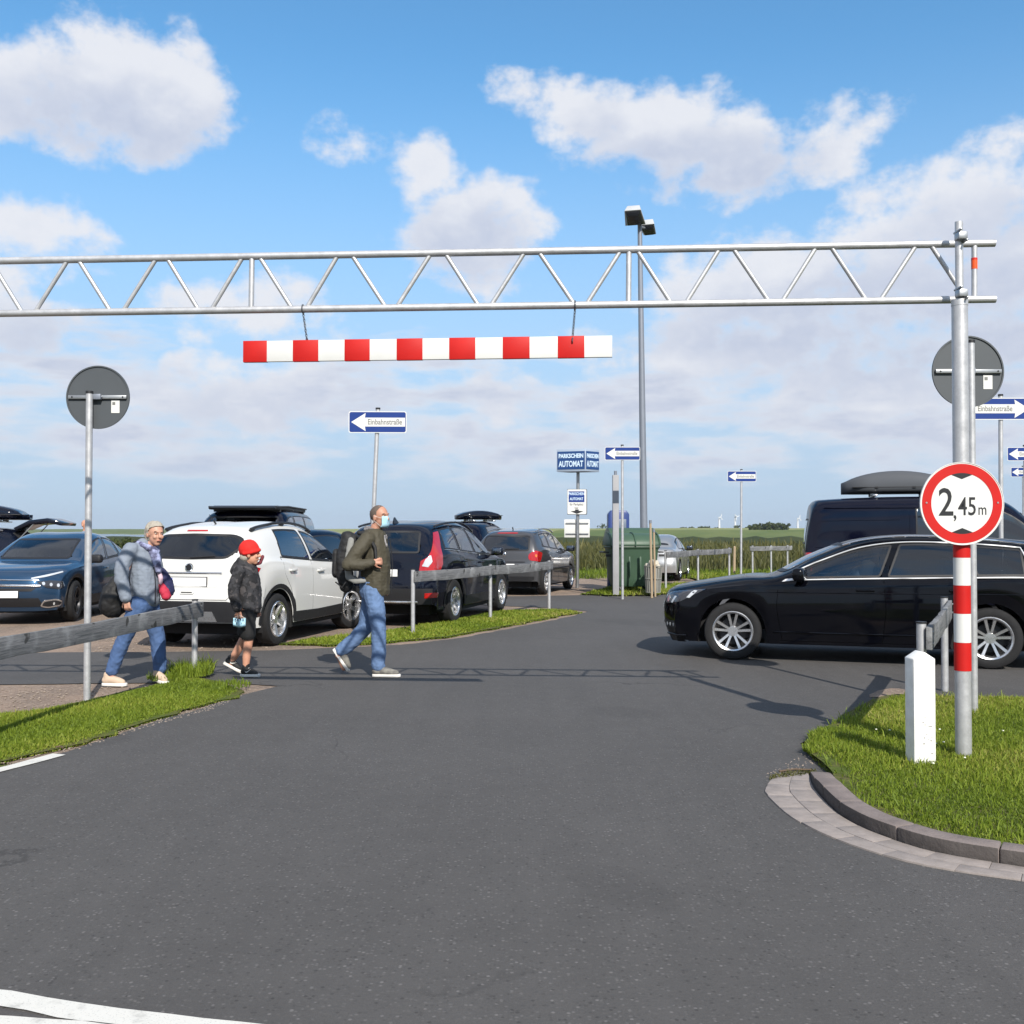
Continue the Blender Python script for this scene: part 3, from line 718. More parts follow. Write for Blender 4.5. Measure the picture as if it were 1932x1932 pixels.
# --- one-way signs
def rrect(w, h, r, n=5):
    o = []
    for cx, cy, a in ((w/2-r, h/2-r, 0), (-w/2+r, h/2-r, 90), (-w/2+r, -h/2+r, 180), (w/2-r, -h/2+r, 270)):
        for i in range(n+1):
            q = rad(a+90*i/n); o.append((cx+r*math.cos(q), cy+r*math.sin(q)))
    return o
def one_way(px, py, Y, label, rz=0.0, arrow=-1, foot=None, w=.8, h=.3):
    c = P(px, py, Y); f = foot or 0.0
    t = thing('one_way_sign', label, 'sign', (c.x+f, Y, 0), rz, 'one-way street signs')
    z = c.z; M = Matrix.Translation((-f, -.045, z))
    MB().cyl((0, 0, -.1), (-f, 0, z+h/2+.03), .030, n=16).obj('pole', 'galvanised', t)
    MB().cyl((-f, 0, z+h/2+.03), (-f, 0, z+h/2+.055), .034, n=14).obj('cap', 'dark_plastic', t)
    MB().prism(rrect(w, h, .03), 0, .004, M).obj('panel', 'sign_white', t, smooth=30)
    MB().prism(rrect(w-.022, h-.022, .025), -.0015, .001, M).obj('blue_field', 'sign_blue', t, smooth=30)
    s = -1 if arrow < 0 else 1
    a = [(s*(w/2-.035), 0), (s*(w/2-.235), h*.42), (s*(w/2-.225), h*.205), (-s*(w/2-.02), h*.205), (-s*(w/2-.02), -h*.205), (s*(w/2-.225), -h*.205), (s*(w/2-.235), -h*.42)]
    MB().prism(a, -.003, -.001, M).obj('arrow', 'sign_white', t, smooth=None)
    text('lettering', 'Einbahnstraße', .108, 'print_grey', t, (-f-s*.10, -.0485, z), sx=.78, off=.0016)
    for q in (-.07, .07): MB().box((-f, -.03, z+q), (.09, .03, .022)).obj('clamp', 'steel_grey', t)
    return t
one_way(713, 797, 14.2, 'blue one-way sign on a leaning pole behind the man with the backpack', rz=.03, foot=-.13)
one_way(1174, 856, 23.2, 'blue one-way sign with left arrow beside the green rubbish container')
one_way(1399, 899, 28.6, 'small distant blue one-way sign standing alone in front of the reeds', foot=-.03)
one_way(1888, 772, 14.0, 'large blue one-way sign with right arrow behind the gantry post', arrow=1, foot=-.02)
one_way(1933, 857, 22.5, 'upper of two blue one-way signs cut by the right picture edge', foot=.0)
one_way(1930, 891, 32.5, 'lowest and farthest blue one-way sign at the right picture edge')

# --- plain rail fences
def fence(posts, label, zr=.80, hr=.155, rails=None, over=.1, th=.04, side=-1, rpost=.03, cap=False, hpost=None):
    P0 = Vector((posts[0][0], posts[0][1], 0)); t = thing('rail_fence', label, 'fence', P0, 0, 'timber rail fences on steel posts')
    ps = [Vector((p[0], p[1], 0))-P0 for p in posts]
    hp = hpost or zr+.02
    for p in ps:
        MB().cyl(p+Vector((0, 0, -.05)), p+Vector((0, 0, hp)), rpost, n=16).obj('post', 'galvanised', t)
        MB().cyl(p+Vector((0, 0, hp)), p+Vector((0, 0, hp+.012)), rpost+.004, n=14).obj('cap', 'dark_plastic', t)
    for i in range(len(ps)-1):
        a, b = ps[i], ps[i+1]; d = (b-a).normalized(); nr = Vector((d.y, -d.x, 0))*(side*(rpost+th/2+.002))
        a2 = a-d*(over if i == 0 else -.004); b2 = b+d*(over if i == len(ps)-2 else -.004)
        L_ = (b2-a2).length; ang = math.atan2(d.y, d.x); c = (a2+b2)/2+nr+Vector((0, 0, zr-hr/2))
        mb = MB(); N = 14; r = random.Random(i+len(label)); vs = []
        for q in range(N+1):
            x = -L_/2+L_*q/N; wob = r.gauss(0, .003); sag = -.012*math.sin(math.pi*q/N)
            for yy, zz in ((-th/2, -hr/2), (th/2, -hr/2), (th/2, hr/2), (-th/2, hr/2)): vs.append((x, yy+wob, zz+sag+r.gauss(0, .0025)))
        fs = [(4*q+j, 4*q+(j+1) % 4, 4*q+4+(j+1) % 4, 4*q+4+j) for q in range(N) for j in range(4)]+[(0, 1, 2, 3), (4*N+3, 4*N+2, 4*N+1, 4*N)]
        o = mb.add(vs, fs).obj('rail', 'weathered_wood', t, bevel=.005); o.location = c; o.rotation_euler = (0, 0, ang)
        for e in (a, b):
            for zz in (.04, -.04): MB().cyl(e+nr*1.0-nr.normalized()*0+Vector((0, 0, zr-hr/2+zz))+nr.normalized()*(th/2+.004), e+Vector((0, 0, zr-hr/2+zz)), .009, n=8).obj('bolt', 'steel_grey', t)
    return t
g1 = G(367, 1277)
fence([(g1.x-.66, 4.0), (g1.x-.34, 6.85), (g1.x, g1.y)], 'weathered grey rail fence along the left grass verge', zr=.775, side=1, over=.06)
fence([G(779, 1199), G(925, 1171), G(1036, 1150)], 'grey timber rail fence on the middle verge in front of the dark cars', zr=.94, side=1, over=.04)
g2 = G(1783, 1303); 
fence([(2.80, 7.02), (g2.x, g2.y)], 'short grey rail fence on the lawn behind the white marker post', zr=.86, side=1, over=.05, rpost=.032)
f1 = G(1256, 1117); f2 = G(1317, 1105); f3 = G(1376, 1097)
fence([f1, f2, f3], 'distant rail fence between the green container and the silver car', zr=1.02, side=1, over=.05)
f4, f5, f6 = G(1420, 1088), G(1455, 1086.5), G(1486, 1085)
fence([f4, f5, f6], 'farthest rail fence in front of the reeds', zr=1.04, side=1, over=.2)

# --- white marker post
mp = G(1737, 1440, .03)
t = thing('marker_post', 'white wooden marker post with pointed top on the lawn', 'bollard', (mp.x, mp.y, 0), .10)
MB().add([(x, y, z) for z in (0, .70) for x, y in ((-.072, -.06), (.072, -.06), (.072, .06), (-.072, .06))]+[(0, -.06, .745), (0, .06, .745)],
         [(3, 2, 1, 0), (1, 2, 6, 5), (3, 0, 4, 7), (0, 1, 5, 8, 4), (2, 3, 7, 9, 6), (4, 8, 9, 7), (5, 6, 9, 8)]).obj('body', 'bollard_white', t, bevel=.006, seg=2)
rs = random.Random(2); mb = MB()
for i in range(16):                                    # chipped paint near the foot
    mb.box((rs.uniform(-.05, .05), -.0605, rs.uniform(.06, .33)), (rs.uniform(.003, .018), .0012, rs.uniform(.003, .008)))
mb.obj('paint_chips', mat('chip_grey', (.30, .29, .28), .8), t, smooth=None)

# --- lamp post
lb = Vector(((1216-966)/1932*29.5, 29.5, 0)); LH = P(1208, 425, 29.5).z
t = thing('lamp_post', 'tall grey lamp post with two floodlight heads above the car park', 'lamp', lb)
ltx = (1208.5-966)/1932*29.5-lb.x
MB().tube([(0, 0, 0), (ltx*.3, 0, LH*.3), (ltx, 0, LH)], [.115, .10, .065], 16).obj('pole', 'pole_dark', t)
def head(parent, c, yaw, tilt, s=1.0):
    M = Matrix.Translation(c) @ Matrix.Rotation(yaw, 4, 'Z') @ Matrix.Rotation(tilt, 4, 'X') @ Matrix.Scale(s, 4)
    vs = [M @ Vector(p) for p in ((-.19, -.30, -.09), (.19, -.30, -.09), (.24, .25, -.06), (-.24, .25, -.06), (-.14, -.22, .12), (.14, -.22, .12), (.18, .20, .14), (-.18, .20, .14))]
    h = MB().add(vs, [(0, 3, 2, 1), (4, 5, 6, 7), (0, 1, 5, 4), (1, 2, 6, 5), (2, 3, 7, 6), (3, 0, 4, 7)]).obj('lamp_head', 'lamp_grey', parent, bevel=.02)
    vs = [M @ Vector(p) for p in ((-.17, -.27, -.094), (.17, -.27, -.094), (.21, .22, -.07), (-.21, .22, -.07), (-.12, -.18, -.16), (.12, -.18, -.16), (.15, .14, -.15), (-.15, .14, -.15))]
    MB().add(vs, [(0, 3, 2, 1), (4, 5, 6, 7), (0, 1, 5, 4), (1, 2, 6, 5), (2, 3, 7, 6), (3, 0, 4, 7)]).obj('lens', mat('lamp_glass', (.02, .022, .028), .2), h, bevel=.01)
head(t, (ltx-.20, -.35, LH+.16), -.25, -.42, 1.25); head(t, (ltx+.30, .45, LH+.08), 2.8, .25, 1.0)
MB().cyl((ltx, 0, LH-.05), (ltx-.14, -.25, LH+.14), .035).cyl((ltx, 0, LH-.05), (ltx+.2, .35, LH+.02), .035).obj('arm', 'pole_dark', t)

# --- ticket machine sign
pb = G(1089, 1109); PY_ = pb.y
t = thing('ticket_machine_sign', 'blue box sign reading PARKSCHEIN AUTOMAT on a tall pole', 'sign', pb)
k1 = PY_/1932
zc = P(1090, 870, PY_).z; hh = 42*k1
cxn = (1090-1089)*k1
MB().cyl((0, 0, 0), (.03, 0, zc), .045, n=16).obj('pole', 'steel_grey', t)
ang = .60; Ws = 54*k1/math.cos(ang)*1.02; Wd = 27*k1/math.sin(ang)*1.08
# box with two visible faces, its near edge to the right of the pole
ed = Vector(((1103-1089)*k1, -.45, 0)); dl = Vector((-math.cos(ang)*Ws, math.sin(ang)*Ws*.55, 0)); dl.normalize(); dl *= 54*k1*1.05
dr = Vector((.62, .62, 0)).normalized()*(27*k1*1.45)
cs = [ed, ed+dr, ed+dr+dl, ed+dl]
MB().add([c+Vector((0, 0, z)) for z in (zc-hh/2, zc+hh/2) for c in cs], [(3, 2, 1, 0), (4, 5, 6, 7), (0, 1, 5, 4), (1, 2, 6, 5), (2, 3, 7, 6), (3, 0, 4, 7)]).obj('box', mat('box_frame', (.30, .36, .45), .5), t, bevel=.01)
for A_, V_, nm in ((ed, dl, 'left'), (ed, dr, 'right')):
    n_ = Vector((V_.y, -V_.x, 0)).normalized(); n_ = n_ if n_.y < 0 else -n_
    rz = math.atan2(V_.y, V_.x); rz = rz if abs(rz) < math.pi/2 else rz+math.pi
    c = A_+V_/2+n_*.004; W_ = V_.length*.94
    M = Matrix.Translation(c+Vector((0, 0, zc))) @ Matrix.Rotation(rz, 4, 'Z')
    MB().box((0, 0, 0), (W_, .006, hh*.80)).obj('panel', mat('panel_blue', (.010, .048, .17), .4), t).matrix_local = M
    for s_, dz, sz in (('PARKSCHEIN', .19, .255), ('AUTOMAT', -.17, .36)):
        o = text('lettering', s_, hh*sz, mat('letter_pale', (.55, .68, .80), .4), t, (0, 0, 0), sx=1.0, off=.006)
        w_ = o.dimensions.x; o.matrix_local = M @ Matrix.Translation((0, -.006, hh*dz)) @ Matrix.Diagonal((W_*.90/max(w_, .01), 1, 1, 1))
z2 = P(1091, 947, PY_).z; w2, h2 = 37*k1, 48*k1
MB().box((.0, -.02, z2), (w2, .17, h2)).obj('notice_box', mat('box_side', (.06, .07, .09), .5), t, bevel=.02).rotation_euler = (0, 0, 0)
M = Matrix.Translation((-.012, -.112, z2))
MB().prism(rrect(w2*.96, h2*.97, .03), 0, .01, M).obj('notice_panel', 'sign_white', t)
MB().box(M @ Vector((-.01, -.003, h2*.20)), (w2*.80, .004, h2*.42)).obj('blue_panel', 'sign_blue', t)
for s_, dz, sz in (('PARKSCHEIN', .31, .15), ('AUTOMAT', .11, .15)):
    o = text('lettering', s_, h2*sz, 'letter_pale', t, M @ Vector((-.01, -.006, h2*dz)), sx=.72, off=.002)
text('lettering', 'für Parkplatz', h2*.13, 'sign_black', t, M @ Vector((-.01, -.004, -h2*.10)), sx=.8)
text('lettering', 'hier', h2*.12, 'sign_black', t, M @ Vector((-.01, -.004, -h2*.24)), sx=.8)
MB().prism([(-.17, -h2*.37), (-.05, -h2*.35), (-.05, -h2*.30), (.05, -h2*.30), (.05, -h2*.35), (.17, -h2*.37), (0, -h2*.47)], -.005, -.002, M).obj('arrow', 'sign_black', t, smooth=None)
z3 = P(1091, 997, PY_).z
MB().box((0, .06, z3), (48*k1, .012, 34*k1)).obj('notice_board', 'sign_white', t, bevel=.004)
for dz in (10, -10): MB().box((0, .03, z3+dz*k1), (43*k1, .02, .028)).obj('bracket', 'steel_grey', t)

# --- rubbish container, posts and litter basket beside it
mat('bin_green', (.040, .080, .048), .5, var=.15, vs=3); mat('tyre', (.008, .008, .009), .85, var=.2, vs=20)
cb = Vector(((1191-966)/1932*25.3, 25.3, 0))
t = thing('rubbish_container', 'green wheeled rubbish container with hinged lid and black wheels', 'container', cb, .10)
k2 = 25.3/1932
vs = []
for z, w, d in ((.20, 1.02, .78), (.42, 1.12, .86), (1.18, 1.28, .98), (1.22, 1.36, 1.06), (1.26, 1.36, 1.06)):
    vs += [(-w/2, -d/2, z), (w/2, -d/2, z), (w/2, d/2, z), (-w/2, d/2, z)]
fs = [(0, 3, 2, 1)]+[(4*i+j, 4*i+(j+1) % 4, 4*i+4+(j+1) % 4, 4*i+4+j) for i in range(4) for j in range(4)]+[(16, 17, 18, 19)]
MB().add(vs, fs).obj('tub', 'bin_green', t, bevel=.03)
for x in (-.45, -.15, .15, .45): MB().box((x, -.475, .80), (.05, .03, .62), Matrix.Rotation(-.08, 3, 'X')).obj('rib', 'bin_green', t, bevel=.008)
prof = [(.55*math.cos(a)*1.0, 1.27+.33*math.sin(a)) for a in np.linspace(0, math.pi, 14)]
mb = MB(); n = len(prof)
for x in (-.70, -.23, .23, .70): pass
vs = [(x, p[0], p[1]) for x in (-.70, .70) for p in prof]
mb.add(vs, [(i, i+1, n+i+1, n+i) for i in range(n-1)]+[tuple(range(n-1, -1, -1)), tuple(range(n, 2*n)), (0, n, 2*n-1, n-1)]).obj('lid', 'bin_green', t, bevel=.015)
for x in (-.66, .0, .66):
    MB().tube([(x, p[0]*1.03, 1.27+(p[1]-1.27)*1.05) for p in prof], .022, 6).obj('lid_rib', 'bin_green', t)
for s in (-1, 1):
    MB().tube([(s*.68, -.3, 1.1), (s*.82, -.3, 1.1), (s*.82, .3, 1.1), (s*.68, .3, 1.1)], .02, 8).cyl((s*.66, -.45, 1.02), (s*.80, -.45, 1.02), .03).obj('handle', 'dark_plastic', t)
    for y in (-.32, .32):
        w_ = MB().cyl((s*.42-.03, y, .10), (s*.42+.03, y, .10), .10, n=18).obj('wheel', 'tyre', t, bevel=.012)
        MB().box((s*.42, y, .18), (.09, .10, .10)).cyl((s*.42-.04, y, .10), (s*.42+.04, y, .10), .03).obj('fork', 'steel_grey', w_)
t.scale = (.90, .90, .93)
t = thing('rubbish_container', 'second green rubbish container partly hidden behind the first', 'container', cb+Vector((.12, 1.35, 0)), .1)
mb = MB(); vs = []
for z, w, d in ((.20, .9, .7), (1.2, 1.1, .9), (1.26, 1.2, 1.0)): vs += [(-w/2, -d/2, z), (w/2, -d/2, z), (w/2, d/2, z), (-w/2, d/2, z)]
MB().add(vs, [(0, 3, 2, 1)]+[(4*i+j, 4*i+(j+1) % 4, 4*i+4+(j+1) % 4, 4*i+4+j) for i in range(2) for j in range(4)]+[(8, 9, 10, 11)]).obj('tub', 'bin_green', t, bevel=.03)
MB().add([(x, p[0]*.9, p[1]*1.08-.1) for x in (-.6, .6) for p in prof], [(i, i+1, n+i+1, n+i) for i in range(n-1)]+[tuple(range(n-1, -1, -1)), tuple(range(n, 2*n)), (0, n, 2*n-1, n-1)]).obj('lid', 'bin_green', t, bevel=.015)
for s in (-1, 1): MB().cyl((s*.35-.03, 0, .10), (s*.35+.03, 0, .10), .10, n=16).obj('wheel', 'tyre', t)
# grey square post, blue ticket machine, stakes, basket
q = Vector(((1161.5-966)/1932*24.4, 24.4, 0)); ht = P(1161, 890, 24.4).z
t = thing('grey_post', 'square grey post with a thin stub on top beside the containers', 'post', q)
MB().box((0, 0, ht/2-.04), (.145, .145, ht-.08)).obj('shaft', mat('post_grey', (.30, .30, .31), .8, var=.2, vs=3), t, bevel=.01)
MB().cyl((0, 0, ht-.1), (0, 0, ht+.02), .035).obj('stub', 'pole_dark', t)
q = Vector(((1166-966)/1932*27.4, 27.4, 0)); hm = P(1166, 963, 27.4).z
t = thing('ticket_machine', 'dark blue ticket machine standing behind the green containers', 'machine', q)
MB().prism([(-.28, .05), (.28, .05), (.28, hm-.10), (.20, hm), (-.20, hm), (-.28, hm-.10)], -.2, .2).obj('cabinet', mat('machine_blue', (.012, .035, .16), .4), t, bevel=.02)
MB().box((.02, -.205, hm-.45), (.36, .02, .42)).obj('panel', mat('machine_grey', (.12, .15, .20), .4), t, bevel=.01)
MB().box((0, 0, .04), (.5, .36, .08)).obj('plinth', 'kerb_concrete', t)
for (x, yt, yb, Y, r, mname, lab) in ((1229.5, 983, 1120, 23.6, .028, ('stake_tan', (.34, .26, .17)), 'thin pale wooden stake in front of the green container'), (1236, 1000, 1118, 24.0, .024, ('stake_tan', (.34, .26, .17)), 'thin short wooden stake right beside the pale one')):
    h_ = P(x, yt, Y).z
    s_ = thing('wooden_stake', lab, 'stake', ((x-966)/1932*Y, Y, 0)); MB().cyl((0, 0, 0), (-.03, 0, h_), r, n=10).obj('shaft', mat(*mname, .9, var=.2), s_); MB().cyl((-.03, 0, h_-.05), (-.03, 0, h_+.02), r+.006, n=10).obj('cap', 'pole_dark', s_)
q = Vector(((1232-966)/1932*24.3, 24.3, 0)); 
t = thing('litter_basket', 'grey litter basket full of pale rubbish on a post', 'basket', q)
hB = P(1232, 1068, 24.3).z
mb = MB()
for i in range(22):
    a = 2*math.pi*i/22; mb.cyl((.17*math.cos(a), .17*math.sin(a), hB-.62), (.21*math.cos(a), .21*math.sin(a), hB), .009, n=5)
for z in (hB-.62, hB-.3, hB): mb.tube([((.17+.04*(z-hB+.62)/.62)*math.cos(a), (.17+.04*(z-hB+.62)/.62)*math.sin(a), z) for a in np.linspace(0, 2*math.pi, 23)[:-1]], .012, 6, closed=True)
mb.obj('wire_body', mat('basket_grey', (.22, .22, .20), .6), t)
MB().cyl((0, 0, hB-.6), (0, 0, hB-.04), .16, .19, n=16).obj('liner', mat('liner_grey', (.25, .25, .23), .7, var=.3, vs=9), t)
mb = MB(); r = random.Random(3)
for i in range(9): mb.ball((r.uniform(-.13, .13), r.uniform(-.13, .13), hB+r.uniform(-.02, .10)), (r.uniform(.05, .1), r.uniform(.05, .09), r.uniform(.04, .09)), 8, 6)
mb.obj('rubbish', mat('rubbish_pale', (.48, .44, .36), .7, var=.4, vs=8), t)
MB().cyl((.0, .2, 0), (0, .2, hB+.1), .03).obj('post', 'galvanised', t)

# ------------------------------------------------------------------ marsh, dyke, trees, turbines
blades('reeds', [(-30, 40), (40, 39), (48, 58), (-40, 60)], 30000, (.55, 1.0), (.03, .07), -.02, 'reed_blade', lean=.7, seed=41, clump=.4, tone=(.0, .75))
blades('reeds', [(-40, 60), (48, 58), (90, 110), (-70, 110)], 16000, (.5, .95), (.08, .18), -.02, 'reed_blade', lean=.4, seed=42, clump=.2, tone=(.0, .8))
blades('grass', [(-6, 33.5), (24, 33.0), (40, 39), (-10, 41)], 26000, (.06, .22), (.015, .04), -.02, 'grass_blade', lean=.8, seed=43, tone=(.0, .6))
mat('dyke_green', (.085, .12, .045), 1.0, col2=(.13, .155, .06), vs=.03, spec=.1); mat('hedge_dark', (.03, .042, .022), 1.0, col2=(.05, .06, .03), vs=.1, spec=.1)
mat('field_pale', (.17, .20, .075), 1.0, col2=(.23, .235, .10), vs=.01, spec=.1)
def ridge(name, pts, prof, m, jit=0.0, seed=1, step=6.0):
    """long embankment: a cross profile of (offset, height) swept along a plan line"""
    r = random.Random(seed); c = smooth_line(pts, step); vs = []; n = len(prof)
    for i, p in enumerate(c):
        t = (c[min(i+1, len(c)-1)]-c[max(i-1, 0)]).normalized(); nr = Vector((-t.y, t.x, 0)); j = 1+r.uniform(-jit, jit)
        for o_, h_ in prof: vs.append(p+nr*o_+Vector((0, 0, h_*j if h_ > 0 else h_)))
    fs = [(i*n+j, (i+1)*n+j, (i+1)*n+j+1, i*n+j+1) for i in range(len(c)-1) for j in range(n-1)]
    return struct(MB().add(vs, fs).obj(name, m, smooth=60))
ridge('ditch_bank', [(-120, 118), (0, 120), (60, 112), (160, 104)], [(-6, -.05), (-2, .95), (2, 1.0), (7, -.05)], 'hedge_dark', .18, 2, 1.6)
ridge('dyke', [(20, 430), (100, 400), (200, 330), (330, 250)], [(-26, -.05), (-6, 2.35), (0, 2.6), (6, 2.45), (30, -.05)], 'dyke_green', .02, 3)
ridge('far_field', [(-200, 1050), (100, 900), (420, 830), (900, 700)], [(-260, -.1), (-60, 4.2), (0, 5.4), (80, 5.6), (300, -.1)], 'field_pale', .03, 4, 25)
ridge('far_field', [(-900, 1500), (0, 1350), (900, 1250), (1800, 1200)], [(-300, -.1), (-80, 5.0), (0, 6.4), (80, 6.5), (300, -.1)], 'dyke_green', .05, 5, 40)
mat('bark', (.06, .045, .035), .95, var=.3)
def tree(x, y, h, w, label, seed, z=0.0, group='trees far off on the horizon', dome=.5, leaf=.5, n=900):
    t = thing('tree', label, 'tree', (x, y, z), 0, group); r = np.random.default_rng(seed)
    MB().tube([(0, 0, -.5), (0, 0, h*.3), (w*.05, 0, h*.6)], [h*.035, h*.025, h*.012], 7).obj('trunk', 'bark', t)
    mb = MB()
    for a in range(5):
        q = r.uniform(0, 6.28); mb.tube([(0, 0, h*.28), (math.cos(q)*w*.2, math.sin(q)*w*.2, h*.5), (math.cos(q)*w*.36, math.sin(q)*w*.36, h*.68)], [h*.014, h*.009, h*.004], 5)
    mb.obj('limbs', 'bark', t)['kind'] = 'stuff'
    cl = [(r.normal(0, w*.24), r.normal(0, w*.24), h*(.35+.5*r.random()), r.uniform(.14, .26)*w) for _ in range(16)]
    V = []; T = []
    for i in range(n):
        c = cl[r.integers(len(cl))]; d = r.normal(0, 1, 3); d /= np.linalg.norm(d); rr = c[3]*r.random()**.4
        p = np.array([c[0]+d[0]*rr, c[1]+d[1]*rr, min(c[2]+d[2]*rr*.8, h)]); s = leaf*r.uniform(.5, 1.2); u = r.normal(0, 1, 3); u /= np.linalg.norm(u); v = np.cross(u, d); v /= np.linalg.norm(v)+1e-9
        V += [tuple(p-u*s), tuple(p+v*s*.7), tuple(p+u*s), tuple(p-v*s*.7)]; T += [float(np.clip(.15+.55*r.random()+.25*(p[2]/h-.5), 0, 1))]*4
    me = bpy.data.meshes.new('crown'); me.from_pydata(V, [], [(4*i, 4*i+1, 4*i+2, 4*i+3) for i in range(n)])
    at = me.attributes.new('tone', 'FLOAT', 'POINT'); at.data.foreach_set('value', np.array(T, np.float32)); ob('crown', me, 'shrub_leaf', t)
    return t
# distant trees along the horizon, from left to right
TREE_LABELS = ['broad dark tree on the horizon just left of the ticket machine', 'lower dark tree on the horizon hidden behind the grey post', 'first small tree right of the lamp post on the horizon', 'second small tree right of the lamp post on the horizon',
               'third and tallest small tree right of the lamp post on the horizon', 'fourth small tree right of the lamp post on the horizon', 'tiny tree just left of the leftmost wind turbine', 'lone round tree right of the second wind turbine', 'tiny tree beside the pole of the lone distant sign',
               'second tree from the left at the right picture edge', 'tallest tree at the right picture edge', 'leftmost tree at the right picture edge, beside the height limit sign', 'outermost tree at the right picture edge']
ORD = ['first', 'second', 'third', 'fourth', 'fifth', 'sixth', 'seventh', 'eighth']
GROVE_LABELS = [o_+' tree from the left in the grey green grove on the horizon' for o_ in ORD]
px_list = [(1150, 985, 40), (1168, 990, 26), (1290, 994, 16), (1306, 993, 14), (1322, 992, 20), (1336, 993, 18), (1352, 995, 12), (1392, 990, 18), (1408, 994, 12), (1912, 989, 22), (1928, 986, 26), (1898, 991, 18), (1944, 988, 24)]
for i, (x, yt, w) in enumerate(px_list):
    Y = 950+7*(i % 4); p = P(x, yt, Y); h = p.z
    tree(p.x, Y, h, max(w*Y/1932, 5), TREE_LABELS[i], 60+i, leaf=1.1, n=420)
for i, (x, yt) in enumerate(((1418, 990), (1427, 986), (1437, 984), (1446, 984.5), (1455, 983.5), (1464, 984), (1473, 982.5), (1481, 983))):
    Y = 520+5*(i % 3); p = P(x, yt, Y)
    tree(p.x, Y, p.z, 13*Y/1932*1.1, GROVE_LABELS[i], 80+i, leaf=.75, n=520, group='grove on the horizon')
# wind turbines
mat('turbine_white', (.66, .67, .68), .5)
for i, (x, yt, a0) in enumerate(((1357, 976, .3), (1387, 975, 1.2), (1505, 978, .2), (1528, 973, .8))):
    Y = 3600; p = P(x, yt, Y); hh_ = p.z
    t = thing('wind_turbine', ['leftmost white wind turbine on the horizon', 'second white wind turbine from the left on the horizon', 'small white wind turbine just above the grove', 'white wind turbine nearest the van above the grove'][i], 'wind turbine', (p.x, Y, 0), .5, 'wind turbines on the horizon')
    MB().cyl((0, 0, 0), (0, 0, hh_), 4.6, 2.8, n=12).obj('tower', 'turbine_white', t)
    MB().box((0, -3, hh_), (4, 10, 4)).obj('nacelle', 'turbine_white', t, bevel=.8)
    for b in range(3):
        q = a0+b*2*math.pi/3; d = Vector((math.sin(q), 0, math.cos(q))); u_ = Vector((d.z, 0, -d.x)); o_ = Vector((0, -9, hh_))
        MB().add([o_+u_*1.2, o_+d*8+u_*2.2, o_+d*13+u_*.4, o_+d*13-u_*.3, o_+d*8-u_*1.0, o_-u_*1.2]+[v+Vector((0, .8, 0)) for v in (o_+u_*1.2, o_+d*8+u_*2.2, o_+d*13+u_*.4, o_+d*13-u_*.3, o_+d*8-u_*1.0, o_-u_*1.2)],
                 [(0, 1, 2, 3, 4, 5), (11, 10, 9, 8, 7, 6)]+[(j, 6+j, 6+(j+1) % 6, (j+1) % 6) for j in range(6)]).obj('blade', 'turbine_white', t)
# scrub behind the cars on the left
def shrub(x, y, h, w, label, seed, n=1500, leaf=.05):
    t = tree(x, y, h, w, label, seed, leaf=leaf, n=n, group='shrubs behind the parked cars'); t.name = 'shrub'; t['category'] = 'shrub'; return t
for i, (x, yt, Y) in enumerate(((206, 1004, 30), (226, 1007, 31), (244, 1009, 30.5), (262, 1011, 31.5), (282, 1012, 31))):
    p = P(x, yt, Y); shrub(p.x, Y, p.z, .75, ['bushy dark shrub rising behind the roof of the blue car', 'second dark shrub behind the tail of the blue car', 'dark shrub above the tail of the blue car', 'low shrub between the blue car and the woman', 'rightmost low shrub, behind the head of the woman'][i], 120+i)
def b_sea(k, p, oc):
    p.inputs['Base Color'].default_value = (.10, .14, .17, 1); p.inputs['Roughness'].default_value = .25
    b = k.new('ShaderNodeBump'); b.inputs['Strength'].default_value = .6; b.inputs['Distance'].default_value = .3; k.l.new(k.noise(oc, .4, 4, .6), b.inputs['Height']); k.l.new(b.outputs[0], p.inputs['Normal'])
ground_mat('sea_water', b_sea)
sheet('sea', [(-4790, 90), (-60, 130), (-80, 400), (-600, 2500), (-1000, 5190), (-4790, 5190)], -.01, 'sea_water')
# a post in the reeds
q = P(1385, 1085, 36.0); t = thing('reed_stake', 'lone pale wooden stake standing in the reeds', 'stake', (q.x, 36.0, 0)); MB().cyl((0, 0, -.1), (.02, 0, 1.0), .05, .045, n=10).obj('shaft', 'stake_tan', t); MB().cyl((.02, 0, .99), (.02, 0, 1.03), .046, .02, n=10).obj('tip', 'stake_tan', t)

# ------------------------------------------------------------------ vehicles
def paint(name, col, metal=0.0, rough=.35, coat=1.0):
    if name in MATS: return MATS[name]
    m = mat(name, col, rough, metal=metal, coat=coat, crough=.04); k = NT(m.node_tree); p = k.n['Principled BSDF']
    oc = k.new('ShaderNodeTexCoord').outputs['Object']                        # thin road dust, heavier in patches
    n = k.noise(oc, 3.0, 5, .6); f = k.smooth(n, .45, .75)
    k.l.new(k.mix(k.m('MULTIPLY', f, .006), col, (.30, .28, .25)), p.inputs['Base Color'])
    k.l.new(k.m('MULTIPLY_ADD', f, .06, .055), p.inputs['Coat Roughness']); p.inputs['Specular IOR Level'].default_value = .0
    return m
paint('paint_black', (.0012, .0014, .003), 0, .3, .62); paint('paint_white', (.60, .595, .575), 0, .4); paint('paint_blue', (.020, .050, .10), .35, .35)
paint('paint_darkblue', (.0015, .002, .009), 0, .3, .7); paint('paint_silver', (.42, .42, .42), .75, .38); paint('paint_grey', (.085, .085, .09), .6, .38); paint('paint_anthracite', (.004, .006, .014), .1, .3, .8)
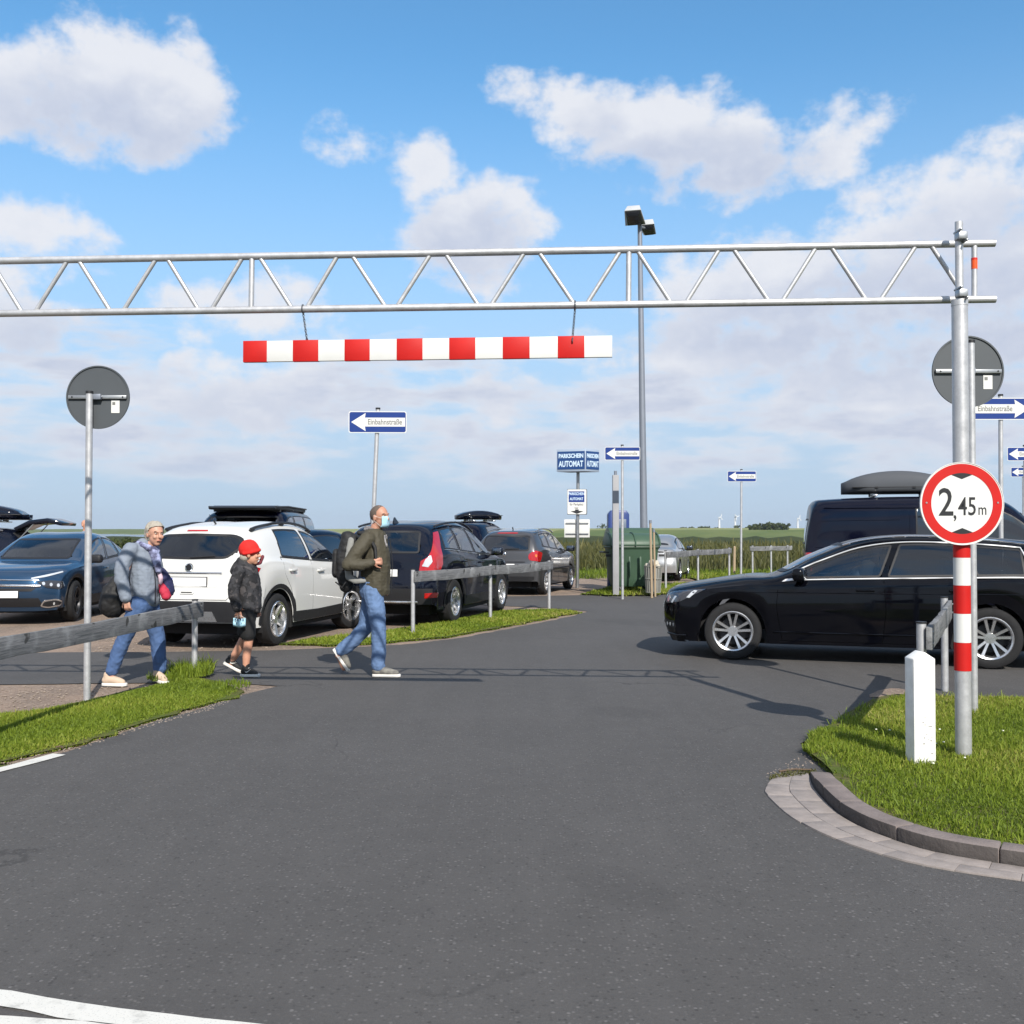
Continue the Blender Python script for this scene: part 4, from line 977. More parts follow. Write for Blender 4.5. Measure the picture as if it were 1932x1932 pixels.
mat('trim_black', (.014, .014, .016), .55, spec=.4, var=.15, vs=20); mat('chrome', (.80, .81, .83), .14, metal=1.0); mat('trim_bright', (.80, .80, .80), .38, metal=.5); mat('alloy', (.62, .62, .63), .28, metal=.9, var=.06, vs=20); mat('alloy_dark', (.035, .035, .038), .4, metal=.6)
mat('seam_black', (.001, .001, .001), .9, spec=.0); mat('mirror_silver', (.16, .18, .21), .1, metal=1.0); mat('cabin', (.02, .02, .023), .8); mat('seat_cloth', (.045, .045, .05), .9, var=.2, vs=9); mat('underbody', (.008, .008, .009), .9)
mat('lamp_red', (.38, .006, .008), .12, coat=1.0); mat('lamp_clear', (.62, .64, .66), .12, coat=1.0, metal=.3); mat('lamp_dark', (.03, .03, .035), .15, coat=1.0); mat('lamp_amber', (.6, .16, .01), .2, coat=1.0)
mat('plate_white', (.80, .80, .79), .4); mat('plate_blue', (.01, .03, .30), .4); mat('rim_lens', (.75, .76, .78), .1, metal=.6, coat=1)
def glass(name, tint, mixv):
    m = bpy.data.materials.new(name); m.use_nodes = True; MATS[name] = m; k = NT(m.node_tree); k.n.clear()
    tr = k.new('ShaderNodeBsdfTransparent'); tr.inputs[0].default_value = (*tint, 1)
    gl = k.new('ShaderNodeBsdfGlossy'); gl.inputs['Roughness'].default_value = .02; gl.inputs['Color'].default_value = (.9, .95, 1, 1)
    lw = k.new('ShaderNodeFresnel'); lw.inputs['IOR'].default_value = 1.52
    f = k.m('MULTIPLY_ADD', lw.outputs[0], 1.0-mixv, mixv, clamp=True)
    mx = k.new('ShaderNodeMixShader'); k.l.new(f, mx.inputs[0]); k.l.new(tr.outputs[0], mx.inputs[1]); k.l.new(gl.outputs[0], mx.inputs[2])
    k.l.new(mx.outputs[0], k.new('ShaderNodeOutputMaterial').inputs[0]); return m
glass('car_glass', (.45, .52, .56), .17); glass('estate_glass', (.34, .38, .40), .05); glass('privacy_glass', (.10, .11, .12), .05)
mat('dark_glass', (.006, .008, .012), .05, spec=.8, coat=.6)

WAGON = [(.10,.18,.12,.50,.18,.22,.74,.19),(.02,.35,.05,.52,.35,.19,.78,.35),(0,.52,.03,.52,.52,.19,.79,.50),(.02,.71,.06,.54,.71,.21,.80,.68),(.11,.825,.16,.56,.82,.31,.825,.775),
    (.5,.91,.55,.59,.90,.60,.845,.835),(.95,.975,1.0,.625,.965,1.0,.858,.885),(1.30,1.005,1.40,.67,.995,1.38,.865,.915),(1.75,1.235,1.86,.67,1.19,1.85,.87,.935),(2.2,1.41,2.32,.635,1.355,2.3,.872,.95),
    (2.7,1.475,2.8,.615,1.42,2.8,.872,.962),(3.4,1.468,3.4,.605,1.41,3.4,.87,.975),(4.0,1.425,4.0,.585,1.365,4.0,.855,.985),(4.35,1.375,4.3,.555,1.305,4.38,.825,.98),(4.55,1.15,4.5,.58,1.12,4.53,.79,.95),
    (4.69,.95,4.65,.58,.94,4.60,.785,.90),(4.73,.72,4.69,.59,.72,4.62,.80,.72),(4.77,.52,4.74,.60,.52,4.64,.815,.52),(4.74,.28,4.71,.60,.28,4.63,.80,.28)]
SUV = [(.12,.24,.14,.48,.24,.26,.72,.25),(.03,.42,.06,.5,.42,.22,.77,.42),(0,.60,.03,.5,.60,.22,.79,.58),(.03,.80,.07,.5,.80,.26,.79,.76),(.14,.95,.2,.52,.94,.38,.80,.88),
    (.5,1.035,.55,.58,1.025,.6,.82,.955),(.9,1.09,.98,.62,1.08,.95,.84,1.0),(1.1,1.12,1.22,.66,1.11,1.2,.845,1.02),(1.5,1.36,1.62,.66,1.32,1.6,.85,1.04),(1.95,1.56,2.05,.635,1.50,2.05,.855,1.06),
    (2.4,1.64,2.45,.615,1.58,2.45,.855,1.085),(3.0,1.652,3.0,.605,1.595,3.0,.855,1.12),(3.6,1.615,3.55,.59,1.555,3.6,.84,1.16),(3.98,1.56,3.85,.575,1.495,3.92,.80,1.16),(4.1,1.36,4.03,.61,1.33,4.05,.775,1.13),
    (4.2,1.10,4.16,.62,1.10,4.12,.775,1.03),(4.23,.85,4.20,.62,.85,4.14,.785,.85),(4.28,.62,4.25,.62,.62,4.16,.80,.62),(4.25,.35,4.22,.6,.35,4.15,.78,.35)]
VAN = [(.08,.2,.1,.55,.2,.2,.8,.22),(0,.45,.03,.55,.45,.16,.83,.45),(.02,.75,.05,.56,.75,.18,.85,.72),(.10,.98,.16,.58,.97,.3,.86,.92),(.4,1.12,.5,.66,1.10,.5,.88,1.04),(.75,1.22,.9,.76,1.2,.85,.9,1.10),
    (1.15,1.6,1.25,.76,1.55,1.2,.91,1.14),(1.5,1.88,1.6,.75,1.80,1.55,.91,1.16),(1.9,1.96,2.0,.75,1.88,2.0,.91,1.17),(3.2,1.98,3.2,.75,1.9,3.2,.91,1.17),(4.4,1.95,4.4,.74,1.87,4.4,.9,1.17),(4.72,1.90,4.66,.72,1.8,4.72,.87,1.16),
    (4.80,1.6,4.76,.73,1.55,4.78,.86,1.12),(4.85,1.2,4.82,.73,1.2,4.80,.85,1.05),(4.87,.8,4.84,.73,.8,4.81,.85,.8),(4.9,.5,4.87,.73,.5,4.82,.85,.5),(4.87,.25,4.84,.7,.25,4.80,.83,.25)]
SEDAN = [list(s) for s in WAGON]
SEDAN[11] = [3.2,1.44,3.2,.60,1.385,3.3,.87,.965]; SEDAN[12] = [3.75,1.27,3.7,.58,1.22,3.8,.855,.97]; SEDAN[13] = [4.15,1.06,4.15,.62,1.04,4.25,.82,.96]; SEDAN[14] = [4.55,1.04,4.5,.62,1.02,4.5,.79,.95]; SEDAN[15] = [4.69,.95,4.65,.60,.93,4.60,.785,.89]
def scale_t(T, L, W, H, z_low=None):
    L0 = max(s[0] for s in T); H0 = max(s[1] for s in T); W0 = max(s[6] for s in T)+.045
    a, b, c = L/L0, W/2/W0, H/H0
    return [(s[0]*a, s[1]*c, s[2]*a, s[3]*b, s[4]*c, s[5]*a, s[6]*b, s[7]*c) for s in T]

def crom(P0, P1, P2, P3, t):
    return .5*((2*P1)+(P2-P0)*t+(2*P0-5*P1+4*P2-P3)*t*t+(3*P1-P0-3*P2+P3)*t**3)
class Shell:
    """lofted car body: stations from nose to tail, rows from sill over shoulder and roof rail to the centre line"""
    def __init__(s, T, fa, ra, wr, arch, sill=.21, cell=.045, flare=.045):
        T = np.array(T, float); s.L = T[:, 0].max(); L = s.L; n = len(T); s.fa, s.ra, s.wr, s.T = fa, ra, wr, T
        rows = []
        sm = lambda v: np.clip(v, 0, 1)**2*(3-2*np.clip(v, 0, 1))
        Bx, By, Bz = T[:, 5], T[:, 6], T[:, 7]
        e0 = 1-sm(Bx/.75); e1 = sm((Bx-(L-.75))/.75)
        zs = np.minimum(sill, Bz-.005)
        Mx = Bx+.07*e0-.06*e1; Sx = Bx+.15*e0-.13*e1
        hgt = Bz-zs
        S = np.stack([Sx, By+flare-.03, zs], 1); M = np.stack([Mx, By+flare, zs+hgt*.50], 1); K = np.stack([Bx+.02*e0-.02*e1, By+flare*.80, zs+hgt*.84], 1)
        B = T[:, 5:8]; R = np.stack([T[:, 2], T[:, 3], T[:, 4]], 1); C = np.stack([T[:, 0], 0*T[:, 0], T[:, 1]], 1)
        sec = [S, M, K, B, R, C]; nr = [7, 6, 4, 8, 9]
        # along the length first
        def along_len(A):
            out = []
            for i in range(n-1):
                d = np.linalg.norm(T[i+1][[0, 1]]-T[i][[0, 1]]); k = max(2, int(round(max(d, np.linalg.norm(A[i+1]-A[i]))/cell)))
                k = max(2, int(round(max(np.linalg.norm(Q[i+1]-Q[i]) for Q in sec)/cell)))
                p0, p1, p2, p3 = A[max(i-1, 0)], A[i], A[i+1], A[min(i+2, n-1)]
                for a in range(k): out.append(crom(p0, p1, p2, p3, a/k))
            out.append(A[-1]); return np.array(out)
        D = [along_len(A) for A in sec]
        m = len(D[0]); grid = []
        for j in range(5):
            p0, p1, p2 = D[max(j-1, 0)], D[j], D[j+1]
            p3 = D[j+2] if j < 4 else D[4]*np.array([1, -1, 1])
            if j == 0: p0 = 2*p1-p2
            for a in range(nr[j]):
                q = crom(p0, p1, p2, p3, a/nr[j]); grid.append(q)
        grid.append(D[5]); Gd = np.array(grid)                      # rows x stations x 3
        Gd[-1][:, 1] = 0
        nB = sum(nr[:3])
        # wheel arches
        for xa in (fa, ra):
            z0 = Gd[0, :, 2].copy(); zB = Gd[nB, :, 2]
            for i in range(nB):
                x = Gd[i, :, 0]; d2 = arch**2-(x-xa)**2; za = np.where(d2 > 0, wr+np.sqrt(np.maximum(d2, 0)), -1)
                lo = np.maximum(z0, za); f = (Gd[i, :, 2]-z0)/np.maximum(zB-z0, .01)
                Gd[i, :, 2] = np.where(za > z0, lo+f*(zB-lo), Gd[i, :, 2])
        nrw = len(Gd); V = []; F = []
        for side in (1, -1):
            o = len(V)
            for i in range(nrw):
                for q in Gd[i]: V.append((q[0], q[1]*side, q[2]))
            for i in range(nrw-1):
                for j in range(m-1):
                    f = (o+i*m+j, o+i*m+j+1, o+(i+1)*m+j+1, o+(i+1)*m+j); F.append(f if side < 0 else f[::-1])
        s.V, s.F = V, F; s.bvh = BVHTree.FromPolygons([Vector(v) for v in V], F); s.cut = []
        s.Rl = D[4]; s.Bl = D[3]
    def hit(s, p, d):
        p, d = Vector(p), Vector(d).normalized(); h = s.bvh.ray_cast(p-d*4, d)
        if h[0] is None:
            h = s.bvh.find_nearest(p)
        nrm = h[1]
        if nrm.dot(d) > 0: nrm = -nrm
        return h[0], nrm
    def rail(s, x): return np.interp(x, s.Rl[:, 0], s.Rl[:, 2]) if False else float(s._ip(s.Rl, x))
    def belt(s, x): return float(s._ip(s.Bl, x))
    def _ip(s, A, x):
        i = np.argmax(A[:, 0]); a = A[:i+1]; k = np.argsort(a[:, 0], kind='stable'); return np.interp(x, a[k, 0], a[k, 2])
    def patch(s, name, pts, d, m, parent, off=.004, thick=.012, cell=.07, hole=False, ringw=0.0, ringm='trim_black'):
        """panel that follows the body: outline points projected along d, given thickness"""
        d = Vector(d).normalized(); pts = [Vector(p) for p in pts]
        u = d.orthogonal().normalized(); u = Vector((1, 0, 0)) if abs(d.x) < .5 else Vector((0, 1, 0)); u = (u-d*u.dot(d)).normalized(); w = d.cross(u)
        def build(nm, poly, inner, mm, th, of):
            bm = bmesh.new(); o = [bm.verts.new(u*a+w*b) for a, b in poly]
            if inner is None: bm.faces.new(o)
            else:
                q = [bm.verts.new(u*a+w*b) for a, b in inner]; N = len(o)
                for i in range(N): bm.faces.new((o[i], o[(i+1) % N], q[(i+1) % N], q[i]))
            bmesh.ops.triangulate(bm, faces=bm.faces[:])
            for _ in range(6):
                es = [e for e in bm.edges if e.calc_length() > cell]
                if not es: break
                bmesh.ops.subdivide_edges(bm, edges=es, cuts=1); bmesh.ops.triangulate(bm, faces=[f for f in bm.faces if len(f.verts) > 3])
            nrm = {}
            org = pts[0]-u*pts[0].dot(u)-w*pts[0].dot(w)
            for v in bm.verts:
                h, nn = s.hit(v.co+org, d); nrm[v.index] = nn; v.co = h+nn*of; v.tag = True
            bm.normal_update()
            sgn = sum(f.normal.dot(d)*f.calc_area() for f in bm.faces)
            if sgn > 0: bmesh.ops.reverse_faces(bm, faces=bm.faces[:])
            if th:
                bm.normal_update(); be = [e for e in bm.edges if e.is_boundary]
                r = bmesh.ops.extrude_edge_only(bm, edges=be); nv = [g for g in r['geom'] if isinstance(g, bmesh.types.BMVert)]
                for v in nv: v.co = v.co+d*th
            me = bpy.data.meshes.new(nm); bm.to_mesh(me); bm.free(); me.shade_smooth(); me.set_sharp_from_angle(angle=rad(50))
            return ob(nm, me, mm, parent)
        poly = [(p.dot(u), p.dot(w)) for p in pts]
        if ringw:
            inn = inset(poly, ringw); fr = build('window_frame' if 'window' in name else name+'_frame', poly, inn, ringm, thick, off+.002)
            if hole: s.cut.append((d, u, w, inset(poly, ringw*.35)))
            pa = build(name, inn, None, m, 0, off)
            fr.parent = pa
            return pa
        if hole: s.cut.append((d, u, w, inset(poly, .02)))
        return build(name, poly, None, m, thick, off)
    def line(s, name, pts, d, r, m, parent, closed=False, off=0.0, step=.06, n=6):
        pts = [Vector(p) for p in pts]; out = []
        for i in range(len(pts) if closed else len(pts)-1):
            a, b = pts[i], pts[(i+1) % len(pts)]; k = max(1, int((b-a).length/step))
            for q in range(k): out.append(a.lerp(b, q/k))
        if not closed: out.append(pts[-1])
        res = []
        for p in out:
            h, nn = s.hit(p, d); res.append(h+nn*off)
        return MB().tube(res, r, n, closed=closed).obj(name, m, parent, smooth=60)
    def build(s, m, parent):
        V = np.array(s.V); keep = []
        cen = np.array([V[list(f)].mean(0) for f in s.F]); N = []
        for f in s.F:
            a, b, c = V[f[0]], V[f[1]], V[f[2]]; k = np.cross(b-a, c-a); l = np.linalg.norm(k)
            if l < 1e-12: k = np.cross(V[f[2]]-V[f[0]], V[f[3]]-V[f[0]]); l = np.linalg.norm(k)+1e-12
            N.append(k/l)
        N = np.array(N); mask = np.ones(len(s.F), bool)
        for d, u, w, poly in s.cut:
            d, u, w = np.array(d), np.array(u), np.array(w)
            face = (np.abs(N@d) > .05)
            if abs(d[1]) > .9: face &= (cen[:, 1]*(-d[1]) > .1)
            elif abs(d[0]) > .9: face &= (cen[:, 0] < s.L*.55) if d[0] > 0 else (cen[:, 0] > s.L*.55)
            mask &= ~(face & poly_in(cen@u, cen@w, poly))
        F = [f for f, k in zip(s.F, mask) if k]
        me = bpy.data.meshes.new('body'); me.from_pydata(s.V, [], F)
        bm = bmesh.new(); bm.from_mesh(me); bmesh.ops.remove_doubles(bm, verts=bm.verts, dist=.0008)
        bmesh.ops.delete(bm, geom=[v for v in bm.verts if not v.link_faces], context='VERTS'); bmesh.ops.recalc_face_normals(bm, faces=bm.faces)
        bm.to_mesh(me); bm.free(); me.shade_smooth(); me.set_sharp_from_angle(angle=rad(55))
        return ob('body', me, m, parent)
def inset(poly, w):
    n = len(poly); A = sum(poly[i][0]*poly[(i+1) % n][1]-poly[(i+1) % n][0]*poly[i][1] for i in range(n)); sg = 1 if A > 0 else -1; out = []
    for i in range(n):
        p0, p1, p2 = Vector(poly[i-1]), Vector(poly[i]), Vector(poly[(i+1) % n]); a = (p1-p0); b = (p2-p1)
        a = a.normalized() if a.length > 1e-9 else Vector((1, 0)); b = b.normalized() if b.length > 1e-9 else a
        na = Vector((-a.y, a.x))*sg; nb = Vector((-b.y, b.x))*sg; k = na+nb; k = k/max(k.dot(k), .35)*2*.5*2 if k.length > 1e-6 else na
        k = (na+nb); den = max(1+na.dot(nb), .45); out.append(tuple(p1+k/den*w))
    return out
def rounded(pts, r, n=3):
    """soften the corners of a closed outline (2-d)"""
    out = []; N = len(pts)
    for i in range(N):
        p0, p1, p2 = Vector(pts[i-1]), Vector(pts[i]), Vector(pts[(i+1) % N]); a, b = p0-p1, p2-p1
        q = min(r, a.length*.45, b.length*.45); A, B = p1+a.normalized()*q, p1+b.normalized()*q
        for k in range(n+1):
            t = k/n; out.append(tuple((1-t)**2*A+2*t*(1-t)*p1+t*t*B))
    return out

def wheel(parent, x, y, r, w, rim_r, style, side, steer=0.0, rm='alloy'):
    """tyre with tread shoulder, dished rim with spokes, hub and brake disc; axle along y"""
    M = Matrix.Translation((x, y, r)) @ Matrix.Rotation(steer, 4, 'Z') @ Matrix.Rotation(-side*math.pi/2, 4, 'X')   # local z points outwards
    h = w/2
    prof = [(rim_r-.01, -h*.8), (rim_r+.015, -h*.95), (r-.045, -h), (r-.012, -h*.86), (r, -h*.62), (r, h*.62), (r-.012, h*.86), (r-.045, h), (rim_r+.015, h*.95), (rim_r-.01, h*.8)]
    t = MB().lathe(prof, M, 40, closed=True).obj('wheel', 'tyre', parent, smooth=40)
    rp = [(rim_r+.008, h*.90), (rim_r-.002, h*.98), (rim_r-.018, h*.90), (rim_r-.03, h*.55), (rim_r-.035, -h*.7), (rim_r+.004, -h*.85)]
    mb = MB(); n = 40; vs = []
    for rr, z in rp:
        for i in range(n): a = 2*math.pi*i/n; vs.append(M @ Vector((rr*math.cos(a), rr*math.sin(a), z)))
    mb.add(vs, [(a*n+i, a*n+(i+1) % n, (a+1)*n+(i+1) % n, (a+1)*n+i) for a in range(len(rp)-1) for i in range(n)])
    mb.lathe([(.0, h*.62), (.058, h*.62), (.066, h*.5), (.066, h*.2), (.0, h*.2)], M, 18)
    def spoke(a, w0, w1, tw=0.0, z1=.82):
        q = []
        for rr, ww, zt, zb in ((.045, w0, h*.58, h*.25), (rim_r*.55, (w0+w1)/2*.9, h*.66, h*.34), (rim_r-.012, w1, h*z1, h*.5)):
            aa = a+tw*(rr/rim_r); c, s_ = math.cos(aa), math.sin(aa)
            for o_, z in ((-ww, zb), (ww, zb), (ww*.8, zt), (-ww*.8, zt)): q.append(M @ Vector((rr*c-o_*s_, rr*s_+o_*c, z)))
        mb.add(q, [(4*i+j, 4*i+(j+1) % 4, 4*i+4+(j+1) % 4, 4*i+4+j) for i in range(2) for j in range(4)]+[(0, 3, 2, 1), (8, 9, 10, 11)])
    if style == 'ten':
        for i in range(5):
            for o_ in (-.235, .235): spoke(2*math.pi*i/5+.31+o_, .017, .020)
    elif style == 'five':
        for i in range(5): spoke(2*math.pi*i/5+.25, .030, .052)
    elif style == 'multi':
        for i in range(10): spoke(2*math.pi*i/10, .013, .016)
    else:
        for i in range(5):
            for o_ in (-.14, .14): spoke(2*math.pi*i/5+.1+o_, .02, .022)
    for i in range(5):
        a = 2*math.pi*i/5; p = M @ Vector((.042*math.cos(a), .042*math.sin(a), h*.63)); q = M @ Vector((.042*math.cos(a), .042*math.sin(a), h*.58)); mb.cyl(p, q, .009, n=6)
    mb.obj('rim', 'alloy_dark' if style == 'dark' else 'alloy', t, smooth=35)
    MB().lathe([(.0, h*.0), (rim_r*.68, h*.0), (rim_r*.68, -h*.2), (.0, -h*.2)], M, 24).obj('brake_disc', 'alloy_dark', t)
    MB().lathe([(.0, -h*.3), (rim_r-.036, -h*.3), (rim_r-.036, -h*.5), (.0, -h*.5)], M, 24).obj('inner_rim', 'underbody', t)
    return t

def side_windows(S, side, x0, x1, pillars, m_front, m_rear, parent, top=.05, bot=.035, gap=.035, hole=True, tail=.0, rw=.022, low=0.0):
    """front-to-back window outlines between belt and roof rail; pillars = (bottom x, top x) centre lines"""
    ends = [(x0, x0)]+list(pillars)+[(x1, x1+tail)]
    outs = []
    for i in range(len(ends)-1):
        (ab, at_), (bb, bt) = ends[i], ends[i+1]
        ab += gap if i else 0; at_ += gap if i else 0; bb -= gap if i < len(ends)-2 else 0; bt -= gap if i < len(ends)-2 else 0
        N = 9; bl = [(ab+(bb-ab)*k/N, S.belt(ab+(bb-ab)*k/N)+bot) for k in range(N+1)]
        tl = [(at_+(bt-at_)*k/N, S.rail(at_+(bt-at_)*k/N)-top) for k in range(N+1)]
        tl = [(x, max(z, S.belt(x)+bot+.012)) for x, z in tl]
        if i == 0: tl = tl[1:]
        o = bl+tl[::-1]
        o = rounded(o, .035, 2)
        outs.append(o)
        S.patch('window', [(x, side*1.2, z) for x, z in o], (0, -side, 0), m_front if i == 0 else m_rear, parent, off=.003, thick=.012, hole=hole, ringw=rw)
    return outs
def interior(parent, S, W, H, seats, floor=.32, dash_x=1.5, steer_side=-1, backseat=None):
    MB().box((S.L*.5, 0, floor), (S.L*.72, W-.30, .10)).obj('floor_pan', 'cabin', parent)
    zt = S.belt(dash_x)-.02
    MB().box((dash_x+.02, 0, zt-.12), (.42, W-.34, .20)).obj('dashboard', 'cabin', parent, bevel=.05)
    for i, (x, ys) in enumerate(seats):
        for y in ys:
            st = MB().box((x, y, floor+.20), (.52, .50, .20)).box((x+.34, y, floor+.56), (.15, .50, .66), Matrix.Rotation(.28, 3, 'Y')).obj('seat', 'seat_cloth', parent, bevel=.06, seg=3)
            MB().box((x+.46, y, H-.42 if H < 1.75 else H-.62), (.10, .26, .18), Matrix.Rotation(.2, 3, 'Y')).obj('headrest', 'seat_cloth', st, bevel=.04, seg=3)
    c = Vector((dash_x+.42, steer_side*.36, zt-.02)); u = Vector((.35, 0, .94)); v = Vector((0, 1, 0))
    MB().tube([c+(u*math.cos(a)+v*math.sin(a))*.185 for a in np.linspace(0, 2*math.pi, 25)[:-1]], .014, 8, closed=True).cyl(c, c+Vector((-.2, 0, .07)), .03).box(c, (.03, .34, .05)).obj('steering_wheel', 'cabin', parent)
def mirror(parent, S, x, side, m, z=None, W=.9):
    z = z or S.belt(x)+.07; h, n = S.hit((x, side*1.2, z), (0, -side, 0))
    b = MB().box((0, 0, 0), (.13, .22, .15), Matrix.Rotation(side*.2, 3, 'Z')).obj('mirror', m, parent, bevel=.045, seg=3); b.location = (x-.02, h.y+side*.17, z+.02)
    MB().box((0, 0, 0), (.012, .17, .11), Matrix.Rotation(side*.2, 3, 'Z')).obj('mirror_glass', 'mirror_silver', b, bevel=.004).location = (.063, 0, 0)
    MB().box((0, 0, 0), (.07, .12, .035)).obj('mirror_foot', 'trim_black', b).location = (.0, -side*.12, -.06)
def plate(parent, S, x, z, d, y0=0.0, w=.52, h=.11, eu=True):
    p, n = S.hit((x, y0, z), (d, 0, 0)); pl = MB().box((p.x-d*.012, y0, z), (.012, w, h)).obj('number_plate', 'plate_white', parent, bevel=.003)
    if eu:
        sy = -1 if d < 0 else 1
        MB().box((p.x-d*.0185, y0+sy*(w/2-.024), z), (.003, .04, h-.01)).obj('country_band', 'plate_blue', pl)
    MB().box((p.x-d*.006, y0, z), (.012, w+.02, h+.02)).obj('plate_holder', 'trim_black', pl, bevel=.003)
def cladding(S, parent, arch, wr, m, wid=.075, sides=(1, -1), sillz=None):
    for side in sides:
        for xa in (S.fa, S.ra):
            o = [((arch+.012)*math.cos(a)+xa, wr+(arch+.012)*math.sin(a)) for a in np.linspace(rad(-12), rad(192), 26)]+[((arch+wid)*math.cos(a)+xa, wr+(arch+wid)*math.sin(a)) for a in np.linspace(rad(192), rad(-12), 26)]
            S.patch('arch_trim', [(x, side*1.3, z) for x, z in o], (0, -side, 0), m, parent, off=.010, thick=.02, cell=.09)
def base_car(name, label, S, W, H, paintm, loc, rz, wr=.33, ww=.215, rim=.225, style='ten', steer=0.0, group=None, under=True, sides=(1, -1)):
    t = thing(name, label, 'van' if 'van' in name else 'car', loc, rz, group)
    for side in sides:
        for xa in (S.fa, S.ra): wheel(t, xa, side*(W/2-ww/2-.025), wr, ww, rim, style, side, steer if xa == S.fa else 0)
    MB().box(((S.fa+S.ra)/2, 0, .36), (S.ra-S.fa+1.1, W-.58, .36)).box(((S.fa+S.ra)/2, 0, .30), (S.ra-S.fa-.75, W-.14, .20)).obj('underbody', 'underbody', t)['kind'] = 'thing'
    for xa in (S.fa, S.ra):                              # wheel housings
        mb = MB(); vs = []; n = 16; R_ = wr+.085
        for y in (-W/2+.05, W/2-.05):
            for i in range(n+1): a = rad(-20)+rad(220)*i/n; vs.append((xa+R_*math.cos(a), y, wr+R_*math.sin(a)))
        mb.add(vs, [(i, i+1, n+2+i, n+1+i) for i in range(n)]).obj('wheel_housing', 'underbody', t)
    return t
def seam(S, t, pts, side): S.line('door_seam', [(x, side*1.3, z) for x, z in pts], (0, -side, 0), .0045, 'seam_black', t, off=-.003, n=5)
def handle(S, t, x, z, side, m, w=.20):
    p, n = S.hit((x, side*1.3, z), (0, -side, 0))
    h = MB().box((x, p.y+side*.022, z), (w, .022, .03)).box((x-w*.4, p.y+side*.008, z), (.03, .03, .03)).box((x+w*.4, p.y+side*.008, z), (.03, .03, .03)).obj('door_handle', m, t, bevel=.008)
def arc_pts(c, r, a0, a1, n=8): return [(c[0]+r*math.cos(rad(a0+(a1-a0)*i/n)), c[1]+r*math.sin(rad(a0+(a1-a0)*i/n))) for i in range(n+1)]
def place(front_wheel, rear_wheel, S, W, near):
    """origin and heading of a car from the ground points of its two wheels on one side (near = side sign in car frame)"""
    f, r = Vector((front_wheel[0], front_wheel[1], 0)), Vector((rear_wheel[0], rear_wheel[1], 0)); ax = (r-f).normalized(); lat = Vector((-ax.y, ax.x, 0))
    rz = math.atan2(ax.y, ax.x); o = f-ax*S.fa-lat*near*(W/2-.13)
    return o, rz

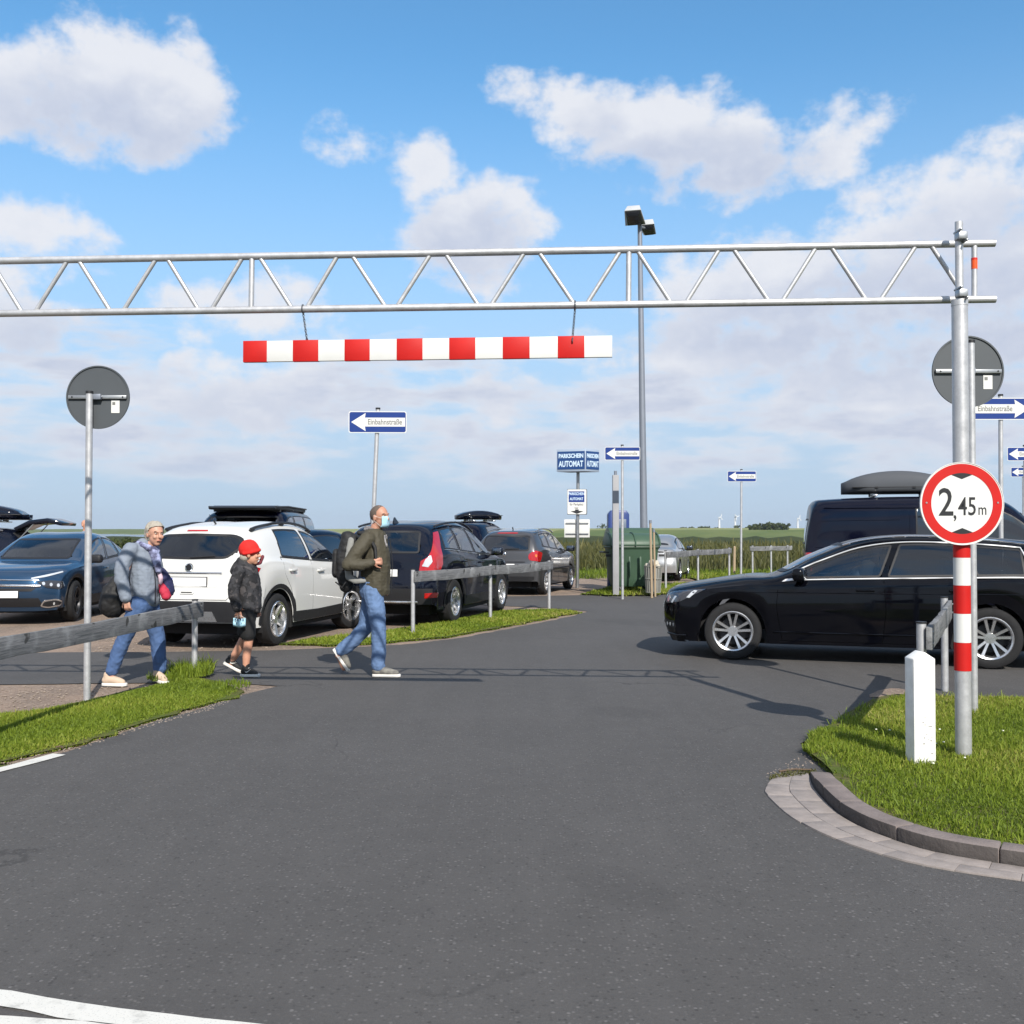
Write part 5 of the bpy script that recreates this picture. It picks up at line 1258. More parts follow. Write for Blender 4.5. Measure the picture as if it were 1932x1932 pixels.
# --- black estate car crossing on the right
W_, H_ = 1.83, 1.48
S = Shell(WAGON, .89, 3.68, .335, .385, cell=.04)
loc, rz = place(G(1383, 1243), G(1878, 1261), S, W_, -1)
car = base_car('estate_car', 'black estate car crossing on the right, its wheels turned out of the exit lane', S, W_, H_, 'paint_black', loc, rz, wr=.335, rim=.232, style='ten', steer=.06)
car['label'] = 'glossy black estate car with chrome window trim crossing on the right'
for sd in (1, -1):
    outs = side_windows(S, sd, 1.62, 4.05, [(2.58, 2.72), (3.52, 3.40)], 'estate_glass', 'privacy_glass', car, tail=-.02)
    top = [(x, S.rail(x)-.035) for x in np.linspace(1.66, 4.02, 30)]; bot = [(x, S.belt(x)+.020) for x in np.linspace(1.56, 4.12, 24)]
    S.line('chrome_strip', [(x, sd*1.3, max(z, S.belt(x)+.022)) for x, z in top+[(4.12, S.belt(4.1)+.10)]], (0, -sd, 0), .0095, 'trim_bright', car, off=.006)
    S.line('chrome_strip', [(x, sd*1.3, z) for x, z in bot], (0, -sd, 0), .009, 'trim_bright', car, off=.006)
    S.patch('chrome_corner', [(x, sd*1.3, z) for x, z in ((1.46, .925), (1.62, .945), (1.58, .965), (1.50, .955), (1.63, 1.035), (1.60, 1.04))][:4], (0, -sd, 0), 'trim_bright', car, off=.006, thick=.01)
    seam(S, car, [(1.42, .90), (1.40, .62), (1.46, .26)], sd); seam(S, car, [(2.58, .985), (2.60, .6), (2.56, .25)], sd); seam(S, car, [(3.52, 1.0), (3.50, .82), (3.34, .58), (3.26, .45), (3.24, .25)], sd)
    seam(S, car, [(1.44, .245), (3.26, .245)], sd)
    handle(S, car, 2.38, .845, sd, 'paint_black'); handle(S, car, 3.36, .855, sd, 'paint_black')
    S.line('crease', [(x, sd*1.3, .80+.02*(x-1)/3) for x in np.linspace(.62, 4.45, 20)], (0, -sd, 0), .006, 'paint_black', car, off=-.001)
    S.line('sill_strip', [(x, sd*1.3, .345) for x in np.linspace(1.36, 3.22, 10)], (0, -sd, 0), .011, 'paint_black', car, off=.004)
    mirror(car, S, 1.68, sd, 'paint_black')
    # roof rail
    S.line('roof_rail', [(x, sd*.60, 2.0) for x in np.linspace(2.15, 4.1, 16)], (0, 0, -1), .014, 'chrome', car, off=.035)
    # headlight, fog lamp, tail light
    hl = [(.02, .735), (.20, .785), (.46, .815), (.60, .825), (.48, .75), (.36, .675), (.12, .64), (.02, .66)]
    D = Vector((.62, -sd*.78, 0)).normalized(); hp = []
    for x, z in hl: hp.append((x, sd*(.60+.42*x), z))
    l = S.patch('headlight', hp, D, 'lamp_dark', car, off=.006, thick=.02, cell=.05)
    for a in ((.20, .655, .07), (.42, .725, .05)):
        x, z, s_ = a; q = [(x, sd*(.60+.42*x), z), (x+.03, sd*(.60+.42*(x+.03)), z-.005), (x+.10, sd*(.60+.42*(x+.1)), z+.075), (x+.06, sd*(.60+.42*(x+.06)), z+.08)]
        S.patch('light_strip', q, D, 'lamp_clear', l, off=.010, thick=.006, cell=.05)
    S.patch('reflector_bowl', [(.13+.045*math.cos(a), sd*(.60+.42*.13), .70+.04*math.sin(a)) for a in np.linspace(0, 6.28, 12)[:-1]], D, 'rim_lens', l, off=.010, thick=.004, cell=.05)
    fg = [(.06, .34), (.30, .36), (.28, .44), (.05, .43)]
    l = S.patch('bumper_vent', [(x, sd*(.60+.42*x), z) for x, z in fg], D, 'trim_black', car, off=.004, thick=.015, cell=.05)
    for x in (.10, .17, .25): S.patch('fog_lamp', [(x+.02*math.cos(a), sd*(.60+.42*x), .39+.022*math.sin(a)) for a in np.linspace(0, 6.28, 10)[:-1]], D, 'lamp_clear', l, off=.008, thick=.004)
    S.line('lip_strip', [(x, sd*(.60+.42*x), .27) for x in np.linspace(.03, .40, 8)], D, .012, 'paint_black', car, off=.008)
    tl = [(4.44, .93), (4.62, .92), (4.64, .78), (4.50, .79)]; D2 = Vector((-.7, -sd*.72, 0)).normalized()
    S.patch('tail_light', [(x, sd*(.9-(x-4.44)*1.0), z) for x, z in tl], D2, 'lamp_red', car, off=.006, thick=.015, cell=.05)
S.patch('windscreen', [(1, y, z) for y, z in rounded([(-.60, 1.03), (.60, 1.03), (.545, 1.375), (-.545, 1.375)], .05)], (1, 0, 0), 'estate_glass', car, off=.003, hole=True, ringw=.03)
S.patch('rear_window', [(4.5, y, z) for y, z in rounded([(-.58, 1.0), (.58, 1.0), (.50, 1.30), (-.50, 1.30)], .06)], (-1, 0, 0), 'privacy_glass', car, off=.003, hole=True, ringw=.03)
S.patch('grille', [(0, y, z) for y, z in ((-.50, .56), (.50, .56), (.52, .66), (-.52, .66))], (1, 0, 0), 'trim_black', car, off=.004, thick=.01)
for z in (.58, .61, .64): S.line('grille_bar', [(0, y, z) for y in np.linspace(-.5, .5, 9)], (1, 0, 0), .006, 'chrome', car, off=.008)
plate(car, S, 0, .44, 1); plate(car, S, 4.7, .70, -1)
S.line('bonnet_seam', [(x, .70+.02*x, 2) for x in np.linspace(.3, 1.35, 10)], (0, 0, -1), .004, 'seam_black', car, off=-.002); S.line('bonnet_seam', [(x, -.70-.02*x, 2) for x in np.linspace(.3, 1.35, 10)], (0, 0, -1), .004, 'seam_black', car, off=-.002)
interior(car, S, W_, H_, [(2.0, (.37, -.37)), (2.95, (.42, -.42))], floor=.30, dash_x=1.62, steer_side=-1)
S.build('paint_black', car)
ESTATE = car

# --- white crossover parked on the left, seen from behind
W_, H_ = 1.78, 1.655
S = Shell(SUV, .86, 3.415, .345, .405, sill=.27, cell=.04)
loc, rz = place(G(654, 1184), G(532, 1212), S, W_, 1)
car = base_car('crossover_car', 'white crossover with black roof rails parked tail first behind the child', S, W_, H_, 'paint_white', loc, rz, wr=.345, ww=.225, rim=.235, style='five', steer=-.22)
for sd in (1, -1):
    side_windows(S, sd, 1.40, 3.30, [(2.38, 2.50)], 'car_glass', 'car_glass', car, tail=-.06, gap=.035)
    S.line('window_seal', [(x, sd*1.3, S.belt(x)+.028) for x in np.linspace(1.36, 3.34, 20)], (0, -sd, 0), .007, 'trim_black', car, off=.004)
    seam(S, car, [(1.18, 1.0), (1.16, .7), (1.24, .30)], sd); seam(S, car, [(2.40, 1.12), (2.42, .7), (2.38, .30)], sd); seam(S, car, [(3.34, 1.17), (3.30, .95), (3.10, .75), (2.96, .5), (2.94, .30)], sd)
    handle(S, car, 2.16, .955, sd, 'paint_white'); handle(S, car, 3.08, .99, sd, 'paint_white')
    mirror(car, S, 1.46, sd, 'trim_black')
    S.line('roof_rail', [(x, sd*.60, 2.2) for x in np.linspace(1.95, 3.75, 16)], (0, 0, -1), .020, 'trim_black', car, off=.040)
    for x in (2.0, 2.85, 3.7): S.line('rail_foot', [(x-.04, sd*.60, 2.2), (x+.04, sd*.60, 2.2)], (0, 0, -1), .024, 'trim_black', car, off=.016)
    # lower cladding strip along the sills
    S.patch('sill_cladding', [(x, sd*1.3, z) for x, z in [(1.25, .275), (3.02, .275), (3.00, .42), (2.2, .405), (1.27, .42)]], (0, -sd, 0), 'trim_black', car, off=.009, thick=.02, cell=.12)
    D2 = Vector((-.72, -sd*.70, 0)).normalized()
    tl = [(3.93, 1.04), (4.05, 1.08), (4.15, 1.00), (4.16, .90), (4.10, .86), (4.00, .92)]
    l = S.patch('tail_light', [(x, sd*(.90-(x-3.9)*.9), z) for x, z in tl], D2, 'lamp_red', car, off=.007, thick=.02, cell=.05)
    S.patch('reversing_lens', [(x, sd*(.90-(x-3.9)*.9), z) for x, z in ((4.08, .97), (4.13, .96), (4.13, .92), (4.08, .93))], D2, 'lamp_clear', l, off=.012, thick=.006, cell=.05)
    S.patch('bumper_reflector', [(x, sd*(.90-(x-3.9)*.9), z) for x, z in ((4.02, .54), (4.16, .53), (4.17, .44), (4.06, .46))], D2, 'lamp_red', car, off=.022, thick=.02, cell=.05)
    S.patch('headlight', [(x, sd*(.60+.42*x), z) for x, z in ((.10, .86), (.50, .93), (.55, .90), (.35, .76), (.12, .74))], Vector((.62, -sd*.78, 0)), 'lamp_clear', car, off=.006, thick=.02, cell=.06)
cladding(S, car, .405, .345, 'trim_black', .07)
S.patch('windscreen', [(1, y, z) for y, z in rounded([(-.58, 1.14), (.58, 1.14), (.545, 1.51), (-.545, 1.51)], .05)], (1, 0, 0), 'car_glass', car, off=.003, hole=True, ringw=.03)
S.patch('rear_window', [(4.1, y, z) for y, z in rounded([(-.50, 1.165), (0, 1.155), (.50, 1.165), (.66, 1.30), (.63, 1.42), (.50, 1.475), (0, 1.49), (-.50, 1.475), (-.63, 1.42), (-.66, 1.30)], .06)], (-1, 0, 0), 'privacy_glass', car, off=.004, hole=True, ringw=.03)
S.patch('bumper_cladding', [(4.2, y, z) for y, z in ((-.74, .36), (.74, .36), (.76, .60), (.55, .625), (-.55, .625), (-.76, .60))], (-1, 0, 0), 'trim_black', car, off=.012, thick=.03, cell=.10)
S.patch('skid_plate', [(4.2, y, z) for y, z in ((-.42, .37), (.42, .37), (.36, .50), (-.36, .50))], (-1, 0, 0), 'alloy', car, off=.022, thick=.012, cell=.10)
S.line('tailgate_trim', [(4.2, y, .985) for y in np.linspace(-.46, .46, 9)], (-1, 0, 0), .012, 'chrome', car, off=.008)
p_, n_ = S.hit((4.2, 0, 1.055), (-1, 0, 0))
MB().lathe([(.0, 0), (.055, 0), (.055, .012), (.0, .012)], Matrix.Translation(p_+Vector((-.004, 0, 0))) @ Matrix.Rotation(math.pi/2, 4, 'Y'), 24).obj('emblem', 'alloy_dark', car)
MB().tube([p_+Vector((.012, .048*math.cos(a), .048*math.sin(a))) for a in np.linspace(0, 2*math.pi, 25)[:-1]], .007, 6, closed=True).obj('emblem_ring', 'chrome', car)
S.patch('tailgate_handle', [(4.2, y, z) for y, z in rounded([(-.10, .715), (.10, .715), (.10, .755), (-.10, .755)], .02)], (-1, 0, 0), 'paint_white', car, off=.012, thick=.015)
S.line('tailgate_slot', [(4.2, y, .735) for y in np.linspace(-.075, .075, 5)], (-1, 0, 0), .006, 'underbody', car, off=.016)
S.line('tailgate_seam', [(4.2, y, z) for y, z in ((-.66, 1.14), (-.62, .95), (-.60, .70), (-.55, .645), (.55, .645), (.60, .70), (.62, .95), (.66, 1.14))], (-1, 0, 0), .005, 'underbody', car, off=-.001)
S.patch('brake_light', [(4.0, y, z) for y, z in ((-.15, 1.515), (.15, 1.515), (.14, 1.535), (-.14, 1.535))], (-1, 0, 0), 'lamp_red', car, off=.008, thick=.02)
MB().cyl((3.55, 0, 1.615), (3.60, 0, 1.655), .012).cyl((3.60, 0, 1.655), (3.72, 0, 1.74), .005).obj('aerial', 'trim_black', car)
S.line('rear_wiper', [(4.1, y, 1.175+.05*abs(y)) for y in np.linspace(0, .34, 6)], (-1, 0, 0), .010, 'trim_black', car, off=.016)
S.patch('plate_recess', [(4.2, y, z) for y, z in rounded([(-.40, .80), (.40, .80), (.44, .975), (-.44, .975)], .03)], (-1, 0, 0), 'paint_white', car, off=.004, thick=.01)
plate(car, S, 4.2, .87, -1)
plate(car, S, 0, .5, 1)
interior(car, S, W_, H_, [(1.75, (.36, -.36)), (2.65, (.40, -.40))], floor=.38, dash_x=1.40, steer_side=-1)
S.build('paint_white', car)

# --- dark blue-black SUV, seen from behind
W_, H_ = 1.89, 1.715
T = scale_t(SUV, 4.63, 1.89, 1.705)
S = Shell(T, .87, 3.645, .365, .42, sill=.27, cell=.045)
rw_ = G(849, 1176); hd = rad(15.5)
fw_ = (rw_.x+2.775*math.sin(hd), rw_.y+2.775*math.cos(hd))
loc, rz = place(fw_, rw_, S, W_, 1)
car = base_car('suv_car', 'black SUV with tall red tail lights parked behind the middle fence', S, W_, H_, 'paint_anthracite', loc, rz, wr=.365, ww=.235, rim=.235, style='pair')
for sd in (1, -1):
    side_windows(S, sd, 1.56, 4.02, [(2.52, 2.66), (3.34, 3.36)], 'car_glass', 'car_glass', car, tail=-.12)
    S.line('window_trim', [(x, sd*1.3, S.belt(x)+.025) for x in np.linspace(1.5, 4.05, 20)], (0, -sd, 0), .007, 'chrome', car, off=.004)
    seam(S, car, [(1.30, 1.0), (1.28, .7), (1.36, .30)], sd); seam(S, car, [(2.54, 1.13), (2.56, .7), (2.52, .30)], sd); seam(S, car, [(3.48, 1.19), (3.44, .95), (3.24, .75), (3.12, .5), (3.10, .30)], sd)
    handle(S, car, 2.30, .98, sd, 'paint_anthracite'); handle(S, car, 3.26, 1.02, sd, 'paint_anthracite')
    mirror(car, S, 1.60, sd, 'paint_anthracite')
    S.line('roof_rail', [(x, sd*.64, 2.2) for x in np.linspace(2.0, 4.0, 16)], (0, 0, -1), .018, 'trim_black', car, off=.040)
    D2 = Vector((-.72, -sd*.70, 0)).normalized()
    tl = [(4.20, 1.52), (4.30, 1.50), (4.42, 1.20), (4.46, 1.12), (4.54, 1.05), (4.56, .90), (4.30, .885), (4.24, 1.0), (4.34, 1.16), (4.24, 1.34)]
    l = S.patch('tail_light', [(x, sd*(.95-(x-4.2)*.9), z) for x, z in tl], D2, 'lamp_red', car, off=.008, thick=.02, cell=.05)
    S.patch('indicator_lens', [(x, sd*(.95-(x-4.2)*.9), z) for x, z in ((4.43, 1.14), (4.49, 1.08), (4.53, .97), (4.47, .955), (4.42, 1.04))], D2, 'lamp_clear', l, off=.013, thick=.006, cell=.05)
    S.patch('bumper_reflector', [(x, sd*(.95-(x-4.2)*.9), z) for x, z in ((4.34, .56), (4.52, .55), (4.52, .47), (4.38, .48))], D2, 'lamp_red', car, off=.020, thick=.02, cell=.05)
    S.patch('sill_cladding', [(x, sd*1.3, z) for x, z in [(1.36, .28), (3.16, .28), (3.12, .44), (1.38, .44)]], (0, -sd, 0), 'trim_black', car, off=.009, thick=.02, cell=.12)
cladding(S, car, .42, .365, 'trim_black', .065)
S.patch('windscreen', [(1, y, z) for y, z in rounded([(-.62, 1.18), (.62, 1.18), (.57, 1.56), (-.57, 1.56)], .05)], (1, 0, 0), 'car_glass', car, off=.003, hole=True, ringw=.03)
S.patch('rear_window', [(4.4, y, z) for y, z in rounded([(-.60, 1.17), (.60, 1.17), (.54, 1.53), (-.54, 1.53)], .06)], (-1, 0, 0), 'privacy_glass', car, off=.004, hole=True, ringw=.03)
S.patch('bumper_cladding', [(4.6, y, z) for y, z in ((-.80, .37), (.80, .37), (.82, .62), (-.82, .62))], (-1, 0, 0), 'trim_black', car, off=.012, thick=.03, cell=.12)
S.line('bumper_trim', [(4.6, y, .41) for y in np.linspace(-.6, .6, 9)], (-1, 0, 0), .018, 'alloy', car, off=.024)
S.line('tailgate_seam', [(4.6, y, z) for y, z in ((-.64, 1.14), (-.60, .70), (-.55, .645), (.55, .645), (.60, .70), (.64, 1.14))], (-1, 0, 0), .005, 'underbody', car, off=-.001)
MB().add([(3.95, -.03, 1.66), (3.95, .03, 1.66), (4.12, .02, 1.64), (4.12, -.02, 1.64), (4.06, 0, 1.76), (4.12, 0, 1.74)], [(0, 3, 2, 1), (0, 1, 4), (1, 2, 5, 4), (2, 3, 5), (3, 0, 4, 5)]).obj('roof_fin', 'paint_anthracite', car)
MB().cyl((4.0, -.45, 1.66), (3.92, -.50, 1.86), .005).obj('aerial', 'trim_black', car)
plate(car, S, 4.5, .86, -1)
interior(car, S, W_, H_, [(1.9, (.38, -.38)), (2.85, (.42, -.42))], floor=.40, dash_x=1.52)
S.build('paint_anthracite', car)

# --- blue crossover on the left, seen from the front
W_, H_ = 1.80, 1.525
T = [list(s) for s in scale_t(SUV, 4.36, 1.80, 1.52)]
for s in T:                                              # roof line falling to a fastback
    for ix, iz in ((0, 1), (2, 4)):
        if s[ix] > 2.6 and s[iz] > .9: s[iz] -= max(0, min(.34, .155*(s[ix]-2.6)**1.5))
    if s[5] > 3.2 and s[7] > .95: s[7] -= .05
S = Shell(T, .90, 3.57, .345, .40, sill=.26, cell=.045)
fwp = G(134, 1171); 
rwp = (fwp.x-2.67*math.sin(rad(3.0)), fwp.y+2.67*math.cos(rad(3.0)))
loc, rz = place(fwp, rwp, S, W_, -1)
car = base_car('hatchback_car', 'dark blue crossover with silver nose facing the camera on the left', S, W_, H_, 'paint_blue', loc, rz, wr=.345, ww=.21, rim=.23, style='dark', steer=.1)
for sd in (1, -1):
    side_windows(S, sd, 1.45, 3.62, [(2.44, 2.56), (3.16, 3.08)], 'car_glass', 'car_glass', car, tail=-.3, top=.045)
    S.line('window_seal', [(x, sd*1.3, S.belt(x)+.025) for x in np.linspace(1.4, 3.6, 20)], (0, -sd, 0), .007, 'trim_black', car, off=.004)
    seam(S, car, [(1.22, .93), (1.20, .7), (1.28, .28)], sd); seam(S, car, [(2.46, 1.0), (2.48, .7), (2.44, .28)], sd)
    handle(S, car, 2.22, .86, sd, 'paint_blue'); handle(S, car, 3.10, .88, sd, 'paint_blue')
    mirror(car, S, 1.50, sd, 'trim_black')
    S.patch('sill_cladding', [(x, sd*1.3, z) for x, z in [(1.30, .27), (3.16, .27), (3.14, .42), (1.32, .42)]], (0, -sd, 0), 'trim_black', car, off=.009, thick=.02, cell=.12)
    D = Vector((.80, -sd*.60, 0)).normalized(); yy = lambda x: sd*(.62+.55*x)
    l = S.patch('headlight', [(x, yy(x), z) for x, z in ((-.04, .70), (.16, .72), (.36, .70), (.40, .62), (.30, .57), (.10, .60))], D, 'lamp_dark', car, off=.008, thick=.02, cell=.05)
    for x, z in ((.06, .67), (.17, .65), (.28, .635)):
        S.patch('lamp_bowl', [(x+.04*math.cos(a), yy(x), z+.028*math.sin(a)) for a in np.linspace(0, 6.28, 10)[:-1]], D, 'rim_lens', l, off=.013, thick=.005)
    S.patch('light_strip', [(x, yy(x), z) for x, z in ((-.10, .745), (.10, .775), (.40, .84), (.40, .86), (.06, .80), (-.10, .765))], D, 'lamp_clear', car, off=.007, thick=.008, cell=.05)
    fg = rounded([(.02, .30), (.14, .27), (.32, .30), (.36, .37), (.26, .42), (.06, .40)], .04)
    l = S.patch('fog_surround', [(x, yy(x), z) for x, z in fg], D, 'alloy', car, off=.012, thick=.02, cell=.05)
    S.patch('fog_inset', [(x, yy(x), z) for x, z in inset(fg, .022)], D, 'trim_black', l, off=.016, thick=.006, cell=.05)
    S.patch('fog_lamp', [(.22+.025*math.cos(a), yy(.22), .345+.025*math.sin(a)) for a in np.linspace(0, 6.28, 10)[:-1]], D, 'lamp_clear', l, off=.020, thick=.004)
cladding(S, car, .40, .345, 'trim_black', .06)
S.patch('windscreen', [(1, y, z) for y, z in rounded([(-.60, 1.045), (.60, 1.045), (.545, 1.395), (-.545, 1.395)], .05)], (1, 0, 0), 'privacy_glass', car, off=.003, hole=True, ringw=.03)
S.patch('rear_window', [(4.0, y, z) for y, z in rounded([(-.52, 1.02), (.52, 1.02), (.46, 1.20), (-.46, 1.20)], .05)], (-1, 0, 0), 'privacy_glass', car, off=.003, ringw=.03)
S.line('nose_trim', [(0, y, .645-.02*abs(y)) for y in np.linspace(-.58, .58, 15)], (1, 0, 0), .022, 'alloy', car, off=.008)
S.line('nose_trim', [(0, y, .735-.02*abs(y)) for y in np.linspace(-.55, .55, 15)], (1, 0, 0), .010, 'chrome', car, off=.008)
S.patch('grille', [(0, y, z) for y, z in ((-.52, .60), (.52, .60), (.46, .55), (-.46, .55))], (1, 0, 0), 'trim_black', car, off=.006, thick=.01)
S.patch('lower_grille', [(0, y, z) for y, z in ((-.62, .30), (.62, .30), (.55, .44), (-.55, .44))], (1, 0, 0), 'trim_black', car, off=.008, thick=.02)
plate(car, S, 0, .50, 1)
interior(car, S, W_, H_, [(1.8, (.36, -.36)), (2.65, (.40, -.40))], floor=.36, dash_x=1.46)
S.build('paint_blue', car)

# --- small grey estate further back, seen from behind
W_, H_ = 1.75, 1.62
T = [list(s) for s in scale_t(SUV, 4.16, 1.75, 1.60)]
S = Shell(T, .84, 3.38, .315, .37, sill=.24, cell=.055)
rw_ = G(1024, 1121); hd = rad(17)
loc, rz = place((rw_.x+2.54*math.sin(hd), rw_.y+2.54*math.cos(hd)), rw_, S, W_, 1)
car = base_car('estate_car', 'small dark grey estate with roof rails parked beyond the black SUV', S, W_, H_, 'paint_grey', loc, rz, wr=.315, ww=.2, rim=.21, style='multi')
for sd in (1, -1):
    side_windows(S, sd, 1.36, 3.55, [(2.28, 2.38), (3.02, 3.02)], 'dark_glass', 'dark_glass', car, tail=-.1, hole=False)
    mirror(car, S, 1.42, sd, 'paint_anthracite')
    S.line('roof_rail', [(x, sd*.58, 2.2) for x in np.linspace(1.95, 3.55, 14)], (0, 0, -1), .018, 'steel_grey', car, off=.055)
    seam(S, car, [(2.3, 1.06), (2.32, .7), (2.28, .28)], sd); seam(S, car, [(1.16, .95), (1.15, .6), (1.22, .28)], sd)
    S.line('side_strip', [(x, sd*1.3, .62) for x in np.linspace(1.2, 2.9, 8)], (0, -sd, 0), .018, 'trim_black', car, off=.008)
    D2 = Vector((-.72, -sd*.70, 0)).normalized()
    l = S.patch('tail_light', [(x, sd*(.88-(x-3.8)*.9), z) for x, z in rounded([(3.78, 1.02), (4.0, 1.08), (4.10, .98), (4.10, .84), (3.86, .80)], .05)], D2, 'lamp_red', car, off=.008, thick=.02, cell=.06)
    S.patch('lens', [(3.98+.035*math.cos(a), sd*(.88-.18*.9), .95+.035*math.sin(a)) for a in np.linspace(0, 6.28, 10)[:-1]], D2, 'lamp_amber', l, off=.012, thick=.005)
    handle(S, car, 2.1, .88, sd, 'paint_grey'); handle(S, car, 2.95, .9, sd, 'paint_grey')
S.patch('rear_window', [(4.0, y, z) for y, z in rounded([(-.60, 1.06), (.60, 1.06), (.56, 1.43), (-.56, 1.43)], .08)], (-1, 0, 0), 'dark_glass', car, off=.004, ringw=.03)
S.patch('windscreen', [(1, y, z) for y, z in rounded([(-.57, 1.12), (.57, 1.12), (.53, 1.46), (-.53, 1.46)], .05)], (1, 0, 0), 'dark_glass', car, off=.003, ringw=.03)
S.patch('brake_light', [(3.9, y, z) for y, z in ((-.26, 1.475), (.26, 1.475), (.24, 1.50), (-.24, 1.50))], (-1, 0, 0), 'lamp_red', car, off=.008, thick=.02)
S.patch('bumper_cladding', [(4.1, y, z) for y, z in ((-.70, .30), (.70, .30), (.72, .46), (-.72, .46))], (-1, 0, 0), 'trim_black', car, off=.012, thick=.03, cell=.12)
p_, n_ = S.hit((4.1, 0, .98), (-1, 0, 0)); MB().ball(p_+Vector((.008, 0, 0)), (.01, .035, .05), 8, 6).obj('emblem', 'chrome', car)
S.line('rear_wiper', [(4.1, y, 1.10+.04*abs(y)) for y in np.linspace(0, .34, 6)], (-1, 0, 0), .010, 'trim_black', car, off=.014)
S.line('tailgate_trim', [(4.1, y, .80) for y in np.linspace(-.5, .5, 9)], (-1, 0, 0), .010, 'trim_black', car, off=.006)
plate(car, S, 4.1, .70, -1)
MB().cyl((3.42, 0, 1.58), (3.46, 0, 1.63), .015).obj('aerial', 'trim_black', car)
S.build('paint_grey', car)

# --- silver saloon behind the container
W_, H_ = 1.78, 1.44
T = scale_t(SEDAN, 4.5, 1.78, 1.44)
S = Shell(T, .86, 3.52, .315, .37, cell=.06)
rw_ = G(1278, 1095); hd = rad(15)
loc, rz = place((rw_.x+2.66*math.sin(hd), rw_.y+2.66*math.cos(hd)), rw_, S, W_, 1)
car = base_car('saloon_car', 'silver saloon car parked by the reeds right of the green container', S, W_, H_, 'paint_silver', loc, rz, wr=.315, ww=.2, rim=.21, style='multi')
for sd in (1, -1):
    side_windows(S, sd, 1.55, 3.5, [(2.45, 2.55)], 'dark_glass', 'dark_glass', car, tail=-.15, hole=False)
    mirror(car, S, 1.6, sd, 'dark_plastic'); handle(S, car, 2.25, .82, sd, 'paint_silver'); handle(S, car, 3.15, .84, sd, 'paint_silver')
    seam(S, car, [(2.45, .95), (2.47, .6), (2.43, .25)], sd)
    D2 = Vector((-.72, -sd*.70, 0)).normalized()
    S.patch('tail_light', [(x, sd*(.88-(x-4.1)*.9), z) for x, z in ((4.10, .90), (4.38, .88), (4.40, .76), (4.14, .80))], D2, 'lamp_red', car, off=.008, thick=.02, cell=.06)
S.patch('tail_light', [(4.4, y, z) for y, z in ((-.62, .86), (-.36, .84), (-.36, .74), (-.64, .74))], (-1, 0, 0), 'lamp_red', car, off=.008, thick=.02)
S.patch('rear_window', [(3.7, y, z) for y, z in rounded([(-.52, 1.06), (.52, 1.06), (.47, 1.33), (-.47, 1.33)], .06)], (-.4, 0, -.9), 'dark_glass', car, off=.004, ringw=.03)
S.patch('windscreen', [(1, y, z) for y, z in rounded([(-.57, 1.02), (.57, 1.02), (.52, 1.34), (-.52, 1.34)], .05)], (1, 0, 0), 'dark_glass', car, off=.003, ringw=.03)
plate(car, S, 4.4, .62, -1)
S.build('paint_silver', car)

# --- roof boxes
def roof_box(label, loc, rz, L_, W2, H2, m, group=None, bars=True):
    t = thing('roof_box', label, 'roof box', loc, rz, group)
    n = 22; vs = []; ring_n = 16; sec = []
    for i in range(n+1):
        u = i/n; x = L_*u
        wy = W2/2*min(1, (math.sin(math.pi*min(u*1.9+.06, .5)))**.6)*(min(1, ((1-u)*7+.1))**.5)
        top = H2*(.35+.65*math.sin(math.pi*min(max(u*1.05, .02), .98))**.55)*min(1, ((1-u)*8+.25))
        for j in range(ring_n):
            a = 2*math.pi*j/ring_n; c, s_ = math.cos(a), math.sin(a); k = lambda v, e: math.copysign(abs(v)**e, v)
            zc = .12; z = zc+(top-zc)*k(s_, .55) if s_ > 0 else zc+.12*k(s_, .6)
            vs.append((x, wy*k(c, .5), z))
    fs = [(i*ring_n+j, i*ring_n+(j+1) % ring_n, (i+1)*ring_n+(j+1) % ring_n, (i+1)*ring_n+j) for i in range(n) for j in range(ring_n)]+[tuple(range(ring_n)), tuple(range((n+1)*ring_n-1, n*ring_n-1, -1))]
    MB().add(vs, fs).obj('shell', m, t, smooth=60)
    MB().box((L_*.52, 0, .115), (L_*.86, W2*1.0, .016)).obj('lid_seam', 'trim_black', t, bevel=.004)
    for x in (L_*.28, L_*.72):
        if bars:
            MB().box((x, 0, -.035), (.07, W2*1.45, .03)).obj('crossbar', 'alloy', t, bevel=.008)
        for s_ in (-1, 1): MB().box((x, s_*W2*.3, -.012), (.12, .06, .05)).obj('clamp', 'steel_grey', t, bevel=.008)
    for x in (L_*.3, L_*.62): MB().box((x, -W2*.5, .11), (.05, .02, .03)).obj('lock', 'trim_black', t)
    return t
paint('paint_box', (.085, .09, .10), .1, .55, .15)

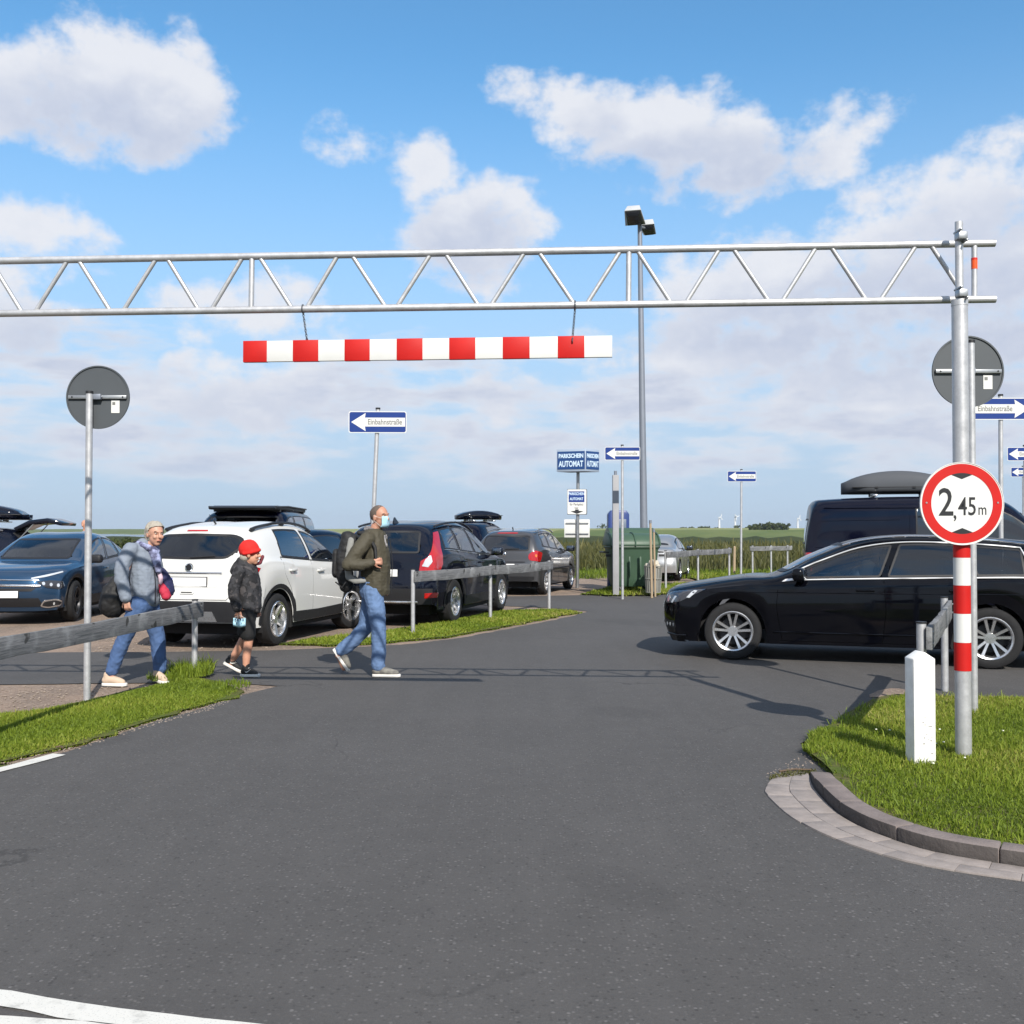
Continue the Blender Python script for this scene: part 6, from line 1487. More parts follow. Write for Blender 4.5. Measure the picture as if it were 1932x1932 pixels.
# --- dark van on the right behind the estate
T = scale_t(VAN, 4.95, 1.92, 2.12)
S = Shell(T, .95, 4.0, .345, .40, sill=.3, cell=.07)
rearx = (1510-966)/1932*17.9
hd = rad(-15.5)                                             # nose to the right, slightly towards the camera
axv = Vector((math.cos(hd), math.sin(hd), 0)); tailp = Vector((rearx, 17.9, 0))
loc = tailp+axv*4.95+Vector((-axv.y, axv.x, 0))*.96; rz = math.atan2(-axv.y, -axv.x)
car = base_car('panel_van', 'black panel van with a grey roof box behind the estate car', S, 1.92, 2.06, 'paint_darkblue', loc, rz, wr=.345, ww=.22, rim=.22, style='multi')
for sd in (1, -1):
    side_windows(S, sd, 1.10, 3.05, [(2.12, 2.16)], 'dark_glass', 'dark_glass', car, tail=0, hole=False, top=.10, bot=.05, gap=.06)
    seam(S, car, [(3.15, 1.8), (3.15, .35)], sd); seam(S, car, [(2.12, 1.2), (2.12, .35)], sd); seam(S, car, [(3.3, 1.72), (4.6, 1.70)], sd); seam(S, car, [(3.3, 1.26), (4.7, 1.24)], sd); S.line('slide_rail', [(x, sd*1.4, 1.13) for x in np.linspace(3.1, 4.6, 10)], (0, -sd, 0), .016, 'trim_black', car, off=.002)
    mirror(car, S, 1.2, sd, 'trim_black', z=1.32); handle(S, car, 3.0, 1.05, sd, 'trim_black')
    S.patch('tail_light', [(x, sd*(.95-(x-4.7)*.8), z) for x, z in ((4.74, 1.15), (4.88, 1.15), (4.90, .72), (4.76, .72))], Vector((-.8, -sd*.6, 0)), 'lamp_red', car, off=.008, thick=.02, cell=.08)
    S.line('side_strip', [(x, sd*1.4, .62) for x in np.linspace(1.5, 3.5, 8)], (0, -sd, 0), .03, 'trim_black', car, off=.006)
    S.line('roof_ledge', [(x, sd*1.4, 1.93) for x in np.linspace(1.9, 4.55, 14)], (0, -sd, 0), .014, 'paint_darkblue', car, off=.006)
S.patch('windscreen', [(1, y, z) for y, z in rounded([(-.70, 1.32), (.70, 1.32), (.64, 1.84), (-.64, 1.84)], .06)], (1, 0, 0), 'dark_glass', car, off=.003, ringw=.03)
S.patch('rear_window', [(4.8, y, z) for y, z in rounded([(-.62, 1.30), (.62, 1.30), (.58, 1.75), (-.58, 1.75)], .06)], (-1, 0, 0), 'dark_glass', car, off=.003, ringw=.03)
plate(car, S, 4.8, .9, -1, eu=False)
S.build('paint_darkblue', car)
bx = P(1578, 930, 18.3); bq = tailp+axv*.72+Vector((-axv.y, axv.x, 0))*.95
roof_box('silver grey roof box strapped on top of the black van', (bq.x, bq.y, 2.19), math.atan2(axv.y, axv.x), 1.95, .78, .42, 'paint_box')

# --- van with roof tray behind the white crossover, facing the camera
T = scale_t(VAN, 4.9, 1.90, 1.97)
S = Shell(T, .95, 4.0, .345, .40, sill=.3, cell=.07)
c = P(448, 1000, 19.0)
car = base_car('camper_van', 'dark camper van with a roof tray behind the white crossover', S, 1.90, 1.97, 'paint_darkblue', (c.x-.05, 18.4, 0), rad(90)+.03, wr=.345, ww=.22, rim=.22, style='multi')
for sd in (1, -1):
    side_windows(S, sd, 1.10, 4.55, [(2.12, 2.16), (3.3, 3.3)], 'car_glass', 'car_glass', car, tail=0, hole=True, top=.045, bot=.05, gap=.06)
    mirror(car, S, 1.2, sd, 'trim_black', z=1.32)
    S.patch('headlight', [(x, sd*(.55+.5*x), z) for x, z in ((.05, .78), (.3, .85), (.34, .98), (.1, .95))], Vector((.8, -sd*.6, 0)), 'lamp_clear', car, off=.006, thick=.02)
S.patch('windscreen', [(1, y, z) for y, z in rounded([(-.70, 1.28), (.70, 1.28), (.66, 1.82), (-.66, 1.82)], .06)], (1, 0, 0), 'car_glass', car, off=.003, hole=True, ringw=.03)
interior(car, S, 1.90, 1.97, [(1.9, (.42, -.42)), (3.0, (.42, -.42))], floor=.7, dash_x=1.1)
MB().box((3.3, .78, 1.5), (1.6, .02, .55)).obj('curtain', mat('curtain_beige', (.38, .33, .26), .9, var=.3, vs=6), car)
S.build('paint_darkblue', car)
t = thing('roof_tray', 'black roof tray mounted on the camper van', 'roof rack', (c.x-.05, 18.4, 1.945), rad(90)+.03)
MB().prism([(1.25, .0), (4.6, .0), (4.6, .07), (1.6, .085), (1.2, .04)], -.64, .64).obj('tray', 'trim_black', t, bevel=.03)
for sd in (-1, 1): MB().tube([(1.30, sd*.64, .05), (2.5, sd*.65, .085), (4.6, sd*.65, .075)], .018, 8).obj('side_rail', 'trim_black', t)
for x in (1.7, 3.0, 4.3): MB().box((x, 0, -.01), (.06, 1.3, .05)).obj('crossbar', 'trim_black', t)

# --- cars farther back in the rows
def back_car(name, label, T, W2, H2, pm, loc, rz, fa, ra, wr=.32, tailred=True, sill=.24):
    S = Shell(T, fa, ra, wr, wr+.055, sill=sill, cell=.08); L_ = S.L
    car = base_car(name, label, S, W2, H2, pm, loc, rz, wr=wr, ww=.2, rim=.21, style='multi')
    for sd in (1, -1):
        side_windows(S, sd, L_*.34, L_*.83, [(L_*.55, L_*.57)], 'dark_glass', 'dark_glass', car, tail=-.08, hole=False)
        mirror(car, S, L_*.35, sd, pm)
        S.patch('headlight', [(x, sd*(.60+.42*x), z) for x, z in ((.12, H2*.50), (.42, H2*.54), (.35, H2*.46), (.12, H2*.45))], Vector((.62, -sd*.78, 0)), 'lamp_clear', car, off=.006, thick=.02, cell=.08)
        S.patch('tail_light', [(L_-.2, sd*(.85-q*.5), z) for q, z in ((0, H2*.62), (.3, H2*.62), (.3, H2*.52), (0, H2*.52))], Vector((-.72, -sd*.70, 0)), 'lamp_red', car, off=.008, thick=.02, cell=.08)
    zb = S.belt(L_*.34)
    S.patch('windscreen', [(1, y, z) for y, z in rounded([(-.56, zb+.10), (.56, zb+.10), (.52, H2-.15), (-.52, H2-.15)], .05)], (1, 0, 0), 'dark_glass', car, off=.003, ringw=.03)
    S.patch('rear_window', [(L_, y, z) for y, z in rounded([(-.55, zb+.16), (.55, zb+.16), (.50, H2-.2), (-.50, H2-.2)], .05)], (-1, 0, 0), 'dark_glass', car, off=.003, ringw=.03)
    plate(car, S, 0, .5, 1); plate(car, S, L_, .75, -1)
    S.build(pm, car); return car, S
def nose_at(p, heading):
    """placement so that the nose stands at p and the car points along heading (degrees from +y towards +x)"""
    h = rad(heading); d = Vector((math.sin(h), math.cos(h), 0)); return Vector((p[0], p[1], 0)), math.atan2(-d.y, -d.x)
HB = scale_t(SUV, 4.2, 1.76, 1.56)
l_, r_ = nose_at((-3.05, 22.2), 22); back_car('hatchback_car', 'dark blue hatchback seen over the bonnet of the white crossover', HB, 1.76, 1.56, 'paint_darkblue', l_, r_, .84, 3.4)
l_, r_ = nose_at((-3.45, 24.8), 186); back_car('small_white_car', 'white small car glimpsed between the white crossover and the black SUV', scale_t(SUV, 4.1, 1.74, 1.60), 1.74, 1.60, 'paint_white', l_, r_, .82, 3.3)
l_, r_ = nose_at((-.40, 30.9), 15); back_car('people_carrier_car', 'dark people carrier with a flat roof box beyond the black SUV', scale_t(SUV, 4.6, 1.85, 1.80), 1.85, 1.80, 'paint_darkblue', l_, r_, .9, 3.6, wr=.34)
q = P(888, 985, 28.6); roof_box('flat dark roof box on the people carrier beyond the black SUV', (q.x-.40, 28.4, 1.86), .35, 1.3, .8, .26, 'paint_anthracite')
# dark car with roof box and raised tailgate at the left edge
W_, H_ = 1.86, 1.66
T = scale_t(SUV, 4.5, 1.86, 1.64); tg = P(112, 1000, 23.0)
d = Vector((-.985, -.17, 0)); noseL = Vector((tg.x, 23.0, 0))+d*4.9
S0 = Shell(T, .88, 3.6, .34, .395, sill=.26, cell=.08)
car = base_car('estate_car', 'dark car with raised tailgate and roof box at the left edge', S0, W_, H_, 'paint_anthracite', noseL, math.atan2(-d.y, -d.x), wr=.34, ww=.21, rim=.22, style='multi')
for sd in (1, -1):
    side_windows(S0, sd, 1.5, 3.6, [(2.45, 2.55)], 'dark_glass', 'dark_glass', car, tail=-.08, hole=False); S0.line('roof_rail', [(x, sd*.62, 2.2) for x in np.linspace(1.95, 3.9, 14)], (0, 0, -1), .018, 'steel_grey', car, off=.04)
S0.patch('luggage_opening', [(4.4, y, z) for y, z in rounded([(-.60, .80), (.60, .80), (.56, 1.50), (-.56, 1.50)], .06)], (-1, 0, 0), 'underbody', car, off=.004)
S0.build('paint_anthracite', car)
hx, hz_ = 4.10, 1.60
tgp = [(0, 0), (.32, .17), (.70, .22), (1.02, .12), (1.00, .05), (.68, .12), (.34, .08), (.06, -.05)]
g_ = MB().prism([(hx+x, hz_+z) for x, z in tgp], -.62, .62).obj('tailgate', 'paint_anthracite', car, bevel=.02)
MB().add([(hx+.30, -.52, hz_+.065), (hx+.30, .52, hz_+.065), (hx+.72, .48, hz_+.10), (hx+.72, -.48, hz_+.10)], [(0, 1, 2, 3)]).obj('tailgate_window', 'dark_glass', g_)
for sd in (-1, 1): MB().cyl((hx+.02, sd*.58, 1.25), (hx+.42, sd*.58, hz_+.10), .012).obj('gas_strut', 'steel_grey', g_)
bq = noseL-d*2.15
roof_box('long black roof box on the dark car at the left edge', (bq.x, bq.y, 1.78), math.atan2(-d.y, -d.x), 2.15, .85, .36, 'paint_anthracite')

# ------------------------------------------------------------------ people
mat('skin', (.50, .27, .19), .55, var=.08, vs=30); mat('skin_tan', (.42, .21, .14), .55, var=.08, vs=30); mat('skin_warm', (.52, .26, .17), .55, var=.08, vs=30)
mat('jeans_light', (.10, .165, .30), .85, var=.35, vs=9, bump=.3, bs=400, dist=.002); mat('jeans_blue', (.055, .105, .23), .85, var=.35, vs=9, bump=.3, bs=400, dist=.002)
mat('jacket_olive', (.050, .043, .026), .75, var=.2, vs=7, bump=.3, bs=60, dist=.004); mat('jacket_grey', (.185, .215, .265), .8, var=.15, vs=6, bump=.3, bs=60, dist=.004)
mat('shorts_black', (.008, .008, .009), .85); mat('beanie_red', (.58, .012, .008), .85, var=.1, vs=20, bump=.5, bs=160, dist=.004); mat('mask_blue', (.36, .60, .72), .8)
mat('hair_grey', (.34, .31, .26), .8, var=.35, vs=60, bump=.8, bs=120, dist=.006); mat('hair_brown', (.10, .075, .06), .8, var=.3, vs=60, bump=.8, bs=140, dist=.004)
mat('scarf_plaid', (.30, .29, .29), .9, col2=(.09, .08, .085), vs=38); mat('scarf_blue', (.33, .36, .55), .9, col2=(.07, .07, .13), vs=16); mat('shoe_beige', (.50, .38, .28), .8, var=.12, vs=12); mat('sole_white', (.68, .66, .62), .7)
mat('shoe_grey', (.20, .19, .165), .8, col2=(.09, .085, .08), vs=18); mat('shoe_black', (.012, .012, .013), .7); mat('bag_black', (.010, .010, .011), .7, var=.2, vs=10, bump=.4, bs=25, dist=.01); mat('bag_grey', (.21, .21, .20), .75, var=.2, vs=14)
mat('eye_white', (.40, .34, .30), .4); mat('eye_dark', (.03, .02, .015), .2); mat('lip', (.42, .16, .13), .5); mat('cloth_red', (.42, .02, .05), .8, var=.2); mat('cloth_navy', (.018, .02, .07), .8, var=.2); mat('cloth_pink', (.55, .40, .46), .8)
def b_camo(k, p, oc):
    n = k.noise(oc, 13, 2, .5); m = k.noise(oc, 17, 2, .5)
    c = k.mix(k.smooth(n, .49, .52), (.010, .010, .012), (.026, .026, .030)); c = k.mix(k.smooth(m, .56, .59), c, (.055, .050, .052)); c = k.mix(k.smooth(m, .36, .33), c, (.006, .006, .008))
    k.l.new(c, p.inputs['Base Color']); p.inputs['Roughness'].default_value = .85
ground_mat('jacket_camo', b_camo)
WRINKLE = bpy.data.textures.new('wrinkle', 'CLOUDS'); WRINKLE.noise_scale = .11; WRINKLE.noise_depth = 2
WRINKLE2 = bpy.data.textures.new('wrinkle_fine', 'CLOUDS'); WRINKLE2.noise_scale = .035; WRINKLE2.noise_depth = 2

class Flesh:
    """overlapping closed volumes that are fused into one continuous surface"""
    def __init__(s): s.mb = MB()
    def limb(s, pts, rs, n=12, flat=None):
        pts = [Vector(p) for p in pts]
        for i, (p, r) in enumerate(zip(pts, rs)):
            s.mb.ball(p, r if flat is None else (r*flat[0], r*flat[1], r*flat[2]), n, 8)
        for i in range(len(pts)-1):
            k = max(1, int((pts[i+1]-pts[i]).length/((.17 if min(rs[i], rs[i+1]) > .09 else .30)*min(rs[i], rs[i+1]))))
            for a in range(1, k):
                t = a/k; r = rs[i]*(1-t)+rs[i+1]*t; s.mb.ball(pts[i].lerp(pts[i+1], t), r if flat is None else (r*flat[0], r*flat[1], r*flat[2]), n, 8)
        return s
    def blob(s, c, r, R=None): s.mb.ball(c, r, 18, 12, R); return s
    def fuse(s, name, m, parent, voxel=.011, smooth=4, wrinkle=0.0, fine=0.0, cut=None):
        me = s.mb.mesh(name); o = bpy.data.objects.new(name, me); COL.objects.link(o)
        r = o.modifiers.new('r', 'REMESH'); r.mode = 'VOXEL'; r.voxel_size = voxel
        k = o.modifiers.new('s', 'SMOOTH'); k.factor = .5; k.iterations = smooth
        if wrinkle: d = o.modifiers.new('d', 'DISPLACE'); d.texture = WRINKLE; d.strength = wrinkle; d.mid_level = .5; d.texture_coords = 'LOCAL'
        if fine: d = o.modifiers.new('d2', 'DISPLACE'); d.texture = WRINKLE2; d.strength = fine; d.mid_level = .5; d.texture_coords = 'LOCAL'
        dg = bpy.context.evaluated_depsgraph_get(); dg.update(); res = bpy.data.meshes.new_from_object(o.evaluated_get(dg))
        bpy.data.objects.remove(o); bpy.data.meshes.remove(me)
        if cut is not None:
            bm = bmesh.new(); bm.from_mesh(res); bmesh.ops.delete(bm, geom=[v for v in bm.verts if not cut(v.co)], context='VERTS'); bm.to_mesh(res); bm.free()
        res.name = name; res.shade_smooth(); return ob(name, res, m, parent)
def Rz(a): return Matrix.Rotation(a, 3, 'Z')
def head_parts(F, c, yaw, s=1.0, tilt=0.0):
    """head volume with brow, nose, chin and ears; faces local +x turned by yaw"""
    R = Rz(yaw) @ Matrix.Rotation(tilt, 3, 'Y'); q = lambda x, y, z: Vector(c)+R @ Vector((x*s, y*s, z*s))
    F.blob(q(-.012, 0, .028), (.098*s, .077*s, .094*s), R); F.blob(q(.018, 0, -.045), (.072*s, .060*s, .072*s), R); F.blob(q(.048, 0, -.093), (.032*s, .034*s, .026*s), R)
    F.blob(q(.078, 0, .030), (.020*s, .048*s, .012*s), R); F.limb([q(.090, 0, .012), q(.106, 0, -.022)], [.010*s, .015*s], 8)
    F.blob(q(.080, 0, -.062), (.014*s, .024*s, .010*s), R); F.blob(q(.070, .035, -.025), (.02*s, .022*s, .022*s), R); F.blob(q(.070, -.035, -.025), (.02*s, .022*s, .022*s), R)
    for y in (-1, 1): F.blob(q(-.008, y*.079, -.012), (.020*s, .010*s, .032*s), R)
    return q, R
def face_details(par, q, s, R, eyes=True):
    for y in (-1, 1):
        if eyes:
            e = MB().ball(q(.0725, y*.032, .010), (.0125*s, .0135*s, .0075*s), 10, 7).obj('eye', 'eye_white', par, smooth=180); MB().ball(q(.0810, y*.032, .010), .0055*s, 8, 6).obj('iris', 'eye_dark', e, smooth=180)
        MB().tube([q(.083, y*.016, .031), q(.086, y*.034, .036), q(.076, y*.052, .030)], .0038*s, 6).obj('eyebrow', 'hair_brown', par)
    MB().tube([q(.089, -.024, -.061), q(.0965, -.008, -.058), q(.0965, .008, -.058), q(.089, .024, -.061)], .0048*s, 6).obj('mouth', 'lip', par)
def hand(F, w, d, up, curl=.5, s=1.0, thumb=1):
    """palm with four bent fingers of unequal length and a thumb leaving the side of the palm"""
    w, d, up = Vector(w), Vector(d).normalized(), Vector(up).normalized(); side = d.cross(up).normalized()
    for k in (-.5, .5): F.limb([w, w+d*.045*s+side*k*.03*s, w+d*.085*s+side*k*.045*s], [.022*s, .020*s, .015*s], 10)
    for i, (o, L_) in enumerate(((-.033, .068), (-.011, .078), (.011, .073), (.033, .058))):
        p0 = w+d*.088*s+side*o*s; p1 = p0+(d*math.cos(curl)-up*math.sin(curl))*L_*.5*s; p2 = p1+(d*math.cos(curl*2.2)-up*math.sin(curl*2.2))*L_*.32*s; p3 = p2+(d*math.cos(curl*3.2)-up*math.sin(curl*3.2))*L_*.26*s
        F.limb([p0, p1, p2, p3], [.0095*s, .009*s, .0085*s, .0075*s], 8)
    t0 = w+d*.03*s+side*thumb*.030*s; F.limb([t0, t0+(d*.5+side*thumb*.6-up*.3)*.04*s, t0+(d*.85+side*thumb*.55-up*.55)*.068*s], [.014*s, .0105*s, .0085*s], 8)
def shoe(par, heel, toe, up, m, sole, s=1.0, w=.045, name='shoe', high=.075):
    heel, toe, up = Vector(heel), Vector(toe), Vector(up).normalized(); d = (toe-heel).normalized(); L_ = (toe-heel).length
    F = Flesh(); F.limb([heel+d*.03+up*.055, heel+d*L_*.35+up*.060, heel+d*L_*.62+up*.045, toe-d*.045+up*.036], [.042*s, .043*s, .042*s, .033*s]); F.limb([heel+d*.045+up*.06, heel+d*.045+up*(high+.03)], [.042*s, .040*s]); F.limb([heel+d*L_*.3+up*.075, heel+d*L_*.5+up*.06], [.034*s, .034*s])
    o = F.fuse(name, m, par, .009, 3)
    side = d.cross(up).normalized(); mb = MB(); vs = []; N = 12
    outl = [(0, .55), (.08, .80), (.25, .85), (.5, .92), (.75, 1.0), (.92, .75), (1.0, .30)]
    outl = [(t, k) for t, k in outl]+[(t, -k) for t, k in reversed(outl)]
    for z in (.0, .030): vs += [heel+d*(t*(L_+.01)-.005)+side*(k*w*s)+up*z for t, k in outl]
    n = len(outl); mb.add(vs, [(i, (i+1) % n, n+(i+1) % n, n+i) for i in range(n)]+[tuple(range(n-1, -1, -1)), tuple(range(n, 2*n))]).obj('sole', sole, o, bevel=.006)
    side2 = side if side.y < 0 else -side
    mb = MB()
    for t in (.42, .5, .58, .66): a = heel+d*L_*t+up*(.108-.055*(t-.3)/.4); mb.cyl(a-side*.02, a+side*.02, .0035, n=5)
    mb.obj('laces', sole, o)['kind'] = 'stuff'
    return o, heel, d, up, side2, L_
def chain_r(a, b, n): return list(np.linspace(a, b, n))

# --- man with backpack, walking to the right
mp0 = G(701, 1274)
man = thing('person', 'man in olive jacket, jeans and blue face mask walking with a backpack', 'person', (mp0.x, mp0.y, 0), 0, 'people on foot')
F = Flesh(); hd = (.085, -.01, 1.665); q, R = head_parts(F, hd, -.55, 1.03)
F.limb([(.045, 0, 1.56), (.02, 0, 1.47)], [.058, .062]); F.limb([(.0, 0, 1.40), (.0, 0, 1.2), (-.01, 0, 1.0), (-.01, 0, .92)], [.13, .13, .125, .13], flat=(.85, 1.15, 1))
F.limb([(-.04, -.17, 1.43), (-.20, -.27, 1.17)], [.058, .046]); F.limb([(-.20, -.27, 1.17), (.03, -.24, 1.195)], [.044, .030]); hand(F, (.03, -.24, 1.195), (.95, .15, .12), (.1, -1, .2), .95, .98, 1)
F.limb([(-.02, .17, 1.43), (.02, .25, 1.16), (.12, .20, .96)], [.058, .046, .032]); hand(F, (.12, .20, .96), (.4, 0, -.9), (.9, 0, .3), .5, .98, -1)
F.limb([(.0, -.09, .92), (.085, -.10, .50), (.085, -.10, .13), (.085, -.10, .07)], [.085, .062, .042, .045]); F.limb([(.0, .09, .92), (-.09, .10, .49), (-.33, .10, .24), (-.36, .10, .20)], [.085, .062, .042, .045])
F.limb([(.085, -.10, .06), (.22, -.11, .04)], [.035, .028]); F.limb([(-.36, .10, .20), (-.31, .10, .06)], [.035, .028])
F.fuse('body', 'skin_tan', man, .0075, 3)
face_details(man, q, 1.03, R)
F = Flesh(); F.blob(q(-.016, 0, .028), (.1005*1.03, .0805*1.03, .0955*1.03), R)
F.fuse('hair', 'hair_brown', man, .006, 1, fine=.004, cut=lambda v: (R.transposed() @ (v-Vector(hd))).z > -.03 and (R.transposed() @ (v-Vector(hd))).x < .015+.45*max(0, (R.transposed() @ (v-Vector(hd))).z-.05))
# mask: shell over nose, mouth and chin, with ear loops
mb = MB(); vs = []; N = 9; M_ = 7
for i in range(M_+1):
    z = .006-.118*i/M_
    for j in range(N+1):
        y = -.064+.128*j/N; x = .100-5.6*y*y+.018*math.exp(-((z+.02)/.02)**2-(y/.018)**2)-.03*max(0, (-z-.085)/.03); vs.append(q(x, y, z))
mb.add(vs, [(i*(N+1)+j, i*(N+1)+j+1, (i+1)*(N+1)+j+1, (i+1)*(N+1)+j) for i in range(M_) for j in range(N)]); mk = mb.obj('face_mask', 'mask_blue', man, smooth=60)
sol = mk.modifiers.new('s', 'SOLIDIFY'); sol.thickness = .002
for y in (-1, 1): MB().tube([q(.072, y*.064, -.01), q(.03, y*.080, .0), q(-.012, y*.088, .01)], .0016, 5).tube([q(.060, y*.064, -.095), q(.02, y*.078, -.06), q(-.012, y*.088, -.035)], .0016, 5).obj('ear_loop', 'sole_white', mk)
# jacket
F = Flesh(); F.limb([(.02, 0, 1.43), (.03, 0, 1.30), (.04, 0, 1.15), (.04, 0, 1.0), (.04, 0, .90)], [.150, .165, .170, .165, .165], flat=(.95, 1.12, .9))
F.limb([(-.03, -.16, 1.43), (-.13, -.25, 1.28), (-.205, -.28, 1.17)], [.085, .076, .068]); F.limb([(-.205, -.28, 1.17), (-.09, -.28, 1.165), (.03, -.25, 1.19)], [.066, .060, .046])
F.limb([(-.01, .16, 1.43), (.02, .26, 1.16), (.11, .21, .99)], [.080, .064, .046]); F.limb([(.02, 0, 1.47), (.035, 0, 1.53)], [.10, .082])
F.fuse('jacket', 'jacket_olive', man, .009, 3, wrinkle=.018, fine=.010, cut=lambda v: v.z > .80+.05*math.sin(v.x*7) and not (v.z > 1.545))
MB().tube([(.195, -.06, 1.44), (.225, -.075, 1.2), (.215, -.075, .86)], .006, 6).obj('zip', 'dark_plastic', man)
F = Flesh(); F.limb([(.03, -.06, 1.50), (.09, -.075, 1.47), (.13, 0, 1.45), (.07, .07, 1.48), (-.03, .05, 1.53), (-.05, -.03, 1.54), (.03, -.06, 1.50)], [.036]*7); F.limb([(.12, -.05, 1.45), (.15, -.06, 1.36)], [.035, .028]); F.fuse('scarf', 'scarf_plaid', man, .009, 3, wrinkle=.02, fine=.015)
F = Flesh(); F.limb([(.0, 0, .98), (.005, 0, .88)], [.150, .150], flat=(.9, 1.15, .9)); F.limb([(.02, -.09, .88), (.06, -.10, .68), (.088, -.10, .50), (.092, -.10, .30), (.082, -.10, .12)], [.108, .097, .082, .078, .074]); F.limb([(.0, .09, .88), (-.04, .095, .68), (-.085, .10, .485), (-.21, .10, .35), (-.335, .10, .25)], [.108, .097, .082, .076, .072])
F.fuse('jeans', 'jeans_light', man, .009, 3, wrinkle=.016, fine=.012)
shoe(man, (.03, -.10, .0), (.315, -.13, .0), (0, 0, 1), 'shoe_grey', 'sole_white', 1.08)
shoe(man, (-.425, .10, .255), (-.268, .10, .025), (.80, 0, .60), 'shoe_grey', 'sole_white', 1.05)
# backpack
bp = thing('backpack', 'black and grey hiking backpack worn by the man in the olive jacket', 'backpack', (mp0.x, mp0.y, 0))
F = Flesh(); F.limb([(-.25, .0, 1.40), (-.29, 0, 1.25), (-.29, 0, 1.08), (-.26, 0, .96)], [.088, .104, .108, .092], flat=(.88, 1.2, 1)); F.limb([(-.22, 0, 1.42), (-.25, 0, 1.46)], [.09, .075], flat=(1, 1.2, .8)); F.fuse('pack', 'bag_black', bp, .012, 3, wrinkle=.03, fine=.012)
F = Flesh(); F.limb([(-.20, -.13, 1.42), (-.225, -.165, 1.22), (-.22, -.165, 1.04), (-.14, -.182, 1.0), (-.05, -.186, 1.0)], [.036, .040, .038, .032, .024], flat=(1, .5, 1)); F.fuse('hip_belt', 'bag_grey', bp, .009, 3, wrinkle=.015)
F = Flesh(); F.limb([(-.12, -.14, 1.50), (-.01, -.18, 1.47), (.06, -.19, 1.34), (.075, -.225, 1.22)], [.026, .028, .026, .022], flat=(.7, 1, 1)); F.limb([(-.12, .14, 1.50), (.02, .17, 1.46), (.10, .18, 1.32), (.06, .21, 1.16)], [.026, .028, .026, .022], flat=(.7, 1, 1)); st = F.fuse('shoulder_strap', 'bag_black', bp, .008, 2)
F = Flesh(); F.limb([(-.375, 0, 1.28), (-.38, 0, 1.08)], [.055, .06], flat=(.7, 1.6, 1)); F.fuse('front_pocket', 'bag_black', bp, .01, 3, wrinkle=.01)
MB().tube([(-.24, -.155, 1.0), (-.285, -.17, .93), (-.36, -.12, .985)], .008, 6).obj('strap_end', 'bag_black', bp)

# --- child with red beanie
cp0 = G(466, 1275)
ch = thing('person', 'child in camouflage jacket and black shorts wearing a red beanie', 'person', (cp0.x, cp0.y, 0), 0, 'people on foot')
F = Flesh(); hd = (.03, -.005, 1.275); q, R = head_parts(F, hd, .12, .95)
F.limb([(.01, 0, 1.19), (.0, 0, 1.12)], [.045, .05]); F.limb([(-.01, 0, 1.06), (-.01, 0, .9), (.0, 0, .72)], [.10, .10, .105], flat=(.85, 1.1, 1))
F.limb([(-.06, -.13, 1.08), (-.09, -.175, .86), (-.04, -.185, .70)], [.042, .034, .024]); hand(F, (-.04, -.185, .70), (.12, -.05, -1), (0, -1, 0), .8, .78, 1)
F.limb([(.02, .13, 1.08), (.05, .17, .86), (.06, .17, .70)], [.042, .034, .024]); hand(F, (.06, .17, .70), (.2, 0, -1), (0, 1, 0), .6, .78, -1)
F.limb([(.0, -.065, .70), (.035, -.07, .40), (.012, -.07, .20), (.005, -.07, .09)], [.072, .050, .043, .032]); F.limb([(.0, .065, .70), (-.04, .07, .40), (-.145, .07, .21), (-.19, .07, .13)], [.072, .050, .043, .032])
F.limb([(.005, -.07, .06), (.10, -.07, .035)], [.03, .025]); F.limb([(-.19, .07, .11), (-.11, .07, .045)], [.03, .025])
F.fuse('body', 'skin_warm', ch, .0065, 3); face_details(ch, q, .95, R)
F = Flesh(); F.blob(q(-.016, 0, .052), (.114*.95, .096*.95, .112*.95), R); F.limb([q(-.1, 0, .005), q(-.06, .075, .008), q(.03, .085, .022), q(.095, .03, .045), q(.095, -.03, .045), q(.03, -.085, .022), q(-.06, -.075, .008), q(-.1, 0, .005)], [.020]*8)
F.fuse('beanie', 'beanie_red', ch, .008, 3, fine=.006, cut=lambda v: (R.transposed() @ (v-Vector(hd))).z > -.022+(R.transposed() @ (v-Vector(hd))).x*.32)
F = Flesh(); F.blob(q(-.06, 0, -.035), (.055, .07, .055), R); F.fuse('hair', 'hair_grey', ch, .008, 2)
F = Flesh(); F.limb([(-.01, 0, 1.09), (.0, 0, .98), (.005, 0, .84), (.015, 0, .72)], [.115, .130, .132, .135], flat=(1.0, 1.08, .9)); F.limb([(-.05, -.125, 1.10), (-.095, -.185, .94), (-.095, -.195, .85), (-.05, -.195, .72)], [.066, .062, .058, .048]); F.limb([(.02, .125, 1.10), (.055, .175, .88), (.06, .175, .74)], [.062, .056, .046]); F.limb([(-.03, 0, 1.14), (-.05, 0, 1.18)], [.085, .075]); F.limb([(-.10, 0, 1.16), (-.13, 0, 1.10)], [.05, .055])
F.fuse('jacket', 'jacket_camo', ch, .009, 3, wrinkle=.018, fine=.010, cut=lambda v: v.z > .655)
F = Flesh(); F.limb([(.0, 0, .74), (.0, 0, .66)], [.115, .12], flat=(.9, 1.1, .9)); F.limb([(.01, -.07, .64), (.03, -.075, .45)], [.092, .086]); F.limb([(-.01, .07, .64), (-.04, .075, .45)], [.092, .086]); F.fuse('shorts', 'shorts_black', ch, .010, 3, wrinkle=.02, cut=lambda v: v.z > .385)
F = Flesh(); F.limb([q(.03, .03, -.12), q(.10, .06, -.10), q(.125, .07, -.03)], [.018, .018, .020]); F.fuse('scarf_end', mat('maroon', (.14, .02, .03), .8), ch, .008, 2)
